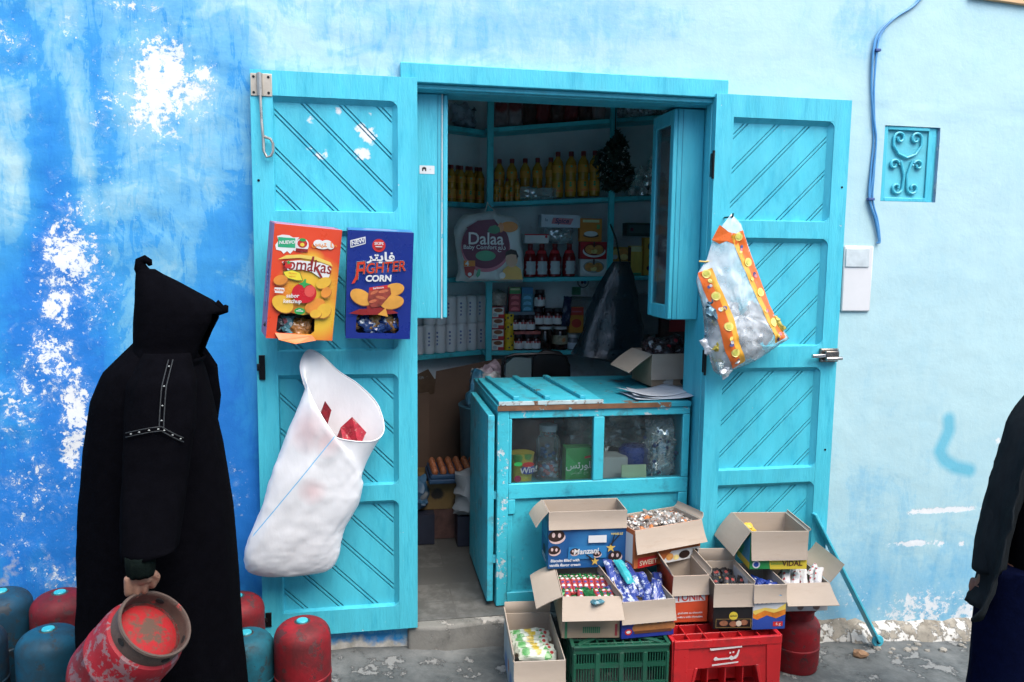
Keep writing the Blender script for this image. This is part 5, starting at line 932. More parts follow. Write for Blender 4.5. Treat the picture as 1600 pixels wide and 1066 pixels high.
# ------------------------------------------------------------------ crates
def crate(name, label, loc, rz, w, d, h, m_, kind):
    t = thing(name, label, 'crate', loc, rz); X, Y = w/2, d/2; f = MB()
    if kind == 'green':           # upside-down vegetable crate: ribbed sides, crossed bottom
        for s, a, b in (('f', (-X, -Y), (X, -Y)), ('r', (X, -Y), (X, Y)), ('b', (X, Y), (-X, Y)), ('l', (-X, Y), (-X, -Y))):
            a, b = Vector((*a, 0)), Vector((*b, 0)); L_ = (b-a).length; e = (b-a)/L_; n = Vector((e.y, -e.x, 0)); 
            def pb(u0, u1, z0, z1, o0=0, th=.006): f.prism([(u0, z0), (u1, z0), (u1, z1), (u0, z1)], a-n*(o0+th), e, (0, 0, 1), n*th)
            pb(0, L_, 0, .025); pb(0, L_, h-.032, h); pb(0, L_, h-.004, h+.003, -.008, .014)
            nr = 3
            for k in range(1, nr): z = h*k/nr-.004; pb(0, L_, z-.008, z+.012)
            nb = 4
            for k in range(nb+1): u = L_*k/nb; pb(max(0, u-.008), min(L_, u+.008), .025, h-.03, -.003, .009)
            ns = int(L_/.0105)
            for k in range(ns+1): u = L_*k/ns; pb(max(0, u-.0021), min(L_, u+.0021), .02, h-.03, .002, .003)
        for k in range(9): u = -Y+d*k/8; f.box((-X+.004, u-.004, h-.012), (X-.004, u+.004, h-.005))
        for k in range(12): u = -X+w*k/11; f.box((u-.004, -Y+.004, h-.0125), (u+.004, Y-.004, h-.0055))
        f.bar((-X+.02, -Y+.02, h-.004), (X-.02, Y-.02, h-.004), .018, .008); f.bar((X-.02, -Y+.02, h-.004), (-X+.02, Y-.02, h-.0045), .018, .008)
    else:                          # bottle crate with a hand hole and a cell grid
        tk = .009
        def wallf(a, b, hole=True):
            a, b = Vector((*a, 0)), Vector((*b, 0)); L_ = (b-a).length; e = (b-a)/L_; n = Vector((e.y, -e.x, 0)); hw = L_*.33; hz0, hz1 = .035, h*.50
            def pb(poly, th=tk, o0=0): f.prism(poly, a-n*(th+o0), e, (0, 0, 1), n*th)
            c = L_/2
            pb(rect(.0, 0, L_, hz0)); pb(rect(0, hz1, L_, h-.001)); pb([(0, hz0), (c-hw, hz0), (c-hw+.028, hz1), (0, hz1)]); pb([(c+hw, hz0), (L_, hz0), (L_, hz1), (c+hw-.028, hz1)])
            pb([(0, 0), (.052, 0), (.062, h-.03), (0, h-.03)], .006, -.006); pb([(L_-.052, 0), (L_, 0), (L_, h-.03), (L_-.062, h-.03)], .006, -.006); pb(rect(0, h-.034, L_, h), .008, -.008)
            for s in (-1, 1): pb([(c+s*hw*1.03-.006, hz0-.02), (c+s*hw*1.03+.006, hz0-.02), (c+s*(hw-.02)+.006, hz1+.004), (c+s*(hw-.02)-.006, hz1+.004)], .005, -.005)
        wallf((-X, -Y), (X, -Y)); wallf((X, -Y), (X, Y)); wallf((X, Y), (-X, Y)); wallf((-X, Y), (-X, -Y))
        f.box((-X+.01, -Y+.01, 0), (X-.01, Y-.01, .008))
        for k in range(1, 6): u = -X+w*k/6; f.box((u-.003, -Y+.01, .03), (u+.003, Y-.01, h-.012))
        for k in range(1, 4): u = -Y+d*k/4; f.box((-X+.01, u-.003, .03), (X-.01, u+.003, h-.0125))
    f.build('body', m_, t, world=False, bevel=.002, seg=2); return t
crate('green_crate', 'dark green slatted plastic crate standing upside down under two cartons', (1.012, -.322, -.172), R(-5), .385, .29, .24, mat('green_plastic', (.008, .10, .055), .4, .15, 6, grime=(.05, .09, .07), gamt=.25, gs=12), 'green')
rc = crate('bottle_crate', 'red plastic bottle crate with white lettering under three cartons', (1.452, -.325, -.178), R(-2.5), .455, .31, .248, mat('red_plastic', (.60, .018, .022), .35, .12, 6, wear=(.72, .45, .42), amt=.13, ws=45, grime=(.25, .02, .02), gamt=.2, gs=9), 'red')
F = Face(rc, (-.2275, -.164, 0)); WSTR = mat('worn_white_paint', (.75, .68, .66), .6, .1, 30)
F.multi('lettering', WSTR, [[(.15, .212), (.155, .203), (.285, .21), (.285, .216)], [(.16, .137), (.272, .145), (.272, .151), (.16, .144)],
  [(.165, .166), (.17, .160), (.235, .163), (.24, .158), (.262, .164), (.27, .174), (.276, .2), (.270, .201), (.262, .18), (.25, .172), (.24, .178), (.23, .170), (.185, .169), (.176, .176), (.17, .174)],
  [(.232, .186), (.239, .186), (.239, .193), (.232, .193)], [(.245, .188), (.252, .188), (.252, .195), (.245, .195)], [(.148, .214), (.150, .206), (.158, .204), (.156, .212)]])
# ------------------------------------------------------------------ things on and behind the counter
t = carton('snack_pack_carton', 'brown carton full of snack bags on the right end of the counter', (1.56, .56, .948), R(3), .285, .26, .165, mat('carton_brown_printed', (.42, .29, .19), .8, .1, 6, spots=[((.70, .68, .64), [(-.05, -.13, .015, .05), (.06, -.13, .012, .05)], .06, 40, .9), ((.03, .03, .03), [(.03, -.13, .02, .03), (.11, -.13, .02, .04)], .06, 40, .9)]), {'f': (176, .13, -.04, .1), 'l': (128, .15, .05, .3)})
for i in range(12):
    m = pillow(.12, .09, .05, wob=.012, seed=i+160); o = m.build('snack_bag', mat('dark_snack_film', (.05, .03, .03), .25, .5, 25, coat=.3, spots=[((.50, .50, .50), [(-.02, -.02, .04, .03)], .06, 30, .8), ((.45, .03, .04), [(.03, -.02, .05, .025)], .06, 30, .7)])); o.location = at_local((1.56, .56, .948), R(3), (rnd.uniform(-.09, .09), rnd.uniform(-.08, .08), .125+.04*rnd.random())); o.rotation_euler = (rnd.uniform(-1.2, -.3), rnd.uniform(-.4, .4), rnd.uniform(-1, 1)); tag(o, 'shiny dark snack bag heaped in the brown carton on the counter', 'snack bag', 'snack bags in the counter carton')
for k, (x, y, r_) in enumerate(((1.47, .31, .1), (1.49, .30, -.15), (1.47, .34, .3))):
    m = MB(); n = 10; vs = [((i/n-.5)*.30, (j/n-.5)*.21, .018*abs(i/n-.5)**2*4*(1 if k else .4)+.002*k) for j in range(n+1) for i in range(n+1)]; m.add(vs, [(j*(n+1)+i, j*(n+1)+i+1, (j+1)*(n+1)+i+1, (j+1)*(n+1)+i) for j in range(n) for i in range(n)])
    o = m.build('paper_sheet', mat('white_paper', (.62, .66, .72), .7, .05), solid=.001); o.location = (x-.09, y-.07, .938+.003*k); o.rotation_euler = (0, 0, r_); tag(o, 'white paper sheet under the brown carton on the counter', 'paper', 'paper sheets on the counter')
t = thing('office_chair', 'dark chair behind the counter, only its curved back showing', 'chair', (1.02, 1.25, 0)); m = MB(); m.tube([(.80, 1.2, .72), (.80, 1.2, .95), (.82, 1.2, 1.0), (.87, 1.2, 1.015), (1.1, 1.2, 1.02), (1.18, 1.2, 1.0), (1.20, 1.2, .93), (1.21, 1.2, .72)], .009, 8); m.build('back_frame', BLK, t)
m = MB(); m.prism([(.97, .74), (1.2, .74), (1.21, .95), (1.15, 1.03), (1.05, 1.045), (.98, 1.0)], (0, 1.195, 0), (1, 0, 0), (0, 0, 1), (0, .03, 0)); m.build('backrest', BLK, t, bevel=.01); m = MB(); m.prism([(.82, .74), (.968, .74), (.972, .99), (.87, 1.0), (.82, .96)], (0, 1.20, 0), (1, 0, 0), (0, 0, 1), (0, .006, 0)); m.build('back_mesh', mat('chair_mesh', (.12, .18, .19), .5), t)
m = MB(); m.box((.78, 1.2, .43), (1.24, 1.62, .48)); m.build('seat', BLK, t, bevel=.02)
for x in (.82, 1.2):
    for y in (1.22, 1.58): m = MB(); m.tube([(x, y, .0), (x, y, .43)], .012, 8); m.build('leg', BLK, t)
    m = MB(); m.tube([(x, 1.2, .45), (x, 1.2, .73)], .009, 8); m.build('back_support', BLK, t)
# floor clutter at the left back
t = thing('cardboard_sheet', 'tall brown cardboard sheet leaning in the left corner behind the fridge', 'cardboard', (.5, 1.5, 0)); m = MB(); m.prism([(.36, .0), (.82, .05), (.82, .93), (.45, .86), (.44, .72), (.36, .70)], (0, 1.62, 0), (1, 0, 0), (0, 0, 1), (.05, .02, 0)); m.build('sheet', mat('dark_cardboard', (.16, .10, .07), .9, .1, 5), t)
m = MB(); m.prism([(-.2, -.0), (.40, .0), (.40, .74), (-.2, .66)], (0, 1.55, 0), (1, 0, 0), (0, 0, 1), (.0, .012, 0)); tag(m.build('cardboard_sheet', MATS['dark_cardboard']), 'lower brown cardboard sheet leaning in the left corner', 'cardboard')
t = thing('storage_bin', 'blue grey plastic bin with a round logo behind the counter', 'bin', (.78, 1.3, 0)); m = MB(); m.lathe([(.18, 0), (.21, .02), (.225, .66), (.235, .70), (.22, .71), (.20, .70)], 28, Matrix.Translation((.79, 1.32, 0))); m.build('bin', mat('bin_blue', (.04, .14, .20), .5, .15, 5), t, smooth=50); F = Face(t, (.64, 1.135, .60), (.9, -.35, 0), (0, 0, 1), world=True); F.patch('mark', BLACK(), ell(.03, .02, .028, .028)); F.patch('mark', mat('grey_print', (.4, .42, .45)), ell(.03, .02, .014, .02))
for k, (x, y, z, c, lab) in enumerate(((.70, 1.25, .70, (.5, .5, .5), 'white and blue crumpled bag on top of the blue bin'), (.82, 1.30, .74, (.45, .35, .4), 'patterned bag standing highest on the blue bin'), (.66, 1.22, .70, (.05, .22, .35), 'blue plastic bag hanging over the rim of the blue bin'))):
    m = pillow(.17, .22, .10, wob=.025, seed=k+200); o = m.build('bag', mat('bin_bag%d' % k, c, .4, .5, 30, bump=.4, bs=30, spots=[((.30, .03, .05), [(.03, -.04, .05, .05)], .1, 30, .9), ((.04, .06, .2), [(-.03, -.04, .12, .06)], .1, 30, .9)])); o.location = (x, y, z); o.rotation_euler = (-.2, (.1, -.5, .4)[k], .3*k); tag(o, lab, 'bag')
t = thing('egg_tray', 'blue egg tray full of brown eggs on the floor at the left back', 'egg tray', (.50, 1.05, .32)); m = MB(); m.box((.35, .93, .335), (.70, 1.23, .36)); m.box((.36, .94, .36), (.69, 1.22, .385)); m.build('tray', mat('tray_blue', (.02, .07, .16), .6, .2), t, bevel=.006)
for i in range(7):
    for j in range(5): m = MB(); m.lathe([(0, -.02), (.015, -.014), (.02, 0), (.017, .014), (.009, .024), (0, .028)], 10, Matrix.Translation((.385+.047*i, .965+.056*j, .395))); m.build('egg', mat('brown_egg', (.40, .13, .05), .5, .15, 8), t)
pack('floor_carton', 'yellow and black carton under the egg tray', 'box', .42, 1.15, .17, .36, .3, .162, mat('yellow_black_carton', (.24, .15, .05), .6, .2, 10, spots=[((.02, .015, .012), [(-.02, -.15, .09, .07), (.1, -.15, .04, .06)], .1, 20, .7)]))
m = MB(); m.box((.24, 1.0, .0), (.62, 1.32, .168)); tag(m.build('floor_box', mat('dim_brown_carton', (.06, .03, .025))), 'dark box on the floor below the yellow carton', 'box')
m = pillow(.22, .24, .16, wob=.03, seed=230); o = m.build('white_bag', mat('white_carrier', (.42, .45, .48), .4, .1, 10, bump=.5, bs=20)); o.location = (.585, .90, .17); o.rotation_euler = (0, .1, .2); tag(o, 'white plastic carrier bag in front of the egg tray', 'bag')
m = MB(); m.box((.50, .86, 0), (.70, 1.02, .168)); tag(m.build('dark_stool', mat('dim_blue_stool', (.02, .025, .05))), 'low dark box under the white carrier bag', 'box')
m = pillow(.16, .2, .12, wob=.02, seed=240); o = m.build('bag', mat('blue_white_bag', (.04, .12, .22), .4, .3, 10, spots=[((.5, .53, .55), [(.04, -.04, .1, .06), (-.05, -.04, .18, .04)], .1, 14, .6)])); o.location = (.27, 1.0, .17); o.rotation_euler = (0, 0, .2); tag(o, 'blue and white bag at the left edge of the doorway floor', 'bag')
m = MB(); m.box((.2, .92, 0), (.38, 1.08, .168)); tag(m.build('dark_stool', MATS['dim_blue_stool']), 'low dark box under the blue and white bag', 'box')
# ------------------------------------------------------------------ snack dispensers on the left door leaf
def dispenser(name, label, loc, rz, tilt, w, d, h, side, frontm, win, lift=.0):
    """upright carton hung on the door with a torn window near the bottom of its face"""
    t = thing(name, label, 'box', loc, rz); t.rotation_euler = (R(6), tilt, rz); X, Y = w/2, d/2; x0, x1, z0, z1 = win; m = MB(); tk = .003
    m.box((-X, -Y+tk, 0), (-X+tk, Y, h)); m.box((X-tk, -Y+tk, 0), (X, Y, h)); m.box((-X+tk, Y-tk, 0), (X-tk, Y, h)); m.box((-X+tk, -Y+tk, 0), (X-tk, Y-tk, tk)); m.box((-X+tk, -Y+tk, h-tk), (X-tk, Y-tk, h))
    m.build('carton', side, t, world=False, bevel=.0015)
    f = MB(); hole = [(x0, z0+.006), (x0+.01, z0), (x1-.012, z0), (x1, z0+.012), (x1-.002, z1-.02), (x1-.01, z1+.004), ((x0+x1)/2+.02, z1-.003), ((x0+x1)/2-.03, z1+.005), (x0+.012, z1), (x0+.002, z1-.012)]
    out = [(-X, 0), (-X/2, 0), (X/2, 0), (X, 0), (X, h*.3), (X, h), (X/2, h), (0, h), (-X, h), (-X, h*.3)]
    n = len(hole); vs = []
    for y in (-Y, -Y+tk):
        vs += [(p[0], y, p[1]) for p in out]+[(p[0], y, p[1]) for p in hole]
    fs = []
    for k in range(n):
        q = (k+1) % n; fs += [(k, q, n+q, n+k), (2*n+k, 3*n+k, 3*n+q, 2*n+q), (n+k, n+q, 3*n+q, 3*n+k), (k, 2*n+k, 2*n+q, q)]
    f.add(vs, fs); f.build('front', frontm, t, world=False, smooth=0)
    i = MB(); i.box((-X+tk+.001, -Y+.05, tk+.001), (X-tk-.001, Y-tk-.001, z1+.05)); i.build('inner_shade', mat('dark_inside', (.05, .035, .03), .9), t, world=False)
    return t, Face(t, (-X, -Y, 0))
TOM = mat('tomato_snack_front', (.78, .075, .025), .35, .05, 5, spots=[((.88, .55, .05), [(.03, -.06, .20, .19), (.06, -.06, .10, .18), (.02, -.06, .30, .08)], .22, 4, .25)])
w_, d_, h_ = .25, .125, .43
t, F = dispenser('snack_dispenser', 'orange red snack box with a torn window, hung on the left leaf', (-.254, -.150, 1.279), R(15), R(4.5), w_, d_, h_, mat('mauve_side', (.40, .17, .30), .45, .1, 6), TOM, (.035-w_/2, .178-w_/2, .022, .098))
BRN = mat('brown_red_letters', (.28, .02, .02), .4)
F.patch('flash', mat('flash_white', (.82, .84, .82), .4), [(.012, .335), (.03, .332), (.04, .322), (.052, .333), (.064, .324), (.074, .338), (.088, .334), (.082, .352), (.094, .362), (.084, .374), (.092, .388), (.07, .385), (.055, .392), (.03, .392), (.012, .385), (.018, .368), (.008, .352)])
F.patch('flash', mat('flash_green', (.03, .38, .18), .4), [(.018, .345), (.08, .347), (.078, .383), (.016, .382)]); F.text('NUEVO', WHITE(), .049, .365, .017, .12, .1, .03)
F.patch('logo', mat('flash_white', (.82, .84, .82)), ell(.105, .36, .024, .026)); F.patch('logo', mat('apple_red_print', (.52, .03, .02)), ell(.105, .366, .018, .016)); F.patch('logo', mat('brown_red_letters', (.28, .02, .02)), rect(.083, .335, .127, .347)); F.patch('logo', GRN(), ell(.105, .38, .012, .006)); F.patch('logo', YEL(), ell(.105, .362, .008, .007))
F.multi('logo', mat('flash_white', (.82, .84, .82)), [ell(.165, .372, .02, .014), ell(.195, .372, .022, .016), ell(.178, .362, .026, .01), ell(.21, .366, .014, .012)]); F.text('\uFEB2\uFEF4\uFE98\uFEE3\uFE8E\uFEC3', ORG(), .187, .37, .027, 0, 0, .03)
F.patch('arc', mat('flame_yellow', (.85, .62, .12)), [(.02, .30), (.05, .318), (.1, .325), (.16, .322), (.215, .305), (.225, .29), (.16, .308), (.1, .312), (.05, .305)]); F.patch('arc', mat('flash_white', (.82, .84, .82)), [(.035, .292), (.06, .262), (.11, .27), (.15, .262), (.17, .25), (.2, .232), (.215, .25), (.222, .288), (.18, .3), (.1, .303)])
F.text('tomakas', BRN, .130, .285, .064, -.02, .06, .012, sx=.86, arc=.5); F.patch('tomato', RED(), ell(.060, .281, .0135, .012)); F.patch('leaf', GRN(), star(.060, .292, .010, .004)); F.multi('swash', BRN, [[(.14, .30), (.146, .322), (.153, .322), (.147, .27)], [(.158, .28), (.185, .24), (.193, .228), (.193, .24), (.166, .286)]])
LEM = mat('lemon_leaf', (.86, .70, .05), .4); F.patch('leaf_note', mat('leaf_outline', (.12, .2, .03)), [(.042, .256), (.075, .266), (.105, .258), (.119, .226), (.095, .225), (.06, .232), (.047, .243)]); F.patch('leaf_note', LEM, [(.045, .255), (.075, .263), (.103, .256), (.115, .229), (.095, .228), (.062, .234), (.05, .244)]); F.text('Nuevo\nsabor', ORG(), .078, .247, .011)
CHP = mat('chip_yellow', (.84, .50, .05), .45, .12, 18); CHO = mat('chip_orange', (.78, .28, .04), .45, .15, 18)
for (x, y, a, b, rt, mm) in ((.195, .225, .03, .02, .5, CHP), (.035, .225, .026, .018, .3, CHO), (.05, .135, .042, .03, -.5, CHP), (.17, .135, .04, .026, .5, CHO), (.205, .118, .03, .026, .9, CHP), (.175, .105, .022, .016, .2, CHP), (.207, .19, .022, .018, .9, CHO)):
    F.patch('chip', mat('chip_edge', (.45, .16, .03)), ell(x+.002, y-.003, a, b, 24, rt)); F.patch('chip', mm, ell(x, y, a, b, 24, rt))
F.patch('tomato', mat('tomato_red', (.62, .02, .03), .3), ell(.125, .182, .046, .039, 36)); F.patch('tomato', mat('tomato_light', (.75, .10, .08), .3), ell(.145, .19, .02, .022)); F.patch('leaf', GRN(), [(.1, .215), (.115, .222), (.122, .235), (.128, .235), (.128, .222), (.148, .217), (.13, .21), (.123, .2), (.115, .211)])
F.text('sabor\nketchup', WHITE(), .083, .158, .021, .05, .1, .02); F.multi('lettering', WHITE(), [rect(.015, .19, .05, .196), rect(.017, .176, .048, .183)]); F.text('GRATIS', WHITE(), .033, .187, .012); F.patch('seal', GRN(), ell(.113, .112, .02, .013)); F.multi('seal_text', WHITE(), [rect(.1, .111, .126, .114), rect(.108, .117, .118, .119)])
Fs = leftf(t, w_, d_); Fs.multi('print', mat('pale_blue_letters', (.35, .42, .65)), [ell(.05, .15, .012, .03), ell(.075, .2, .014, .045), ell(.06, .25, .012, .03), ell(.085, .14, .012, .04), ell(.07, .3, .012, .02)]); Fs.text('tomakas', mat('indigo_print', (.10, .10, .38)), .062, .21, .06, PI/2, 0, .02)
m = MB(); m.add([(-.095, -.0665, .022), (.045, -.0665, .018), (.06, -.072, .0), (-.02, -.095, -.012), (-.08, -.08, -.002)], [(0, 4, 3, 2, 1)]); m.build('torn_flap', mat('torn_orange', (.80, .22, .06), .5, .1), t, world=False, solid=.0025, smooth=0)
rnd = random.Random(21)
def inside_packs(t, win, y, mats_, n, name, label, grp, sz=.07):
    for i in range(n):
        m = pillow(sz, sz*.75, .03, wob=.008, seed=i*5+300); o = m.build(name, mats_[i % len(mats_)], t, world=False); x0, x1, z0, z1 = win
        o.location = (x0+(x1-x0)*(.12+.76*rnd.random()), y+.012*rnd.random(), z0-.012+(z1-z0)*.42*rnd.random()); o.rotation_euler = (-.3, rnd.uniform(-.8, .8), rnd.uniform(-.3, .3))
PK1 = mat('teal_snack_film', (.08, .24, .28), .22, .4, 30, coat=.4, spots=[((.50, .05, .06), [(0, -.015, .03, .022)], .1, 40, .7), ((.55, .58, .6), [(.025, -.012, .02, .014)], .1, 40, .7)]); PK2 = mat('amber_snack_film', (.40, .16, .03), .25, .5, 30, coat=.4)
inside_packs(t, (.035-w_/2, .178-w_/2, .022, .098), -.035, (PK1, PK2, mat('dark_snack_film2', (.03, .03, .035), .25, .4, 25)), 8, 'snack_bag', '', '')
FB = mat('fighter_front', (.012, .03, .24), .3, .06, 4, spots=[((.03, .07, .36), [(0, -.06, .28, .09), (.0, -.06, .16, .10)], .25, 5, .3)], stretch=(.6, 1, 3))
w_, d_, h_ = .25, .125, .418
t, F = dispenser('snack_dispenser', 'dark blue snack box with a window of blue bags, on the left leaf', (.055, -.128, 1.277), R(3), R(1.5), w_, d_, h_, mat('navy_side', (.012, .03, .20), .35, .1), FB, (.038-w_/2, .205-w_/2, .022, .098))
Ft = Face(t, (-w_/2, -d_/2, h_), (1, 0, 0), (0, 1, 0)); Ft.patch('print', mat('top_blue', (.03, .18, .45)), rect(.002, .002, w_-.002, d_-.002)); Ft.multi('print', mat('pale_blue_letters', (.35, .42, .65)), [[(.05, .05), (.18, .04), (.2, .06), (.07, .075)], [(.06, .085), (.17, .08), (.17, .095), (.08, .1)]])
F.patch('frame', WHITE(), [(.012, .352), (.068, .370), (.067, .397), (.010, .380)]); F.patch('frame', mat('fighter_navy', (.01, .025, .2)), [(.015, .357), (.065, .373), (.064, .392), (.013, .377)]); F.text('NEW', WHITE(), .039, .375, .022, .29, .1, .03)
F.patch('logo', RED(), ell(.118, .365, .025, .025)); F.text('SKIPS', WHITE(), .118, .372, .015, 0, 0, .02); F.patch('logo', mat('brown_red_letters', (.28, .02, .02)), [(.102, .362), (.134, .362), (.128, .352), (.118, .348), (.108, .352)]); F.patch('logo', WHITE(), rect(.105, .359, .131, .362))
F.text('\uFEAE\uFE98\uFEF3\uFE8E\uFED3', WHITE(), .128, .321, .046, 0, 0, .03, sx=1.25)
for mm, bo, o_ in ((WHITE(), .036, 0), (BLACK(), .028, 0), (mat('fighter_red', (.68, .05, .02), .3), .008, 0)):
    F.text('F', mm, .042, .262, .095, .12, .25, bo, sx=.8); F.text('IGHTER', mm, .138, .280, .056, .11, .2, bo, sx=.86)
F.patch('swash', mat('fighter_red', (.68, .05, .02)), [(.018, .215), (.035, .25), (.045, .25), (.03, .218)]); F.text('CORN', WHITE(), .119, .238, .034, .04, .1, .04)
CH2 = mat('corn_chip', (.80, .38, .06), .5, .15, 18); MEAT = mat('meat_print', (.30, .05, .03), .5, .5, 40)
F.patch('splash', mat('brown_red_letters', (.28, .02, .02)), [(.01, .10), (.05, .118), (.08, .12), (.075, .14), (.11, .13), (.17, .12), (.2, .105), (.15, .098), (.06, .095)])
for (x, y, a, b, rt) in ((.055, .165, .044, .028, -.5), (.18, .198, .04, .024, .25), (.175, .148, .045, .026, .2)): F.patch('chip', mat('chip_edge', (.45, .16, .03)), ell(x, y-.003, a, b, 26, rt)); F.patch('chip', CH2, ell(x, y, a, b, 26, rt))
F.patch('filling', MEAT, [(.08, .155), (.085, .2), (.12, .21), (.165, .205), (.17, .18), (.15, .155), (.13, .13), (.095, .125)]); F.multi('filling', mat('meat_light', (.60, .16, .07), .5, .4, 50), [ell(.105, .185, .016, .006, 12, .5), ell(.14, .19, .02, .006, 12, .2), ell(.13, .165, .02, .006, 12, -.2), ell(.1, .15, .016, .006, 12, .3)]); F.patch('banner', RED(), [(.085, .203), (.155, .215), (.156, .202), (.086, .191)]); F.text('barbecue', WHITE(), .12, .203, .011, .15, 0, .02); F.patch('chip', CH2, [(.12, .098), (.16, .09), (.15, .125)])
PB = mat('blue_snack_film', (.015, .05, .20), .2, .4, 30, coat=.5, spots=[((.50, .56, .62), [(-.02, -.014, .02, .018)], .1, 40, .8)]); inside_packs(t, (.038-w_/2, .205-w_/2, .022, .098), -.038, (PB, PB, mat('blue_amber_film', (.30, .15, .04), .25, .4, 30, coat=.4)), 9, 'snack_bag', '', '', .075)
# ------------------------------------------------------------------ white woven sack
t = thing('white_sack', 'white woven plastic sack with a red packet inside, hanging on the left door leaf', 'sack', (-.2, -.16, .3))
mouth = [(-.218, -.075, 1.213), (-.245, -.125, 1.15), (-.206, -.185, 1.035), (-.157, -.225, .948), (-.115, -.24, .897), (-.03, -.232, .872), (.048, -.20, .868), (.080, -.155, .905), (.055, -.09, .99), (-.02, -.07, 1.07), (-.098, -.066, 1.125), (-.165, -.064, 1.19)]
def ring(cx, cy, cz, a, b, tilt=0, n=12, ph=0):
    out = []
    for k in range(n):       # same start (top-left, going front) as the mouth
        q = 2*PI*k/n+ph; u, v = -math.cos(q), -math.sin(q)
        out.append((cx+a*u*math.cos(tilt), cy+b*v, cz+a*u*math.sin(tilt)))
    return out
rs = [mouth, ring(-.115, -.155, .90, .20, .095, -.98), ring(-.155, -.15, .78, .185, .09, -.62), ring(-.195, -.15, .66, .182, .085, -.42), ring(-.24, -.145, .54, .172, .08, -.25), ring(-.275, -.14, .44, .185, .075, -.12), ring(-.29, -.135, .365, .184, .065, -.02), ring(-.29, -.13, .318, .150, .045, .0), ring(-.29, -.13, .306, .06, .015, 0)]
def dense(rings, nu=64, nv=90):
    k = len(rings[0]); m_ = len(rings); out = []
    def cr(p0, p1, p2, p3, t): return .5*((2*p1)+(p2-p0)*t+(2*p0-5*p1+4*p2-p3)*t*t+(3*p1-p0-3*p2+p3)*t**3)
    R_ = [[Vector(p) for p in r] for r in rings]
    R2 = []
    for r in R_:
        R2.append([cr(r[(int(i*k/nu)-1) % k], r[int(i*k/nu) % k], r[(int(i*k/nu)+1) % k], r[(int(i*k/nu)+2) % k], i*k/nu-int(i*k/nu)) for i in range(nu)])
    for j in range(nv+1):
        f = j/nv*(m_-1); b = min(int(f), m_-2); tt = f-b
        out.append([cr(R2[max(b-1, 0)][i], R2[b][i], R2[b+1][i], R2[min(b+2, m_-1)][i], tt) for i in range(nu)])
    return out
dr = dense(rs)
cen = [sum((p for p in r), Vector())/len(r) for r in dr]
for j, r in enumerate(dr):
    f = j/(len(dr)-1); amp = .0085*min(1, f*5+.15)
    for i, p in enumerate(r):
        n_ = (p-cen[j]); n_.z *= .2; n_.normalize() if n_.length > 1e-5 else None
        a = 2*PI*i/len(r)
        w1 = p.x*.55+p.z*.83; w2 = p.x*.83-p.z*.55; q = .9*fbm(w2*8, p.y*6, w1*1.5)+.75*(.5-min(1, abs(fbm(w2*10+2, p.y*8, w1*2.0+7))*1.6)**.7)
        r[i] = Vector(p)+n_*amp*q
        if r[i].y > -.056: r[i].y = -.056+.1*(r[i].y+.056)*0
dr0 = [p+(p-cen[0])*.03+Vector((0, -.003, .004)) for p in dr[0]]
m = MB(); m.loft(dr, True, False, True, flip=True)
SACK = mat('woven_sack', (.93, .94, .96), .42, .03, 6, bump=.4, bs=16, stretch=(1.6, 1.6, .7), spots=[((.84, .68, .69), [(-.02, -.08, .62, .13), (.06, -.08, .58, .09), (.0, -.08, .38, .08), (-.05, -.08, .70, .07)], .3, 7, .5)])
nt_ = SACK.node_tree      # thin blue thread line woven down the sack
tc_ = nt_.nodes.new('ShaderNodeTexCoord'); dp_ = nt_.nodes.new('ShaderNodeVectorMath'); dp_.operation = 'DOT_PRODUCT'; nt_.links.new(tc_.outputs['Object'], dp_.inputs[0])
A_ = Vector((-.265, 0, .15)); B_ = Vector((.035, 0, .53)); dd = (B_-A_).normalized(); nn = Vector((dd.z, 0, -dd.x)); dp_.inputs[1].default_value = tuple(nn)
sx_ = nt_.nodes.new('ShaderNodeMath'); sx_.operation = 'SUBTRACT'; nt_.links.new(dp_.outputs['Value'], sx_.inputs[0]); sx_.inputs[1].default_value = A_.dot(nn)
s2x = nt_.nodes.new('ShaderNodeSeparateXYZ'); nt_.links.new(tc_.outputs['Object'], s2x.inputs[0])
bow = nt_.nodes.new('ShaderNodeMath'); bow.operation = 'MULTIPLY_ADD'; nt_.links.new(s2x.outputs['Z'], bow.inputs[0]); bow.inputs[1].default_value = .0; nt_.links.new(sx_.outputs[0], bow.inputs[2])
ab = nt_.nodes.new('ShaderNodeMath'); ab.operation = 'ABSOLUTE'; nt_.links.new(bow.outputs[0], ab.inputs[0]); lt = nt_.nodes.new('ShaderNodeMapRange'); nt_.links.new(ab.outputs[0], lt.inputs[0]); lt.inputs[1].default_value = .0012; lt.inputs[2].default_value = .0024; lt.inputs[3].default_value = 1; lt.inputs[4].default_value = 0
zl = nt_.nodes.new('ShaderNodeMath'); zl.operation = 'LESS_THAN'; nt_.links.new(s2x.outputs['Z'], zl.inputs[0]); zl.inputs[1].default_value = .60
yl = nt_.nodes.new('ShaderNodeMath'); yl.operation = 'LESS_THAN'; nt_.links.new(s2x.outputs['Y'], yl.inputs[0]); yl.inputs[1].default_value = -.01
ml = nt_.nodes.new('ShaderNodeMath'); ml.operation = 'MULTIPLY'; nt_.links.new(lt.outputs[0], ml.inputs[0]); nt_.links.new(zl.outputs[0], ml.inputs[1]); ml2 = nt_.nodes.new('ShaderNodeMath'); ml2.operation = 'MULTIPLY'; nt_.links.new(ml.outputs[0], ml2.inputs[0]); nt_.links.new(yl.outputs[0], ml2.inputs[1])
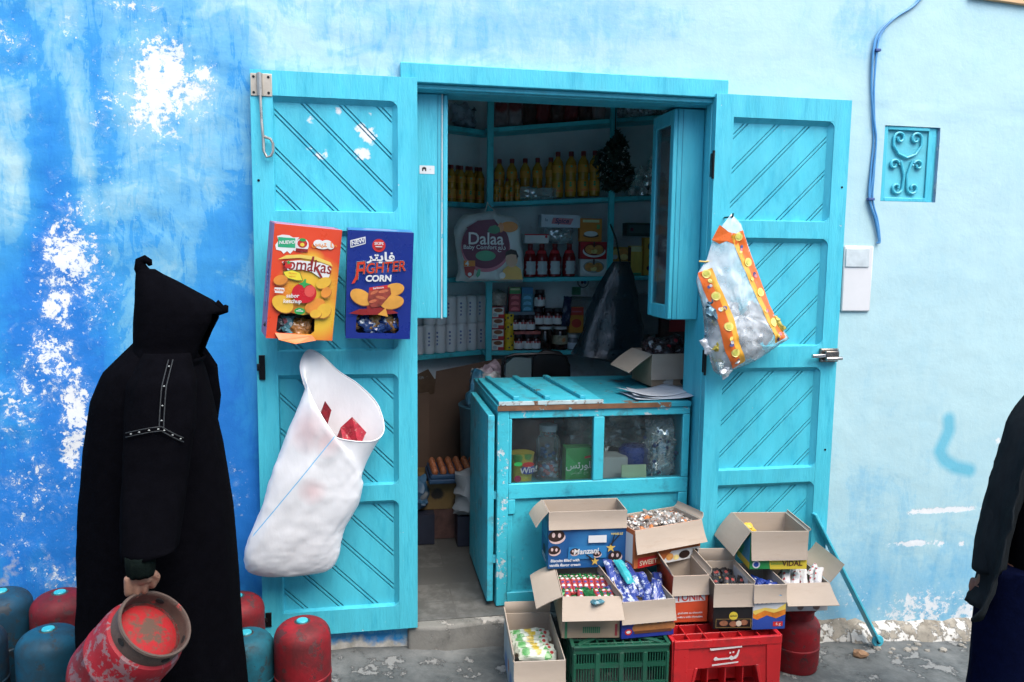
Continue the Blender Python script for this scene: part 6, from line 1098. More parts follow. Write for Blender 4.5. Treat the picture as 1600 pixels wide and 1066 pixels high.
pb_ = nt_.nodes['Principled BSDF']; old = pb_.inputs['Base Color'].links[0].from_socket; mxx = nt_.nodes.new('ShaderNodeMix'); mxx.data_type = 'RGBA'; nt_.links.new(ml2.outputs[0], mxx.inputs[0]); nt_.links.new(old, mxx.inputs[6]); mxx.inputs[7].default_value = (.12, .42, .68, 1); nt_.links.new(mxx.outputs[2], pb_.inputs['Base Color'])
pb_.inputs['Subsurface Weight'].default_value = .0
m.build('sack_cloth', SACK, t, solid=.0016, smooth=80)
hem = MB(); hem.tube(dr[0]+[dr[0][0]], .0026, 8, cap=False); hem.build('hem', mat('sack_hem', (.80, .81, .82), .5, .04), t, smooth=80)
for pts in ([(-.09, -.165, .915), (-.045, -.185, .96), (.01, -.18, .895), (-.02, -.20, .84), (-.08, -.19, .85)], [(-.150, -.15, 1.02), (-.125, -.165, .985), (-.14, -.15, .93), (-.165, -.13, .97)]):
    m = MB(); c = sum((Vector(p) for p in pts), Vector())/len(pts); q = [Vector(p) for p in pts]; b_ = [p+Vector((-.03, .05, -.08)) for p in q]; k = len(q); m.add(q+b_, [tuple(range(k))[::-1]]+[(i, (i+1) % k, k+(i+1) % k, k+i) for i in range(k)]); o = m.build('red_packet', mat('red_packet_film', (.50, .03, .05), .35, .4, 60, wear=(.6, .3, .25), amt=.3, ws=80), smooth=0); tag(o, 'red packet showing in the mouth of the white sack' if pts[0][0] > -.12 else 'small red packet half hidden behind the fold of the white sack', 'packet')
# ------------------------------------------------------------------ clear snack bag on the right leaf
t = thing('snack_bag', 'clear plastic bag with two orange printed strips, hung on the right door leaf', 'bag', (1.6, -.12, 1.08))
BO = [(1.555,1.789),(1.601,1.747),(1.692,1.528),(1.778,1.346),(1.844,1.261),(1.851,1.247),(1.697,1.149),(1.534,1.086),(1.503,1.109),(1.462,1.222),(1.44,1.389),(1.406,1.499),(1.416,1.54),(1.452,1.595),(1.477,1.69)]
def inside(p, poly):
    r = False
    for i in range(len(poly)):
        a, b = poly[i], poly[i-1]
        if (a[1] > p[1]) != (b[1] > p[1]) and p[0] < (b[0]-a[0])*(p[1]-a[1])/(b[1]-a[1])+a[0]: r = not r
    return r
def edged(p, poly):
    best = 9
    for i in range(len(poly)):
        a, b = poly[i], poly[i-1]; ux, uy = b[0]-a[0], b[1]-a[1]; k = max(0, min(1, ((p[0]-a[0])*ux+(p[1]-a[1])*uy)/(ux*ux+uy*uy))); best = min(best, math.hypot(p[0]-a[0]-ux*k, p[1]-a[1]-uy*k))
    return best
def puff(x, z):   # bag thickness at a point
    e = edged((x, z), BO); low = max(0, min(1, (1.62-z)/.35)); return (.018+.06*low)*min(1, e/.075)**.55
def bagY(x, z, s): return -.118+s*puff(x, z)*(1 if s < 0 else .7)+.008*fbm(x*13, z*9, s+2)+.004*fbm(x*30, z*22, s)
# radial grid over the outline
cxb, czb = 1.60, 1.36; OUT = []
PB_ = [(*p,) for p in BO]
for i in range(len(PB_)):
    a, b = PB_[i], PB_[(i+1) % len(PB_)]
    n = max(1, int(math.hypot(b[0]-a[0], b[1]-a[1])/.018))
    for k in range(n): OUT.append((a[0]+(b[0]-a[0])*k/n, a[1]+(b[1]-a[1])*k/n))
m = MB(); NR = 18
for s in (-1, 1):
    rings_ = []
    for j in range(NR+1):
        f = 1-(j/NR)*.995; rings_.append([(cxb+(p[0]-cxb)*f, bagY(cxb+(p[0]-cxb)*f, czb+(p[1]-czb)*f, s) if j else -.118, czb+(p[1]-czb)*f) for p in OUT])
    m.loft(rings_, True, False, True, flip=(s < 0))
m.build('film', glass('bag_film', (.96, .985, .99), film=.36, rough=.14, gl=.09, filmcol=(.85, .9, .92)), t, smooth=80)
ST1 = ([(1.405,1.535),(1.437,1.452),(1.488,1.335),(1.520,1.21),(1.566,1.125)], .055); ST2 = ([(1.548,1.695),(1.590,1.60),(1.645,1.475),(1.705,1.345),(1.757,1.235)], .052)
SO = mat('orange_strip', (.80, .16, .02), .35, .06, 6); SY = mat('amber_strip', (.85, .42, .04), .35, .06, 6); rnd = random.Random(4)
for path, wd in (ST1, ST2):
    sp_ = smooth_path(path, 8); L1 = []; 
    for i, p in enumerate(sp_):
        a = Vector(sp_[max(i-1, 0)]); b = Vector(sp_[min(i+1, len(sp_)-1)]); d = (b-a).normalized(); nrm = Vector((d.y, -d.x)); 
        if nrm.x < 0: nrm = -nrm
        L1.append((Vector(p), nrm, d))
    for (u0, u1, mm) in ((0, .62, SO if path is ST1[0] else SY), (.62, 1, SY if path is ST1[0] else SO)) if path is ST1[0] else ((0, .38, SY), (.38, 1, SO)):
        mb = MB(); K = 5; vs = []
        for p, n_, d in L1:
            for k in range(K+1): q = p+n_*wd*1.2*(u0+(u1-u0)*k/K); vs.append((q.x, bagY(q.x, q.y, -1)-.0025, q.y))
        mb.add(vs, [(i*(K+1)+k, (i+1)*(K+1)+k, (i+1)*(K+1)+k+1, i*(K+1)+k+1) for i in range(len(L1)-1) for k in range(K)]); st_o = mb.build('printed_strip', mm, t, smooth=60)
    for j in range(4):
        for (off, kind) in ((.0, 'c'), (.5, 'f')):
            f = (j+.35+off)/4*(len(L1)-1)
            if f >= len(L1)-1.2: continue
            p, n_, d = L1[int(f)]; c = p+n_*wd*.62
            if kind == 'c':
                for rr, mm, lf in ((.0185, mat('lemon_disc', (.85, .72, .18), .4), .004), (.011, mat('lime_disc', (.62, .62, .12), .4), .0048)):
                    mb = MB(); pts = ell(c.x, c.y, rr, rr, 18); mb.add([(x, bagY(c.x, c.y, -1)-lf-.002+(bagY(x, z, -1)-bagY(c.x, c.y, -1)), z) for x, z in pts], [tuple(range(18))]); mb.build('disc', mm, st_o, smooth=0)
            else:
                for q in range(3):
                    cc = c+Vector((rnd.uniform(-.012, .012), rnd.uniform(-.016, .016))); mb = MB(); pts = ell(cc.x, cc.y, rnd.uniform(.005, .009), rnd.uniform(.006, .011), 10, rnd.uniform(0, 3)); mb.add([(x, bagY(cc.x, cc.y, -1)-.0045+(bagY(x, z, -1)-bagY(cc.x, cc.y, -1))-.0004*q, z) for x, z in pts], [tuple(range(10))]); mb.build('motif', (mat('navy_print', (.03, .04, .12)), mat('lemon_disc', (.85, .72, .18)), mat('pink_motif', (.75, .25, .30)) if path is ST2[0] else WHITE())[q], st_o, smooth=0)
mb = MB(); pts = [(1.464,1.676),(1.495,1.74),(1.54,1.71),(1.60,1.70),(1.575,1.655),(1.53,1.672),(1.50,1.66)]
mb.add([(x, bagY(x, z, -1)-.004, z) for x, z in pts], [tuple(range(len(pts)))[::-1]]); mb.build('printed_strip', SO, t, smooth=0)
FO = [mat('foil_silver', (.78, .80, .82), .35, .15, 45, metal=.25, bump=.6, bs=60), mat('foil_dark', (.10, .20, .26), .25, .5, 40, metal=.4, bump=.5, bs=60), mat('foil_gold', (.55, .45, .08), .3, .4, 40, metal=.4, bump=.5, bs=60)]
k = 0
while k < 34:
    x, z = rnd.uniform(1.44, 1.84), rnd.uniform(1.10, 1.42)
    if not inside((x, z), BO) or edged((x, z), BO) < .028 or (z > 1.30 and rnd.random() < .5): continue
    mb = pillow(.075, .055, .028, 10, 8, wob=.010, seed=k*2+400); o = mb.build('foil_pack', FO[rnd.choices((0, 1, 2), ((6, 1.5, 1) if x > 1.55 else (3, 3, 2)))[0]], t, world=False); pf_ = puff(x, z)
    o.location = (x-1.6, rnd.uniform(-.5, .3)*pf_, z-1.08-.025); o.rotation_euler = (rnd.uniform(-.5, .5), rnd.uniform(0, 6), rnd.uniform(-.5, .5)); k += 1
mb = MB(); mb.tube([(1.415, -.12, 1.585), (1.44, -.125, 1.583), (1.475, -.12, 1.588)], .004, 6); mb.build('tie', mat('yellow_tie', (.75, .52, .10), .5), t)
mb = MB(); mb.tube([(1.555, -.052, 1.775), (1.555, -.13, 1.775), (1.555, -.135, 1.79)], .004, 6); mb.build('hook', BLK, t)
# ------------------------------------------------------------------ gas bottles
def gas(label, x, y, ztop, r, col, nm, group=None, collar=False, rz=0.):
    zb = gz(x, y); h = ztop-zb; t = thing('gas_bottle', label, 'gas bottle', (x, y, zb), rz, group)
    m_ = mat('gas_'+nm, col, .62, .2, 7, spec=.25, wear=tuple(min(1, v*.25+.03) for v in col), amt=.36, ws=17, bump=.3, bs=40, grime=tuple(v*.3+.015 for v in col), gamt=.5, gs=9, spots=None)
    m = MB(); hd = r*.62
    prof = [(r*.93, .0), (r*.96, .004), (r*.96, .02), (r, .03), (r, h*.42-.009), (r*1.018, h*.42-.006), (r*1.018, h*.42+.004), (r*.99, h*.42+.007), (r, h*.42+.012), (r, h-hd)]+[(r*math.cos(a)**.62 if a < 1.5 else 0, h-hd+hd*math.sin(a)) for a in (PI/2*k/10 for k in range(1, 10))]+[(r*.14, h-.002), (0, h)]
    m.lathe(prof, 40); m.build('tank', m_, t, world=False, smooth=40)
    if collar:
        m = MB(); m.lathe([(r*.72, h-hd*.5), (r*.74, h+.02), (r*.90, h+.035), (r*.94, h+.055), (r*.92, h+.062), (r*.86, h+.058), (r*.84, h+.03), (r*.66, h+.016), (r*.66, h-hd*.45)], 36); m.build('collar', m_, t, world=False, smooth=40)
    else:
        m = MB(); m.lathe([(.020, h-.006), (.021, h+.002), (.019, h+.005), (0, h+.006)], 18); m.build('valve_cap', mat('aqua_cap', (.05, .52, .62), .35, .06), t, world=False, smooth=40)
        m = MB(); m.lathe([(.029, h-.012), (.029, h-.001), (.026, h+.001), (.022, h-.001)], 20); m.build('valve_seat', mat('dark_valve', (.04, .05, .05), .5), t, world=False, smooth=40)
    return t
gr = 'gas bottles standing along the wall'
gas('blue gas bottle at the far left, in the back row against the wall', -1.345, -.17, .325, .103, (.008, .07, .13), 'blue', gr)
gas('dark red gas bottle in the back row beside the black robe', -1.135, -.19, .315, .104, (.19, .010, .018), 'dark_red', gr)
gas('bright blue gas bottle in the front row, left of the hooded figure', -1.085, -.45, .292, .104, (.007, .085, .15), 'bright_blue', gr)
gas('dark blue gas bottle cut by the left edge of the view, front row', -1.325, -.45, .318, .103, (.006, .042, .08), 'night_blue', gr)
gas('red gas bottle in the back row, half hidden by the black robe', -.50, -.17, .248, .104, (.26, .012, .018), 'red_back', gr)
gas('chipped teal gas bottle in the front row, right of the black robe', -.43, -.44, .222, .10, (.012, .15, .21), 'teal', gr)
gas('red gas bottle standing in front of the left door leaf', -.228, -.46, .262, .102, (.30, .012, .02), 'red_front', gr)
gas('red gas bottle with a collar, carrying the pale carton right of the red crate', 1.885, -.245, .04, .105, (.30, .009, .015), 'red_right', None, True)
# little stones and litter along the foot of the wall
rnd = random.Random(2)
def stone(x, y, s, c, lab, seed):
    bm = bmesh.new(); bmesh.ops.create_icosphere(bm, subdivisions=2, radius=1)
    for v in bm.verts: v.co = Vector((v.co.x*s, v.co.y*s*.8, v.co.z*s*.55))*(1+.35*fbm(v.co.x*1.3+seed, v.co.y*1.3, v.co.z*1.3))
    me = bpy.data.meshes.new('stone'); bm.to_mesh(me); bm.free(); me.materials.append(c); o = bpy.data.objects.new('stone', me); COL.objects.link(o); o.location = (x, y, gz(x)+s*.3); return tag(o, lab, 'stone', None)
SM = mat('pebble', (.30, .28, .24), .9, .3, 9, bump=.8); 
for i in range(26):
    x = rnd.uniform(1.95, 3.3); o = stone(x, -.09-abs(rnd.gauss(0, .05)), rnd.uniform(.006, .02), SM, 'small grey pebble lying along the foot of the right wall', i); o['group'] = 'pebbles along the right wall'
stone(2.255, -.19, .035, mat('brown_leaf', (.30, .17, .09), .9, .3, 20, bump=.8), 'brown crumpled clod on the ground beside the stay bar', 77)
stone(2.98, -.13, .05, mat('dark_stone', (.13, .14, .12), .9, .3, 9, bump=.8), 'dark green stone at the foot of the wall by the man in the jacket', 91)
# ------------------------------------------------------------------ people
def skinned(name, chains, mtl, parent, voxel=.0032, smooth_it=3):
    """body from joint chains [(point, radius), ...]; grown with Skin, fused into one surface with a voxel remesh"""
    objs = []
    for ch in chains:
        me = bpy.data.meshes.new('sk'); me.from_pydata([tuple(p) for p, r in ch], [(i, i+1) for i in range(len(ch)-1)], []); o = bpy.data.objects.new('sk', me); COL.objects.link(o)
        o.modifiers.new('s', 'SKIN'); sv = me.skin_vertices[0].data
        for i, (p, r) in enumerate(ch): sv[i].radius = (r, r) if not isinstance(r, tuple) else r; sv[i].use_root = (i == 0)
        d = o.modifiers.new('u', 'SUBSURF'); d.levels = d.render_levels = 2; objs.append(o)
    dg = bpy.context.evaluated_depsgraph_get(); bm = bmesh.new()
    for o in objs:
        me = bpy.data.meshes.new_from_object(o.evaluated_get(dg)); bm.from_mesh(me); bpy.data.meshes.remove(me)
    for o in objs: bpy.data.objects.remove(o)
    me = bpy.data.meshes.new(name); bm.to_mesh(me); bm.free(); o = bpy.data.objects.new(name, me); COL.objects.link(o)
    d = o.modifiers.new('r', 'REMESH'); d.mode = 'VOXEL'; d.voxel_size = voxel
    d = o.modifiers.new('c', 'SMOOTH'); d.factor = .5; d.iterations = smooth_it
    dg = bpy.context.evaluated_depsgraph_get(); me2 = bpy.data.meshes.new_from_object(o.evaluated_get(dg)); bpy.data.objects.remove(o); im = wm(parent).inverted()
    me2.transform(im); me2.materials.clear(); me2.materials.append(mtl); me2.shade_smooth(); me2.name = name
    o = bpy.data.objects.new(name, me2); COL.objects.link(o); o.parent = parent; return o
def hand(W, K0, t, fwd, dn, curl=1., ln=1., thumb=None):
    """wrist W, first knuckle row centre K0, row direction t, fwd = finger start dir, dn = curl direction"""
    ch = []; W, K0, t, fwd, dn = (Vector(v) for v in (W, K0, t, fwd, dn)); ch.append([(W, .022), (W.lerp(K0, .4), (.026, .019)), (W.lerp(K0, .8), (.034, .015)), (K0, (.036, .012))])
    for i, l in enumerate((.92, 1.0, .95, .78)):
        k = K0+t*(-.031+.0212*i)-fwd*.006*(abs(i-1.2)); a = fwd; seg = [.040*l*ln, .026*l*ln, .020*l*ln]; pts = [(k-(K0-W)*.45, .0095), (k, .0108)]; p = k; ang = .35*curl
        for s in seg:
            d = (fwd*math.cos(ang)+dn*math.sin(ang)).normalized(); p = p+d*s; pts.append((p, .0098 if s == seg[0] else .0085)); ang += .95*curl
        ch.append(pts)
    if thumb: ch.append([(Vector(p), r) for p, r in thumb])
    return ch
SKIN = mat('weathered_skin', (.38, .20, .13), .55, .12, 25, bump=.35, bs=90, grime=(.22, .09, .06), gamt=.25, gs=30)
WOOL = mat('black_wool', (.0028, .0028, .0042), 1, .2, 30, bump=.4, bs=160, spec=.02)
g1 = gz(-.63)
man = thing('person', 'person in a long black hooded robe carrying a red gas bottle by its ring', 'person', (-.64, -.72, g1))
yc = -.72
hand_ch = hand((-.610, -1.087, .748), (-.612, -1.076, .693), (.90, .42, 0), (-.05, -.18, -1), (-.1, 1, .05), 1.05, .92, [((-.590, -1.077, .735), .012), ((-.570, -1.057, .705), .0115), ((-.582, -1.040, .680), .0098), ((-.598, -1.034, .663), .0085)])
body = [[((-.645, yc, .80), .13), ((-.655, yc, .95), .12), ((-.645, yc, 1.12), (.13, .14)), ((-.62, yc, 1.24), .075), ((-.595, yc, 1.31), .055), ((-.575, yc, 1.37), (.066, .075)), ((-.565, yc, 1.43), (.078, .088)), ((-.575, yc, 1.485), .06)],
        [((-.58, yc, 1.42), .05), ((-.50, yc, 1.405), .03), ((-.472, yc, 1.395), .010)], [((-.57, yc, 1.37), .05), ((-.50, yc, 1.345), .026)], [((-.52, yc-.03, 1.425), .016), ((-.50, yc-.03, 1.422), .012)], [((-.52, yc+.03, 1.425), .016), ((-.50, yc+.03, 1.422), .012)],
        [((-.575, yc-.075, 1.41), .016), ((-.585, yc-.092, 1.415), .008)], [((-.575, yc+.075, 1.41), .016), ((-.585, yc+.092, 1.415), .008)]]
for s in (-1, 1):
    body.append([((-.645, yc+s*.05, .80), .11), ((-.64, yc+s*.09, .70), .09), ((-.60+s*.04, yc+s*.09, .40), .06), ((-.66+s*.08, yc+s*.09, .03), .042), ((-.60+s*.08, yc+s*.09, g1+.035), .036), ((-.50+s*.08, yc+s*.1, g1+.028), .028)])
body.append([((-.64, yc-.08, 1.17), .07), ((-.63, yc-.165, 1.17), .055), ((-.62, -.965, .96), .043), ((-.610, -1.075, .78), .028), ((-.610, -1.086, .745), .024)])
body.append([((-.64, yc+.08, 1.17), .07), ((-.63, yc+.165, 1.17), .055), ((-.64, yc+.22, .94), .043), ((-.60, yc+.21, .72), .028), ((-.58, yc+.20, .66), (.034, .018)), ((-.57, yc+.20, .61), .018)])
skinned('body', body+hand_ch, SKIN, man)
RB = [(1.322, -.695, -.535, .06), (1.274, -.742, -.509, .135), (1.234, -.781, -.495, .175), (1.153, -.815, -.478, .20), (.989, -.846, -.448, .205), (.781, -.868, -.422, .21), (.57, -.879, -.412, .22), (.354, -.891, -.407, .225), (.209, -.897, -.397, .23), (.08, -.905, -.388, .235), (-.02, -.91, -.385, .24)]
def interp(tab, z):
    for a, b in zip(tab, tab[1:]):
        if a[0] >= z >= b[0]: k = (a[0]-z)/(a[0]-b[0]); return [a[i]+(b[i]-a[i])*k for i in range(1, len(a))]
    return list(tab[0][1:] if z > tab[0][0] else tab[-1][1:])
rg = []; NS = 72
BA, BD = Vector((-.566, -1.12, .594)), Vector((-.60, .33, -.73)).normalized()
def dent(x, y, z):        # the cloth gives way where the bottle rests against it
    if y > yc: return y
    for _ in range(12):
        p = Vector((x, y, z))-BA; k = p.dot(BD)
        if -.03 < k < .36 and (p-BD*k).length < .142: y += .02
    return y
for j in range(80):
    z = 1.322-(1.342)*j/79; xl, xr, b = interp(RB, z); cx, a = (xl+xr)/2, (xr-xl)/2; lo = max(0, min(1, (1.1-z)/.9)); r = []
    for k in range(NS):
        q = 2*PI*k/NS; c, s = math.cos(q), math.sin(q); fold = 1+lo*(.035*math.sin(q*9+1.5*fbm(math.cos(q), z*1.2, 0))+.03*fbm(c*3, s*3, z*1.5))+.012*fbm(c*4, s*4, z*5)
        r.append((cx+a*math.copysign(abs(c)**.85, c)*(fold if abs(c) < .93 else 1+(fold-1)*.35), dent(cx+a*math.copysign(abs(c)**.85, c), yc+b*(.84 if s < 0 else 1)*math.copysign(abs(s)**.9, s)*fold, z), z+(.015*math.sin(q*3+1) if j == 79 else 0)))
    rg.append(r)
rob = MB(); rob.loft(rg, True, False, False, flip=True)
SL = [(1.30, -.64, -.515, .055), (1.222, -.668, -.486, .07), (1.115, -.673, -.482, .07), (.975, -.676, -.505, .066), (.842, -.671, -.516, .064), (.767, -.663, -.521, .062)]
SY_ = [(1.30, .10), (1.222, .165), (1.115, .20), (.975, .235), (.842, .29), (.767, .325)]
def soff(z, side): v = interp(SY_, z)[0]; return v if side < 0 else min(v, .21)
def sleeve(side):
    rg = []
    for j in range(36):
        z = 1.30-.533*j/35; xl, xr, b = interp(SL, z); cx, a = (xl+xr)/2, (xr-xl)/2; y0 = yc+side*soff(z, side); r = []
        for k in range(40):
            q = 2*PI*k/40; c, s = math.cos(q), math.sin(q); w_ = 1+.05*fbm(c*2.5, s*2.5, z*4+side)+.02*math.sin(q*5+z*14)
            r.append((cx+a*c*w_, y0+b*s*w_, z+(.012*c if j == 35 else 0)))
        rg.append(r)
    rob.loft(rg, True, True, False, flip=True)
sleeve(-1); sleeve(1)
robe = rob.build('djellaba', WOOL, man, smooth=80, solid=.005)
HD = [(1.548, -.675, -.628, .018), (1.532, -.679, -.604, .03), (1.513, -.68, -.567, .048), (1.483, -.681, -.517, .072), (1.453, -.682, -.465, .09), (1.424, -.685, -.432, .10), (1.394, -.688, -.436, .105), (1.354, -.69, -.459, .106), (1.314, -.691, -.477, .104), (1.274, -.70, -.493, .11), (1.234, -.73, -.519, .15)]
rg = []
for j in range(44):
    z = 1.548-.314*j/43; xl, xr, b = interp(HD, z); cx, a = (xl+xr)/2, (xr-xl)/2
    rg.append([(cx+a*math.copysign(abs(math.cos(q))**.8, math.cos(q)), yc+b*math.copysign(abs(math.sin(q))**.9, math.sin(q))*(1+.03*fbm(math.cos(q)*3, z*8, math.sin(q))), z) for q in (2*PI*k/48 for k in range(48))])
hd = MB(); n0 = len(hd.f); hd.loft(rg, True, True, False, flip=True)
keep = []
for f in hd.f:
    c = sum((Vector(hd.v[i]) for i in f), Vector())/len(f); ring_z = c.z; xl, xr, b = interp(HD, c.z)
    if 1.275 < c.z < 1.415 and (c.x-(xl+xr)/2)/((xr-xl)/2) > .80: continue
    keep.append(f)
hd.f = keep; hd.mi = [0]*len(keep)
hd.tube([(-.655, yc, 1.53), (-.668, yc, 1.555), (-.668, yc, 1.574), (-.655, yc, 1.581), (-.643, yc, 1.573), (-.640, yc, 1.563)], [.022, .016, .012, .010, .008, .004], 10)
hd.tube([(-.455, yc, 1.435), (-.438, yc, 1.425), (-.424, yc, 1.427), (-.420, yc, 1.437)], [.022, .016, .011, .004], 10)
ho = hd.build('hood', WOOL, robe, smooth=80, solid=.006)
DOT = mat('pale_stitch', (.32, .34, .33), .8); BRD = mat('braid', (.02, .024, .026), .8)
def surf(x, z):
    xl, xr, b = interp(SL, z); cx, a = (xl+xr)/2, (xr-xl)/2; y0 = yc-soff(z, -1); u = max(-.97, min(.97, (x-cx)/a)); return y0-b*1.07*math.sqrt(1-u*u)-.008
for ln_ in ([(-.552, 1.292), (-.556, 1.226), (-.558, 1.151), (-.558, 1.112)], [(-.558, 1.112), (-.59, 1.109), (-.63, 1.10), (-.660, 1.090)], [(-.558, 1.112), (-.53, 1.092), (-.505, 1.073)]):
    pts = smooth_path(ln_, 6); m = MB()
    for off in (-.006, .006):
        vert = abs(ln_[0][0]-ln_[-1][0]) < .04
        m.tube([(x+(off if vert else 0), surf(x, z), z+(0 if vert else off)) for x, z in pts], .0016, 5)
    br = m.build('braid', BRD, robe)
    for k in range(2, len(pts)-1, 4): x, z = pts[k]; m = MB(); m.lathe([(0, -.003), (.0032, 0), (0, .003)], 8, Matrix.Translation((x, surf(x, z)-.001, z))); m.build('stitch', DOT, br)
cf = MB(); cf.loft([[(x0+(.5+.5*math.cos(q))*(x1-x0), -1.075+b*math.sin(q)+.003*math.sin(q*10), z) for q in (2*PI*k/32 for k in range(32))] for z, x0, x1, b in ((.775, -.645, -.572, .034), (.75, -.645, -.572, .034), (.728, -.643, -.573, .034), (.718, -.640, -.576, .030))], True, False, False, flip=True); cf.build('cuff', mat('green_knit', (.005, .009, .008), 1, .2, 60, bump=.7, bs=200, spec=.04), man, solid=.004, smooth=80)
# carried bottle
ax = Vector((.60, -.33, .73)).normalized(); rc_ = Vector((-.566, -1.12, .594)); rotm = ax.to_track_quat('Z', 'Y').to_matrix().to_4x4()
cb = thing('gas_bottle', 'scuffed red gas bottle with a rusty ring, carried tilted in the hooded person\'s hand', 'gas bottle', tuple(rc_)); cb.rotation_euler = rotm.to_euler()
REDW = mat('gas_red_scuffed', (.32, .012, .022), .6, .16, 7, spec=.25, wear=(.24, .13, .14), amt=.44, ws=30, bump=.3, bs=40, grime=(.12, .03, .03), gamt=.25, gs=7)
Rr = .128; cb.scale = (.91,)*3; m = MB(); m.lathe([(0, -.352), (.05, -.346), (.09, -.328), (.115, -.302), (Rr*.985, -.272), (Rr, -.25), (Rr, -.172), (Rr*1.012, -.170), (Rr*1.012, -.164), (Rr, -.162), (Rr, -.088), (Rr*.985, -.066), (Rr*.94, -.048), (.103, -.040)], 48); m.build('tank', REDW, cb, world=False, smooth=40)
m = MB(); m.lathe([(.1005, -.040), (.099, -.044), (.085, -.036), (.06, -.029), (.03, -.026), (0, -.025)], 48); m.build('end_dome', mat('gas_red_dome', (.38, .016, .02), .65, .1, 8, spec=.2, spots=[((.12, .07, .05), [(0, 0, -.025, .095)], .18, 38, 2.6)], grime=(.2, .04, .03), gamt=.25, gs=12), cb, world=False, smooth=40)
RST = mat('rusty_ring', (.105, .068, .052), .7, .25, 14, wear=(.34, .06, .05), amt=.2, ws=22, bump=.5, bs=50, grime=(.06, .04, .03), gamt=.35, gs=14)
m = MB(); m.lathe([(.1105, -.058), (.1115, -.02), (.1115, -.004), (.1145, .003), (.112, .0085), (.106, .0085), (.1025, .003), (.1035, -.006), (.1025, -.04)], 56); rg_ = m.build('foot_ring', RST, cb, world=False, smooth=40)
for a in (.62, 2.55+.5, 4.4, 5.35):
    m = MB(); m.lathe([(.0085, -.0066), (.0085, .0066), (0, .0066)], 12, Matrix.Rotation(a, 4, 'Z') @ Matrix.Translation((.107, 0, -.016)) @ Matrix.Rotation(PI/2, 4, 'Y') @ Matrix.Scale(1.6, 4, (0, 1, 0))); m.build('slot', mat('dark_slot', (.004, .004, .004), .9), rg_, world=False)
# ---- the man at the right edge
g2 = gz(2.34); yb = -1.05; X2 = 2.34
man2 = thing('person', 'person in an open dark grey jacket and navy trousers, cut off by the right edge', 'person', (X2, yb, g2))
SK2 = mat('brown_skin', (.22, .10, .065), .55, .12, 25, bump=.3, bs=90)
b2 = [[((X2, yb, .60), .095), ((X2, yb, .78), .09), ((X2, yb+.01, 1.0), .10), ((X2, yb+.01, 1.10), .085), ((X2, yb, 1.20), .058), ((X2, yb-.01, 1.27), (.068, .075)), ((X2, yb-.015, 1.35), (.080, .092)), ((X2, yb, 1.42), .062)],
      [((X2, yb-.04, 1.33), .05), ((X2, yb-.10, 1.325), .018), ((X2, yb-.122, 1.315), .011)], [((X2, yb-.03, 1.27), .05), ((X2, yb-.085, 1.265), .025)]]
for s in (-1, 1):
    b2.append([((X2+s*.06, yb+.01, .60), .08), ((X2+s*.10, yb, .50), .08), ((X2+s*.15, yb-.02, .15), .058), ((X2+s*.19, yb, g2+.08), .042), ((X2+s*.2, yb-.05, g2+.035), .036), ((X2+s*.21, yb-.16, g2+.028), .03)])
    b2.append([((X2+s*.075, yb-.005, 1.345), .016), ((X2+s*.096, yb+.005, 1.35), .008)]); b2.append([((X2+s*.032, yb-.07, 1.355), .018), ((X2+s*.033, yb-.084, 1.353), .012)])
b2.append([((X2-.07, yb+.01, 1.09), .05), ((X2-.115, yb+.01, 1.065), .038), ((X2-.18, yb+.015, .80), .034), ((X2-.222, yb+.01, .575), .024), ((X2-.230, yb+.01, .54), .021)])
b2.append([((X2+.08, yb+.01, 1.09), .06), ((X2+.14, yb+.01, 1.07), .048), ((X2+.185, yb+.02, .80), .04), ((X2+.22, yb-.03, .575), .027), ((X2+.22, yb-.035, .55), .023)])
b2 += hand((X2-.230, yb+.01, .54), (X2-.246, yb+.01, .47), (.35, -.93, 0), (.05, -.05, -1), (1, .25, .1), .5, .95, [((X2-.226, yb-.005, .53), .012), ((X2-.218, yb-.03, .49), .011), ((X2-.218, yb-.04, .455), .009)])
b2 += hand((X2+.22, yb-.035, .55), (X2+.225, yb-.045, .475), (-.35, -.93, 0), (-.05, -.05, -1), (-1, .25, .1), .5, .95, [((X2+.21, yb-.05, .54), .012), ((X2+.20, yb-.075, .50), .011), ((X2+.198, yb-.085, .46), .009)])
skinned('body', b2, SK2, man2)
JK = mat('charcoal_jacket', (.018, .023, .027), 1, .2, 20, spec=.08, bump=.5, bs=160, stretch=(3, 3, .5), grime=(.014, .017, .02), gamt=.3, gs=4)
sw = MB(); rg = []
for j in range(20):
    z = 1.19-.72*j/19; a = .06+.095*min(1, (1.19-z)/.12)-.01*min(1, (1.19-z)/.7); b = .06+.075*min(1, (1.19-z)/.15); rg.append([(X2+a*math.cos(q)*(1+.02*fbm(math.cos(q)*3, math.sin(q)*3, z*6)), yb+b*math.sin(q), z) for q in (2*PI*k/36 for k in range(36))])
sw.loft(rg, True, False, False, flip=True); sw.build('shirt', mat('black_shirt', (.005, .005, .007), 1, .2, spec=.03), man2, solid=.004, smooth=80)
tr = MB(); NAVY = mat('navy_trousers', (.0025, .0045, .022), 1, .2, 30, bump=.4, bs=120, spec=.03)
for s in (-1, 1):
    rg = []
    for j in range(30):
        f = j/29; z = .56-(.56-g2-.03)*f; cx = X2+s*(.085+.12*f-.04*f*f); a = .135-.028*f+(.008*math.sin(f*9)); r = []
        for k in range(32): q = 2*PI*k/32; r.append((cx+a*math.cos(q)*(1+.03*fbm(math.cos(q)*2, math.sin(q)*2, z*7+s)), yb+(.115-.02*f)*math.sin(q)-.01*f, z))
        rg.append(r)
    tr.loft(rg, True, True, False, flip=True)
tr.build('trousers', NAVY, man2, smooth=80, solid=.003)
ED = [(1.19, 2.30), (1.10, 2.20), (1.02, 2.145), (.961, 2.117), (.833, 2.093), (.704, 2.07), (.574, 2.038), (.477, 2.008), (.425, 1.975)]
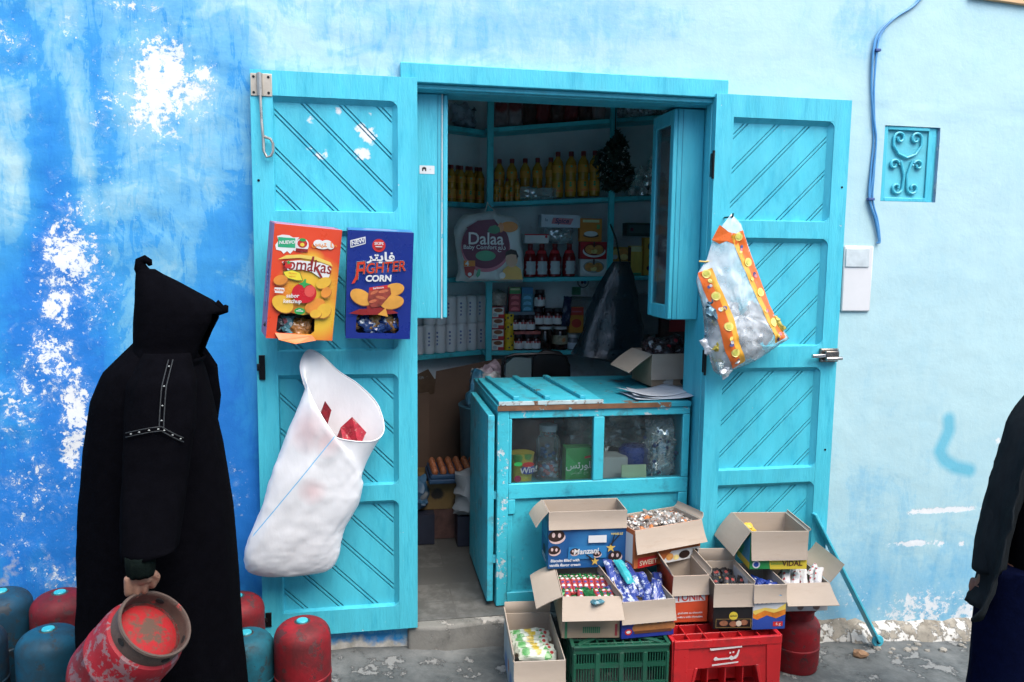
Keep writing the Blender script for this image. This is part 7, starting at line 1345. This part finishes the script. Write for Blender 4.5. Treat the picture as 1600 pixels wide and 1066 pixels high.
SDX = [(1.19, 2.285), (1.15, 2.23), (1.08, 2.175), (.934, 2.135), (.757, 2.10), (.645, 2.085), (.53, 2.093), (.485, 2.085), (.425, 2.06)]
jk = MB(); rg = []
for j in range(40):
    z = 1.19-.765*j/39; xe = interp(ED, z)[0]; xs_ = interp(SDX, z)[0]; sh = min(1, (1.19-z)/.08); dpt = .05+.045*sh; xs2 = 2*X2-xs_-.02; xe2 = X2+.045+(1.19-z)*.05
    P_ = [(xe, yb-dpt-.012+.015*fbm(z*6, 0, 1)), ((xe+xs_)/2-.004, yb-dpt*.92), (xs_, yb-dpt*.45), (xs_-.002, yb+.02), (xs_+.05, yb+dpt*.75), (X2, yb+dpt), (xs2-.05, yb+dpt*.75), (xs2+.002, yb+.02), (xs2, yb-dpt*.45), ((xe2+xs2)/2+.004, yb-dpt*.92), (xe2, yb-dpt-.02)]
    rg.append([(x+.006*fbm(x*14, y*14, z*9), y+.012*fbm(x*9, y*9, z*7), z-.012*(1 if (j == 39 and 0 < k_ < 10) else 0)) for k_, (x, y) in enumerate(smooth_path(P_, 5))])
jk.loft(rg, False, False, False, flip=False)
for s in (-1, 1):
    rg = []
    for j in range(34):
        f = j/33; z = 1.165-.615*f; xl = interp([(1.165, 2.25), (1.12, 2.20), (1.06, 2.165), (.92, 2.135), (.745, 2.092), (.63, 2.075), (.53, 2.07)], z)[0]; a = .062-.012*f-(.02*(1-min(1, f/.06))); cx = xl+a; cx = cx if s < 0 else 2*X2-cx; r = []
        for k in range(28): q = 2*PI*k/28; w_ = 1+.05*fbm(math.cos(q)*2, math.sin(q)*2+s, z*9)+.025*math.sin(z*60+q*2)*max(0, 1-abs(f-.5)*3); r.append((cx+a*math.cos(q)*w_, yb+.012+.058*math.sin(q)*w_*(1-.15*f), z+.008*math.cos(q)*f))
        rg.append(r)
    jk.loft(rg, True, True, False, flip=True)
jk.build('jacket', JK, man2, solid=.006, smooth=80)
hr = MB(); hr.lathe([(.082, -.015), (.089, .005), (.089, .03), (.078, .062), (.05, .083), (0, .09)], 32, Matrix.Translation((X2, yb+.012, 1.388)) @ Matrix.Rotation(R(-24), 4, 'X') @ Matrix.Scale(1.1, 4, (0, 1, 0))); hr.build('hair', mat('black_hair', (.008, .007, .007), .7, .3, 60, bump=.6, bs=200), man2, smooth=80)
EYE = mat('eye_dark', (.02, .015, .012), .3)
for s in (-1, 1):
    m = MB(); m.lathe([(0, -.008), (.006, -.004), (.008, 0), (.006, .004), (0, .008)], 10, Matrix.Translation((X2+s*.031, yb-.088, 1.338))); m.build('eye', EYE, man2)
    m = MB(); m.bar((X2+s*.016, yb-.098, 1.358), (X2+s*.048, yb-.088, 1.360), .006, .008); m.build('eyebrow', MATS['black_hair'], man2)
m = MB(); m.bar((X2-.02, yb-.094, 1.278), (X2+.02, yb-.094, 1.278), .006, .008); m.build('mouth', mat('lip', (.16, .06, .045), .6), man2, bevel=.002)
for s in (-1, 1):
    sh = MB(); rg = []
    for k in range(10): f = k/9; wv = .048*(1-.25*abs(f*2-1)**3); rg.append([(X2+s*.205+wv*math.cos(q), yb+.05-.27*f, g2+.045+(.045-.018*f)*math.sin(q)) for q in (2*PI*i/16 for i in range(16))])
    sh.loft(rg); sh.build('shoe', mat('black_leather', (.012, .011, .011), .4), man2, smooth=60)
# ------------------------------------------------------------------ unseen house across the lane, added and sized for its shade, bounce and reflections
op = thing('added_opposite_house', 'unseen pale house front behind the viewer, added to shape the light in the lane', 'building', (0, -5.5, -.6))
m = MB(); m.box((-9, -5.9, -.7), (11, -5.5, 4.7))
m.build('wall', mat('pale_bounce_plaster', (.78, .80, .80), .9, .1, 2, keep=True, bump=.4), op)
m = MB(); m.box((1.2, -5.5, -.6), (2.2, -5.47, 1.7)); m.build('door', turq(), op)
m = MB(); m.box((-2.4, -5.5, .6), (-1.3, -5.47, 1.8)); m.build('window', turq(), op)
